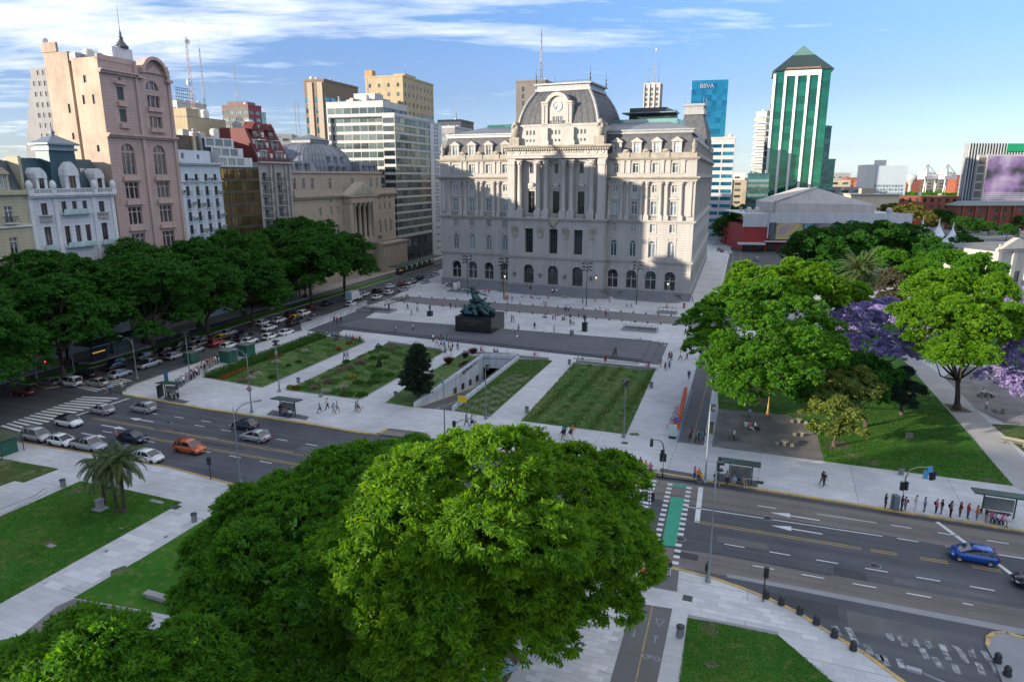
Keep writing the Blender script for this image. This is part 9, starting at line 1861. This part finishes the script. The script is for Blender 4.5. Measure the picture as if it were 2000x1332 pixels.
def skin_body(name,joints,edges,root=0):
 """joints: name -> (x,y,z,r,region); grown with a skin modifier into one smooth surface"""
 names=list(joints);idx={n:i for i,n in enumerate(names)}
 me=bpy.data.meshes.new(name);me.from_pydata([joints[n][:3]for n in names],[(idx[a],idx[b])for a,b in edges],[]);o=bpy.data.objects.new(name,me);COL.objects.link(o)
 md=o.modifiers.new('s','SKIN');md.use_smooth_shade=True
 for i,n in enumerate(names):r=joints[n][3];r=tuple(v*1.2 for v in r)if isinstance(r,tuple)else r*1.2;me.skin_vertices[0].data[i].radius=r if isinstance(r,tuple)else(r,r)
 me.skin_vertices[0].data[idx['pelvis']].use_root=True
 sb=o.modifiers.new('u','SUBSURF');sb.levels=1;sb.render_levels=1
 dg=bpy.context.evaluated_depsgraph_get();out_=bpy.data.meshes.new_from_object(o.evaluated_get(dg));bpy.data.objects.remove(o)
 out_.materials.clear()
 for m_ in range(4):out_.materials.append(cloth['white']if m_<2 else skins[0])
 segs=[(np.array(joints[a][:3]),np.array(joints[b][:3]),joints[b][4])for a,b in edges]
 for p in out_.polygons:
  c=np.array(p.center);best=9;reg=0
  for a,b,g_ in segs:
   d=b-a;t_=max(0,min(1,np.dot(c-a,d)/max(1e-9,np.dot(d,d))));ds=np.linalg.norm(c-(a+d*t_))
   if ds<best:best=ds;reg=g_
  p.material_index=reg
 out_.name=name;return out_
SH,TR,SK,BT=0,1,2,3
def pose(kind):
 J={};
 def put_(n,x,y,z,r,g):J[n]=(x,y,z,r,g)
 sit=kind in('sit','floor');dz={'sit':-0.45,'floor':-0.82}.get(kind,0.0);fw=0.0
 pz=0.93+dz;put_('pelvis',0,0,pz,(0.15,0.115),TR);put_('waist',0,0.0,pz+0.14,(0.13,0.10),SH);put_('chest',0,0.0-(0.03 if sit else 0),pz+0.36,(0.17,0.12),SH);put_('neckb',0,-0.01-(0.04 if sit else 0),pz+0.53,0.065,SH);put_('neck',0,-0.02-(0.05 if sit else 0),pz+0.58,0.052,SK);put_('head',0,-0.035-(0.06 if sit else 0),pz+0.68,(0.078,0.092),SK);put_('crown',0,-0.03-(0.06 if sit else 0),pz+0.77,(0.062,0.072),SK)
 E=[('pelvis','waist'),('waist','chest'),('chest','neckb'),('neckb','neck'),('neck','head'),('head','crown')]
 st={'stand':(0.04,-0.02,0.02,0.0),'walk':(-0.34,0.30,-0.14,0.02),'walk2':(0.28,-0.30,0.02,-0.12),'carry':(0.05,0.0,0.0,0.0),'phone':(0.03,-0.02,0,0)}.get(kind,(0,0,0,0))
 for i,s_ in enumerate((-1,1)):
  L_='L' if s_<0 else 'R'
  if kind=='sit':put_('hip'+L_,s_*0.10,-0.02,pz-0.04,0.095,TR);put_('knee'+L_,s_*0.13,-0.44,pz-0.02,0.066,TR);put_('ankle'+L_,s_*0.12,-0.46,0.09,0.045,TR);put_('toe'+L_,s_*0.13,-0.64,0.045,0.04,BT)
  elif kind=='floor':put_('hip'+L_,s_*0.11,-0.03,pz-0.02,0.095,TR);put_('knee'+L_,s_*0.22,-0.38,0.42 if s_>0 else 0.14,0.066,TR);put_('ankle'+L_,s_*0.10,-0.62 if s_>0 else-0.45,0.08,0.045,TR);put_('toe'+L_,s_*0.10,-0.80 if s_>0 else-0.6,0.06,0.04,BT)
  else:
   fy=st[i];put_('hip'+L_,s_*0.09,0,pz-0.06,0.095,TR);put_('knee'+L_,s_*0.10,fy*0.55-0.03,0.50,0.066,TR);az=0.09+(0.10 if(kind.startswith('walk')and fy>0.2)else 0);put_('ankle'+L_,s_*0.10,fy,az,0.043,TR);put_('toe'+L_,s_*0.115,fy-0.17,az-0.05,0.04,BT)
  E+=[('pelvis','hip'+L_),('hip'+L_,'knee'+L_),('knee'+L_,'ankle'+L_),('ankle'+L_,'toe'+L_)]
  az_=pz+0.47;put_('sho'+L_,s_*0.19,0,az_,0.062,SH);sw={'walk':(0.22,-0.22),'walk2':(-0.2,0.24)}.get(kind,(0.0,0.0))[i]
  if sit:el=(s_*0.26,-0.12,pz+0.20);wr=(s_*0.16,-0.34,pz+0.12)
  elif kind=='phone' and s_>0:el=(0.26,-0.06,pz+0.22);wr=(0.12,-0.27,pz+0.40)
  elif kind=='carry' and s_<0:el=(-0.28,-0.02,pz+0.22);wr=(-0.22,-0.24,pz+0.14)
  else:el=(s_*0.25,sw*0.5+0.03,pz+0.20);wr=(s_*0.26,sw-0.06,pz-0.03)
  put_('elb'+L_,*el,0.046,SH);put_('wri'+L_,*wr,0.032,SK);dx,dy,dz_=(wr[0]-el[0]),(wr[1]-el[1]),(wr[2]-el[2]);n_=math.sqrt(dx*dx+dy*dy+dz_*dz_);u=(dx/n_,dy/n_,dz_/n_)
  put_('hand'+L_,wr[0]+u[0]*0.08,wr[1]+u[1]*0.08,wr[2]+u[2]*0.08,(0.038,0.02),SK);put_('fing'+L_,wr[0]+u[0]*0.16,wr[1]+u[1]*0.16-0.015,wr[2]+u[2]*0.16,(0.03,0.012),SK);put_('thumb'+L_,wr[0]+u[0]*0.08-s_*0.03,wr[1]+u[1]*0.08-0.045,wr[2]+u[2]*0.08,0.012,SK)
  E+=[('chest','sho'+L_),('sho'+L_,'elb'+L_),('elb'+L_,'wri'+L_),('wri'+L_,'hand'+L_),('hand'+L_,'fing'+L_),('hand'+L_,'thumb'+L_)]
 return J,E,(0,J['head'][1],J['head'][2])
BODY={}
for kd in('stand','walk','walk2','carry','phone','sit','floor'):
 J,E_,hd=pose(kd);me=skin_body('body',J,E_)
 q=MB();q.blob((hd[0],hd[1]+0.022,hd[2]+0.055),(0.093,0.105,0.095),n=10,m=7,j=0.02);hs=q.mesh('hair',hairs['dark'])
 q=MB();q.blob((hd[0],hd[1]+0.022,hd[2]+0.055),(0.095,0.108,0.098),n=10,m=7,j=0.02);q.blob((hd[0],hd[1]+0.085,hd[2]-0.10),(0.085,0.045,0.20),n=8,m=6,j=0.05);hl_=q.mesh('hair',hairs['dark'])
 q=MB();q.blob((hd[0],hd[1]-0.098,hd[2]+0.005),(0.014,0.02,0.022),n=6,m=4,j=0);
 for s_ in(-1,1):q.blob((hd[0]+s_*0.083,hd[1]+0.01,hd[2]+0.01),(0.012,0.022,0.032),n=6,m=4,j=0)
 fc=q.mesh('nose_and_ears',skins[0]);q=MB()
 for s_ in(-1,1):q.blob((hd[0]+s_*0.032,hd[1]-0.088,hd[2]+0.028),(0.012,0.008,0.008),n=6,m=4,j=0)
 q.box(hd[0]-0.022,hd[0]+0.022,hd[1]-0.093,hd[1]-0.086,hd[2]-0.045,hd[2]-0.038);ey=q.mesh('eyes_and_mouth',mat('eye_dark',(0.03,0.015,0.012),0.5))
 BODY[kd]=(me,hs,hl_,fc,ey,hd)
bagm=MB().blob((0,0.19,1.22),(0.15,0.10,0.21),n=8,m=6,j=0.04).mesh('backpack',cloth['black']);
skirt=MB().lathe([(0.15,0.95),(0.19,0.80),(0.22,0.62)],n=10).mesh('skirt',cloth['black'])
rp=random.Random(42);NP=0
def person(px,py,kind,top,low,place,face=None,z=None,long_=None,extra=None,bag=False,group=None):
 global NP;NP+=1
 zz=ZP if z is None else z;x,y=G(px,py,zz);me,hs,hl_,fc,ey,hd=BODY[kind]
 verb={'stand':'standing','walk':'walking','walk2':'walking','carry':'standing','phone':'standing','sit':'sitting','floor':'sitting'}[kind]
 lab='person in %s top and %s %s %s'%(top,low,verb,place)
 t=thing('person',lab,'person',(x,y,zz+(0.0 if kind!='sit' else 0.0)),face if face is not None else rp.uniform(0,6.28),group)
 s_=rp.uniform(0.82,0.94);t.scale=(s_,s_,s_);sk=rp.choice(skins);bare=low in('shorts','skirt')
 lowm={'dark trousers':cloth['black'],'blue jeans':cloth['denim'],'navy trousers':cloth['navy'],'khaki trousers':cloth['khaki'],'grey trousers':cloth['grey'],'white trousers':cloth['white'],'shorts':cloth['black'],'skirt':cloth['navy'],'red trousers':cloth['red']}[low]
 b_=put(me,'body',t)
 for i,m_ in enumerate((cloth[top],lowm,sk,rp.choice([shoe,shoew]))):sl=b_.material_slots[i];sl.link='OBJECT';sl.material=m_
 lg=rp.random()<0.45 if long_ is None else long_;h_=put(hl_ if lg else hs,'hair',t);hk=rp.choice(['dark','dark','brown','dark','fair']);h_.material_slots[0].link='OBJECT';h_.material_slots[0].material=hairs[hk]
 f_=put(fc,'nose_and_ears',t);f_.material_slots[0].link='OBJECT';f_.material_slots[0].material=sk;put(ey,'eyes_and_mouth',t)
 if low=='skirt' and kind not in('sit','floor'):put(skirt,'skirt',t)
 if bag and kind not in('sit','floor'):k_=put(bagm,'backpack',t);k_.material_slots[0].link='OBJECT';k_.material_slots[0].material=cloth[bag if isinstance(bag,str)else 'black']
 return t
tops=['white','black','red','grey','blue','pink','navy','yellow','green','purple','light blue','orange','maroon','teal'];lows=['dark trousers','blue jeans','shorts','navy trousers','khaki trousers','grey trousers','skirt','white trousers']
def crowd(pts,place,kinds,group=None,face=None,z=None,seed=0,bias=None,bags=0.2):
 r_=random.Random(seed);combos=[(a,b_)for a in(bias or tops)for b_ in lows];r_.shuffle(combos)
 if not bias:combos.sort(key=lambda c:r_.random()-(0.35 if c[0]in('white','light blue','grey','pink')else 0))
 for i,(px,py)in enumerate(pts):
  a,b_=combos[i];k_=kinds[i%len(kinds)];fa=face+r_.uniform(-0.5,0.5)if face is not None else None;person(px,py,k_,a,b_,place,fa,z,bag=(r_.random()<bags)and r_.choice(['black','navy','teal','maroon']),group=group)
S_,W_K,ST,FL='sit',['walk','walk2'],['stand','phone','carry'],'floor'
q1=[(346+3.4*k+((k*7)%3-1)*1.2,760-2.2*k+((k*5)%3-1)*1.0)for k in range(24)]
crowd(q1,'in the avenue bus queue',ST,'queue by the avenue',seed=1,bags=0.4)
crowd([(330,776),(341,781),(347,778)],'under the avenue corner shelter',ST,seed=2);crowd([(210,771),(216,769),(239,764),(243,766)],'crossing at the avenue corner',W_K,seed=3)
crowd([(548,811),(552,806)],'beside the green shelter',ST,face=0.2,seed=4,bias=['pink','black']);crowd([(556,811),(561,812),(567,814)],'on the green shelter bench',[S_],face=GX,seed=5)
crowd([(625,806),(640,800),(652,808),(659,806)],'near the second flower lawn',W_K,seed=6);crowd([(696,806),(700,804)],'together towards the ramp',W_K,seed=7,face=1.2);crowd([(673,701),(679,702)],'between the flower lawns',W_K,seed=8,face=0.3)
lz=ZP+0.02
crowd([(629,653),(638,656),(648,658),(652,659),(657,660),(662,661),(677,663),(684,664),(690,665),(697,666),(703,667)],'on the first lawn ledge',[S_],'people on the first ledge',face=GX+math.pi,z=lz,seed=9)
crowd([(653,631),(659,632),(666,632)],'by the pale parapet',ST,seed=10,bias=['red','black','navy']);crowd([(772,651)],'in sun on the dark stage',['walk'],seed=11,bias=['white']);crowd([(807,647)],'alone on the dark stage',['walk2'],seed=12,bias=['white'])
crowd([(796,606),(804,618),(815,610),(760,606),(786,590),(880,604)],'in the left square',W_K,seed=13,bias=['black','grey','navy'])
crowd([(846,668),(853,676),(862,660),(862,678),(868,678),(875,668),(870,692),(876,682),(880,685),(884,682),(881,694),(894,685)],'left of the monument plinth',['stand','walk','phone','walk2','carry'],'group left of the monument',seed=14)
crowd([(939,689),(945,690),(965,692),(971,693),(991,695),(1044,700),(1049,701)],'on the ledge above the ramp',[S_],'people on the ramp ledge',face=GX+math.pi,z=lz,seed=15)
crowd([(1129,707),(1137,708),(1143,709),(1147,709),(1260,721),(1266,722)],'on the ledge of the big lawn',[S_],'people on the big lawn ledge',face=GX+math.pi,z=lz,seed=16);crowd([(1182,710)],'beside the ledge of the big lawn',['stand'],seed=17,bias=['red'])
crowd([(1290,717),(1299,724),(1307,721)],'three abreast right of the stage steps',W_K,seed=18,face=0.3,bias=['grey','black']);crowd([(1307,705),(1311,705),(1329,704),(1341,705)],'near the right end of the stage',W_K,seed=19);crowd([(1345,741)],'alone beside the park street',['stand'],seed=20,bias=['black'])
crowd([(1198,697),(1202,696)],'on the dark stage',W_K,seed=21,z=0.44,bias=['navy','maroon']);crowd([(1002,650),(1013,647),(1008,653),(1010,661)],'on the stage edge',[FL,'stand',FL,FL],seed=22,z=0.2);crowd([(1044,643),(1082,652)],'right of the monument',['walk','stand'],seed=23,bias=['grey','black'])
crowd([(1063,653),(1068,653),(1245,668),(1250,668),(1295,676)],'on the far stage edge',[FL],seed=24,z=0.14);crowd([(1115,658),(1119,657)],'by the narrow statue plinth',ST,seed=25)
crowd([(988,620),(999,629),(1003,630),(1130,621),(1183,617),(1187,618),(1172,608),(1069,611),(1103,607),(1106,608),(1110,608)],'near the street bollards',['walk','stand','walk2'],'people along the palace street',seed=26)
crowd([(1065,620),(1069,621),(1080,625),(1085,624),(1099,627),(1103,625),(1106,624),(1113,621),(1114,636),(1120,636)],'before the narrow statue',[FL,FL,'stand','stand','stand',FL,FL,'stand','walk','walk2'],'group before the statue',seed=27);crowd([(1338,656)],'alone by the right stairwell',['walk'],seed=28,bias=['black'])
crowd([(1019,580),(1024,582),(1037,582),(1041,584),(1050,583),(1055,584),(1102,581),(1105,582),(1062,574),(1110,585),(1128,577),(1046,577)],'at the foot of the palace steps',[FL],'people seated before the palace',seed=29,face=GX,bags=0)
crowd([(1074,566),(1078,568),(1081,564),(1085,567),(1088,565),(1091,570),(1083,572),(1087,574),(1079,575),(1030,566),(1036,568),(1132,571)],'going in by the middle palace doors',['walk','stand','walk2'],'crowd at the palace doors',seed=30,z=0.9,face=math.pi)
crowd([(1062,595),(1067,595),(989,586),(992,588),(1071,585),(1138,595),(1000,590)],'on the pavement before the palace',W_K,'walkers before the palace',seed=31);crowd([(1224,601),(1233,602),(1348,589),(1352,591),(1190,592)],'before the right palace wing',['stand','walk'],seed=32)
crowd([(872,562),(868,565),(880,560),(886,563),(947,575),(955,573)],'before the left palace wing',W_K,seed=33)
crowd([(911,833),(922,834),(928,835)],'near the bent blue signal',W_K,seed=34,face=1.9);crowd([(885,861)],'at the kerb by the foreground tree',['walk'],seed=35,bias=['red']);crowd([(1099,861),(1103,852),(1114,862),(1118,855)],'below the big lawn',W_K,seed=36,bias=['red','black','orange','white'])
crowd([(1348,860),(1362,865),(1374,863)],'up the park street abreast',W_K,seed=37,face=math.pi+0.2,bias=['black','grey','teal'],bags=0.9)
person(1240,921,'stand','white','dark trousers','leftmost of four at the crossing kerb',0.4);person(1250,921,'stand','red','grey trousers','second of four at the crossing kerb',0.0);person(1260,924,'carry','yellow','blue jeans','third of four at the crossing kerb',0.3);person(1270,928,'phone','pink','dark trousers','rightmost of four at the crossing kerb',-0.4)
person(1356,936,'carry','pink','blue jeans','left of the tall white-topped pole',0.8);person(1364,941,'stand','orange','navy trousers','at the foot of the white-topped pole',0.2);t=person(1369,942,'stand','yellow','blue jeans','as a child by the white-topped pole',0.3);t.scale=(0.6,)*3
person(1397,947,'walk','green','khaki trousers','with backpack left of the crossing shelter',1.3,bag='black');crowd([(1419,946),(1434,948),(1452,949)],'at the crossing shelter',['stand',S_,S_],seed=38,face=GX);crowd([(1605,948),(1608,950)],'close together on the wide pavement',W_K,seed=39,bias=['navy','black'])
vq=[(1728,993),(1760,997),(1767,998),(1788,996),(1805,999),(1827,1003),(1838,1003),(1855,1010),(1874,1010),(1889,1013),(1907,1017),(1924,1020)]
vt=[('black','dark trousers'),('navy','navy trousers'),('grey','blue jeans'),('white','white trousers'),('light blue','blue jeans'),('pink','shorts'),('black','grey trousers'),('grey','shorts'),('maroon','dark trousers'),('red','blue jeans'),('orange','grey trousers'),('black','khaki trousers')]
ord_=['first','second','third','fourth','fifth','sixth','seventh','eighth','ninth','tenth','eleventh','twelfth']
for(px,py),(a,b_),o_ in zip(vq,vt,ord_):person(px,py,rp.choice(['stand','phone','carry']),a,b_,o_+' in the right-hand bus queue',GX+math.pi/2*rp.choice([1,1,-1])+0.2,bag=rp.random()<0.4,group='right-hand bus queue')
crowd([(1937,1019),(1944,1021),(1951,1023),(1958,1024),(1965,1026)],'in the right-edge shelter',[S_],face=GX,seed=40)
person(1253,1135,'stand','orange','shorts','alone by the cycle crossing under the tree',2.8,long_=True);person(1297,1125,'stand','pink','shorts','left of two waiting at the near crossing kerb',math.pi,bag='pink',long_=True);person(1306,1125,'stand','navy','white trousers','right of two at the near crossing kerb',math.pi,bag='navy')
crowd([(1457,838),(1464,841),(1474,840),(1464,812)],'at a stone table',[S_],seed=41,z=0.135);crowd([(1433,861)],'by the nearest stone table',['stand'],seed=42,bias=['white'],z=0.14);crowd([(1919,774),(1931,776),(1925,802)],'under the right-hand jacaranda',[S_,S_,'stand'],seed=43,z=0.14,bias=['black','white']);crowd([(229,862),(540,700)],'near the parked cars',['stand'],seed=44)
crowd([(482,667-3),(604,664)],'at the avenue kerb',['stand','phone'],seed=45,bias=['black','grey']);crowd([(1405,575),(1411,566),(1397,590),(1415,560),(1404,582)],'on the pavement right of the palace',W_K,seed=46)
x,y=G(965,1318);t=thing('person','person resting under dark blankets on the soil beneath the foreground tree','person',(x,y,0.16),R_(35));J={'pelvis':(0,0,0.22,(0.17,0.13),TR),'waist':(0.18,0,0.26,0.14,SH),'chest':(0.40,0.0,0.30,(0.18,0.14),SH),'neck':(0.60,0,0.36,0.06,SK),'head':(0.73,0,0.42,0.09,SK),'kneeL':(-0.30,-0.18,0.34,0.08,TR),'ankleL':(-0.68,-0.10,0.12,0.05,TR),'toeL':(-0.78,-0.10,0.2,0.04,BT),'kneeR':(-0.34,0.14,0.20,0.08,TR),'ankleR':(-0.76,0.12,0.12,0.05,TR),'toeR':(-0.86,0.12,0.2,0.04,BT),'shoL':(0.42,-0.2,0.28,0.07,SH),'elbL':(0.2,-0.32,0.25,0.05,SH),'wriL':(0.1,-0.12,0.40,0.035,SK),'shoR':(0.42,0.2,0.28,0.07,SH),'elbR':(0.2,0.32,0.25,0.05,SH),'wriR':(0.12,0.12,0.42,0.035,SK)}
me=skin_body('body',J,[('pelvis','waist'),('waist','chest'),('chest','neck'),('neck','head'),('pelvis','kneeL'),('kneeL','ankleL'),('ankleL','toeL'),('pelvis','kneeR'),('kneeR','ankleR'),('ankleR','toeR'),('chest','shoL'),('shoL','elbL'),('elbL','wriL'),('chest','shoR'),('shoR','elbR'),('elbR','wriR')]);
for i_,m_ in enumerate((cloth['black'],cloth['navy'],skins[1],shoe)):me.materials[i_]=m_
put(me,'body',t);obj('hair',MB().blob((0.78,0,0.45),(0.10,0.10,0.10),seed=1,j=0.05),hairs['dark'],t)
t2=thing('blanket','grey-blue blanket and bags heaped beside the resting person','blanket',(x+0.2,y+0.35,0.16),R_(35));obj('blanket',MB().blob((0,0.3,0.15),(1.0,0.45,0.28),seed=5,n=14,m=8,j=0.2),cloth['grey'],t2);obj('bag',MB().blob((-0.9,0.2,0.2),(0.3,0.25,0.25),seed=6,j=0.12),cloth['white'],t2);obj('ground_sheet',MB().box(-1.3,1.1,-0.7,0.7,0.0,0.02),cloth['light blue'],t2)
pg_=MB().blob((0,0,0.11),(0.14,0.07,0.07),n=8,m=6,j=0.02).blob((0.12,0,0.2),(0.035,0.03,0.035),n=6,m=4,j=0).tube([(0.08,0,0.13),(0.11,0,0.19)],0.03,5,0.025).tube([(-0.1,0,0.12),(-0.24,0,0.10)],0.035,4,0.02).tube([(0,0.02,0.0),(0,0.02,0.06)],0.006,3).tube([(0,-0.02,0),(0,-0.02,0.06)],0.006,3).mesh('pigeon',cloth['grey'])
for px,py,l_ in((208,1078,'grey pigeon on the near diagonal path, left one'),(324,1050,'grey pigeon on the near diagonal path, right one'),(236,1035,'grey pigeon on the palm lawn'),(586,812,'grey pigeon beside the shelter pad'),(708,796,'grey pigeon behind the walking pair'),(1105,861,'grey pigeon near the people in red')):
 x,y=G(px,py,ZP);o=put(pg_,'pigeon');o.location=(x,y,ZP+(0.04 if px==236 else 0));o.rotation_euler=(0,0,rp.uniform(0,6));tag(o,l_,'bird','pigeons')
print('people',NP)
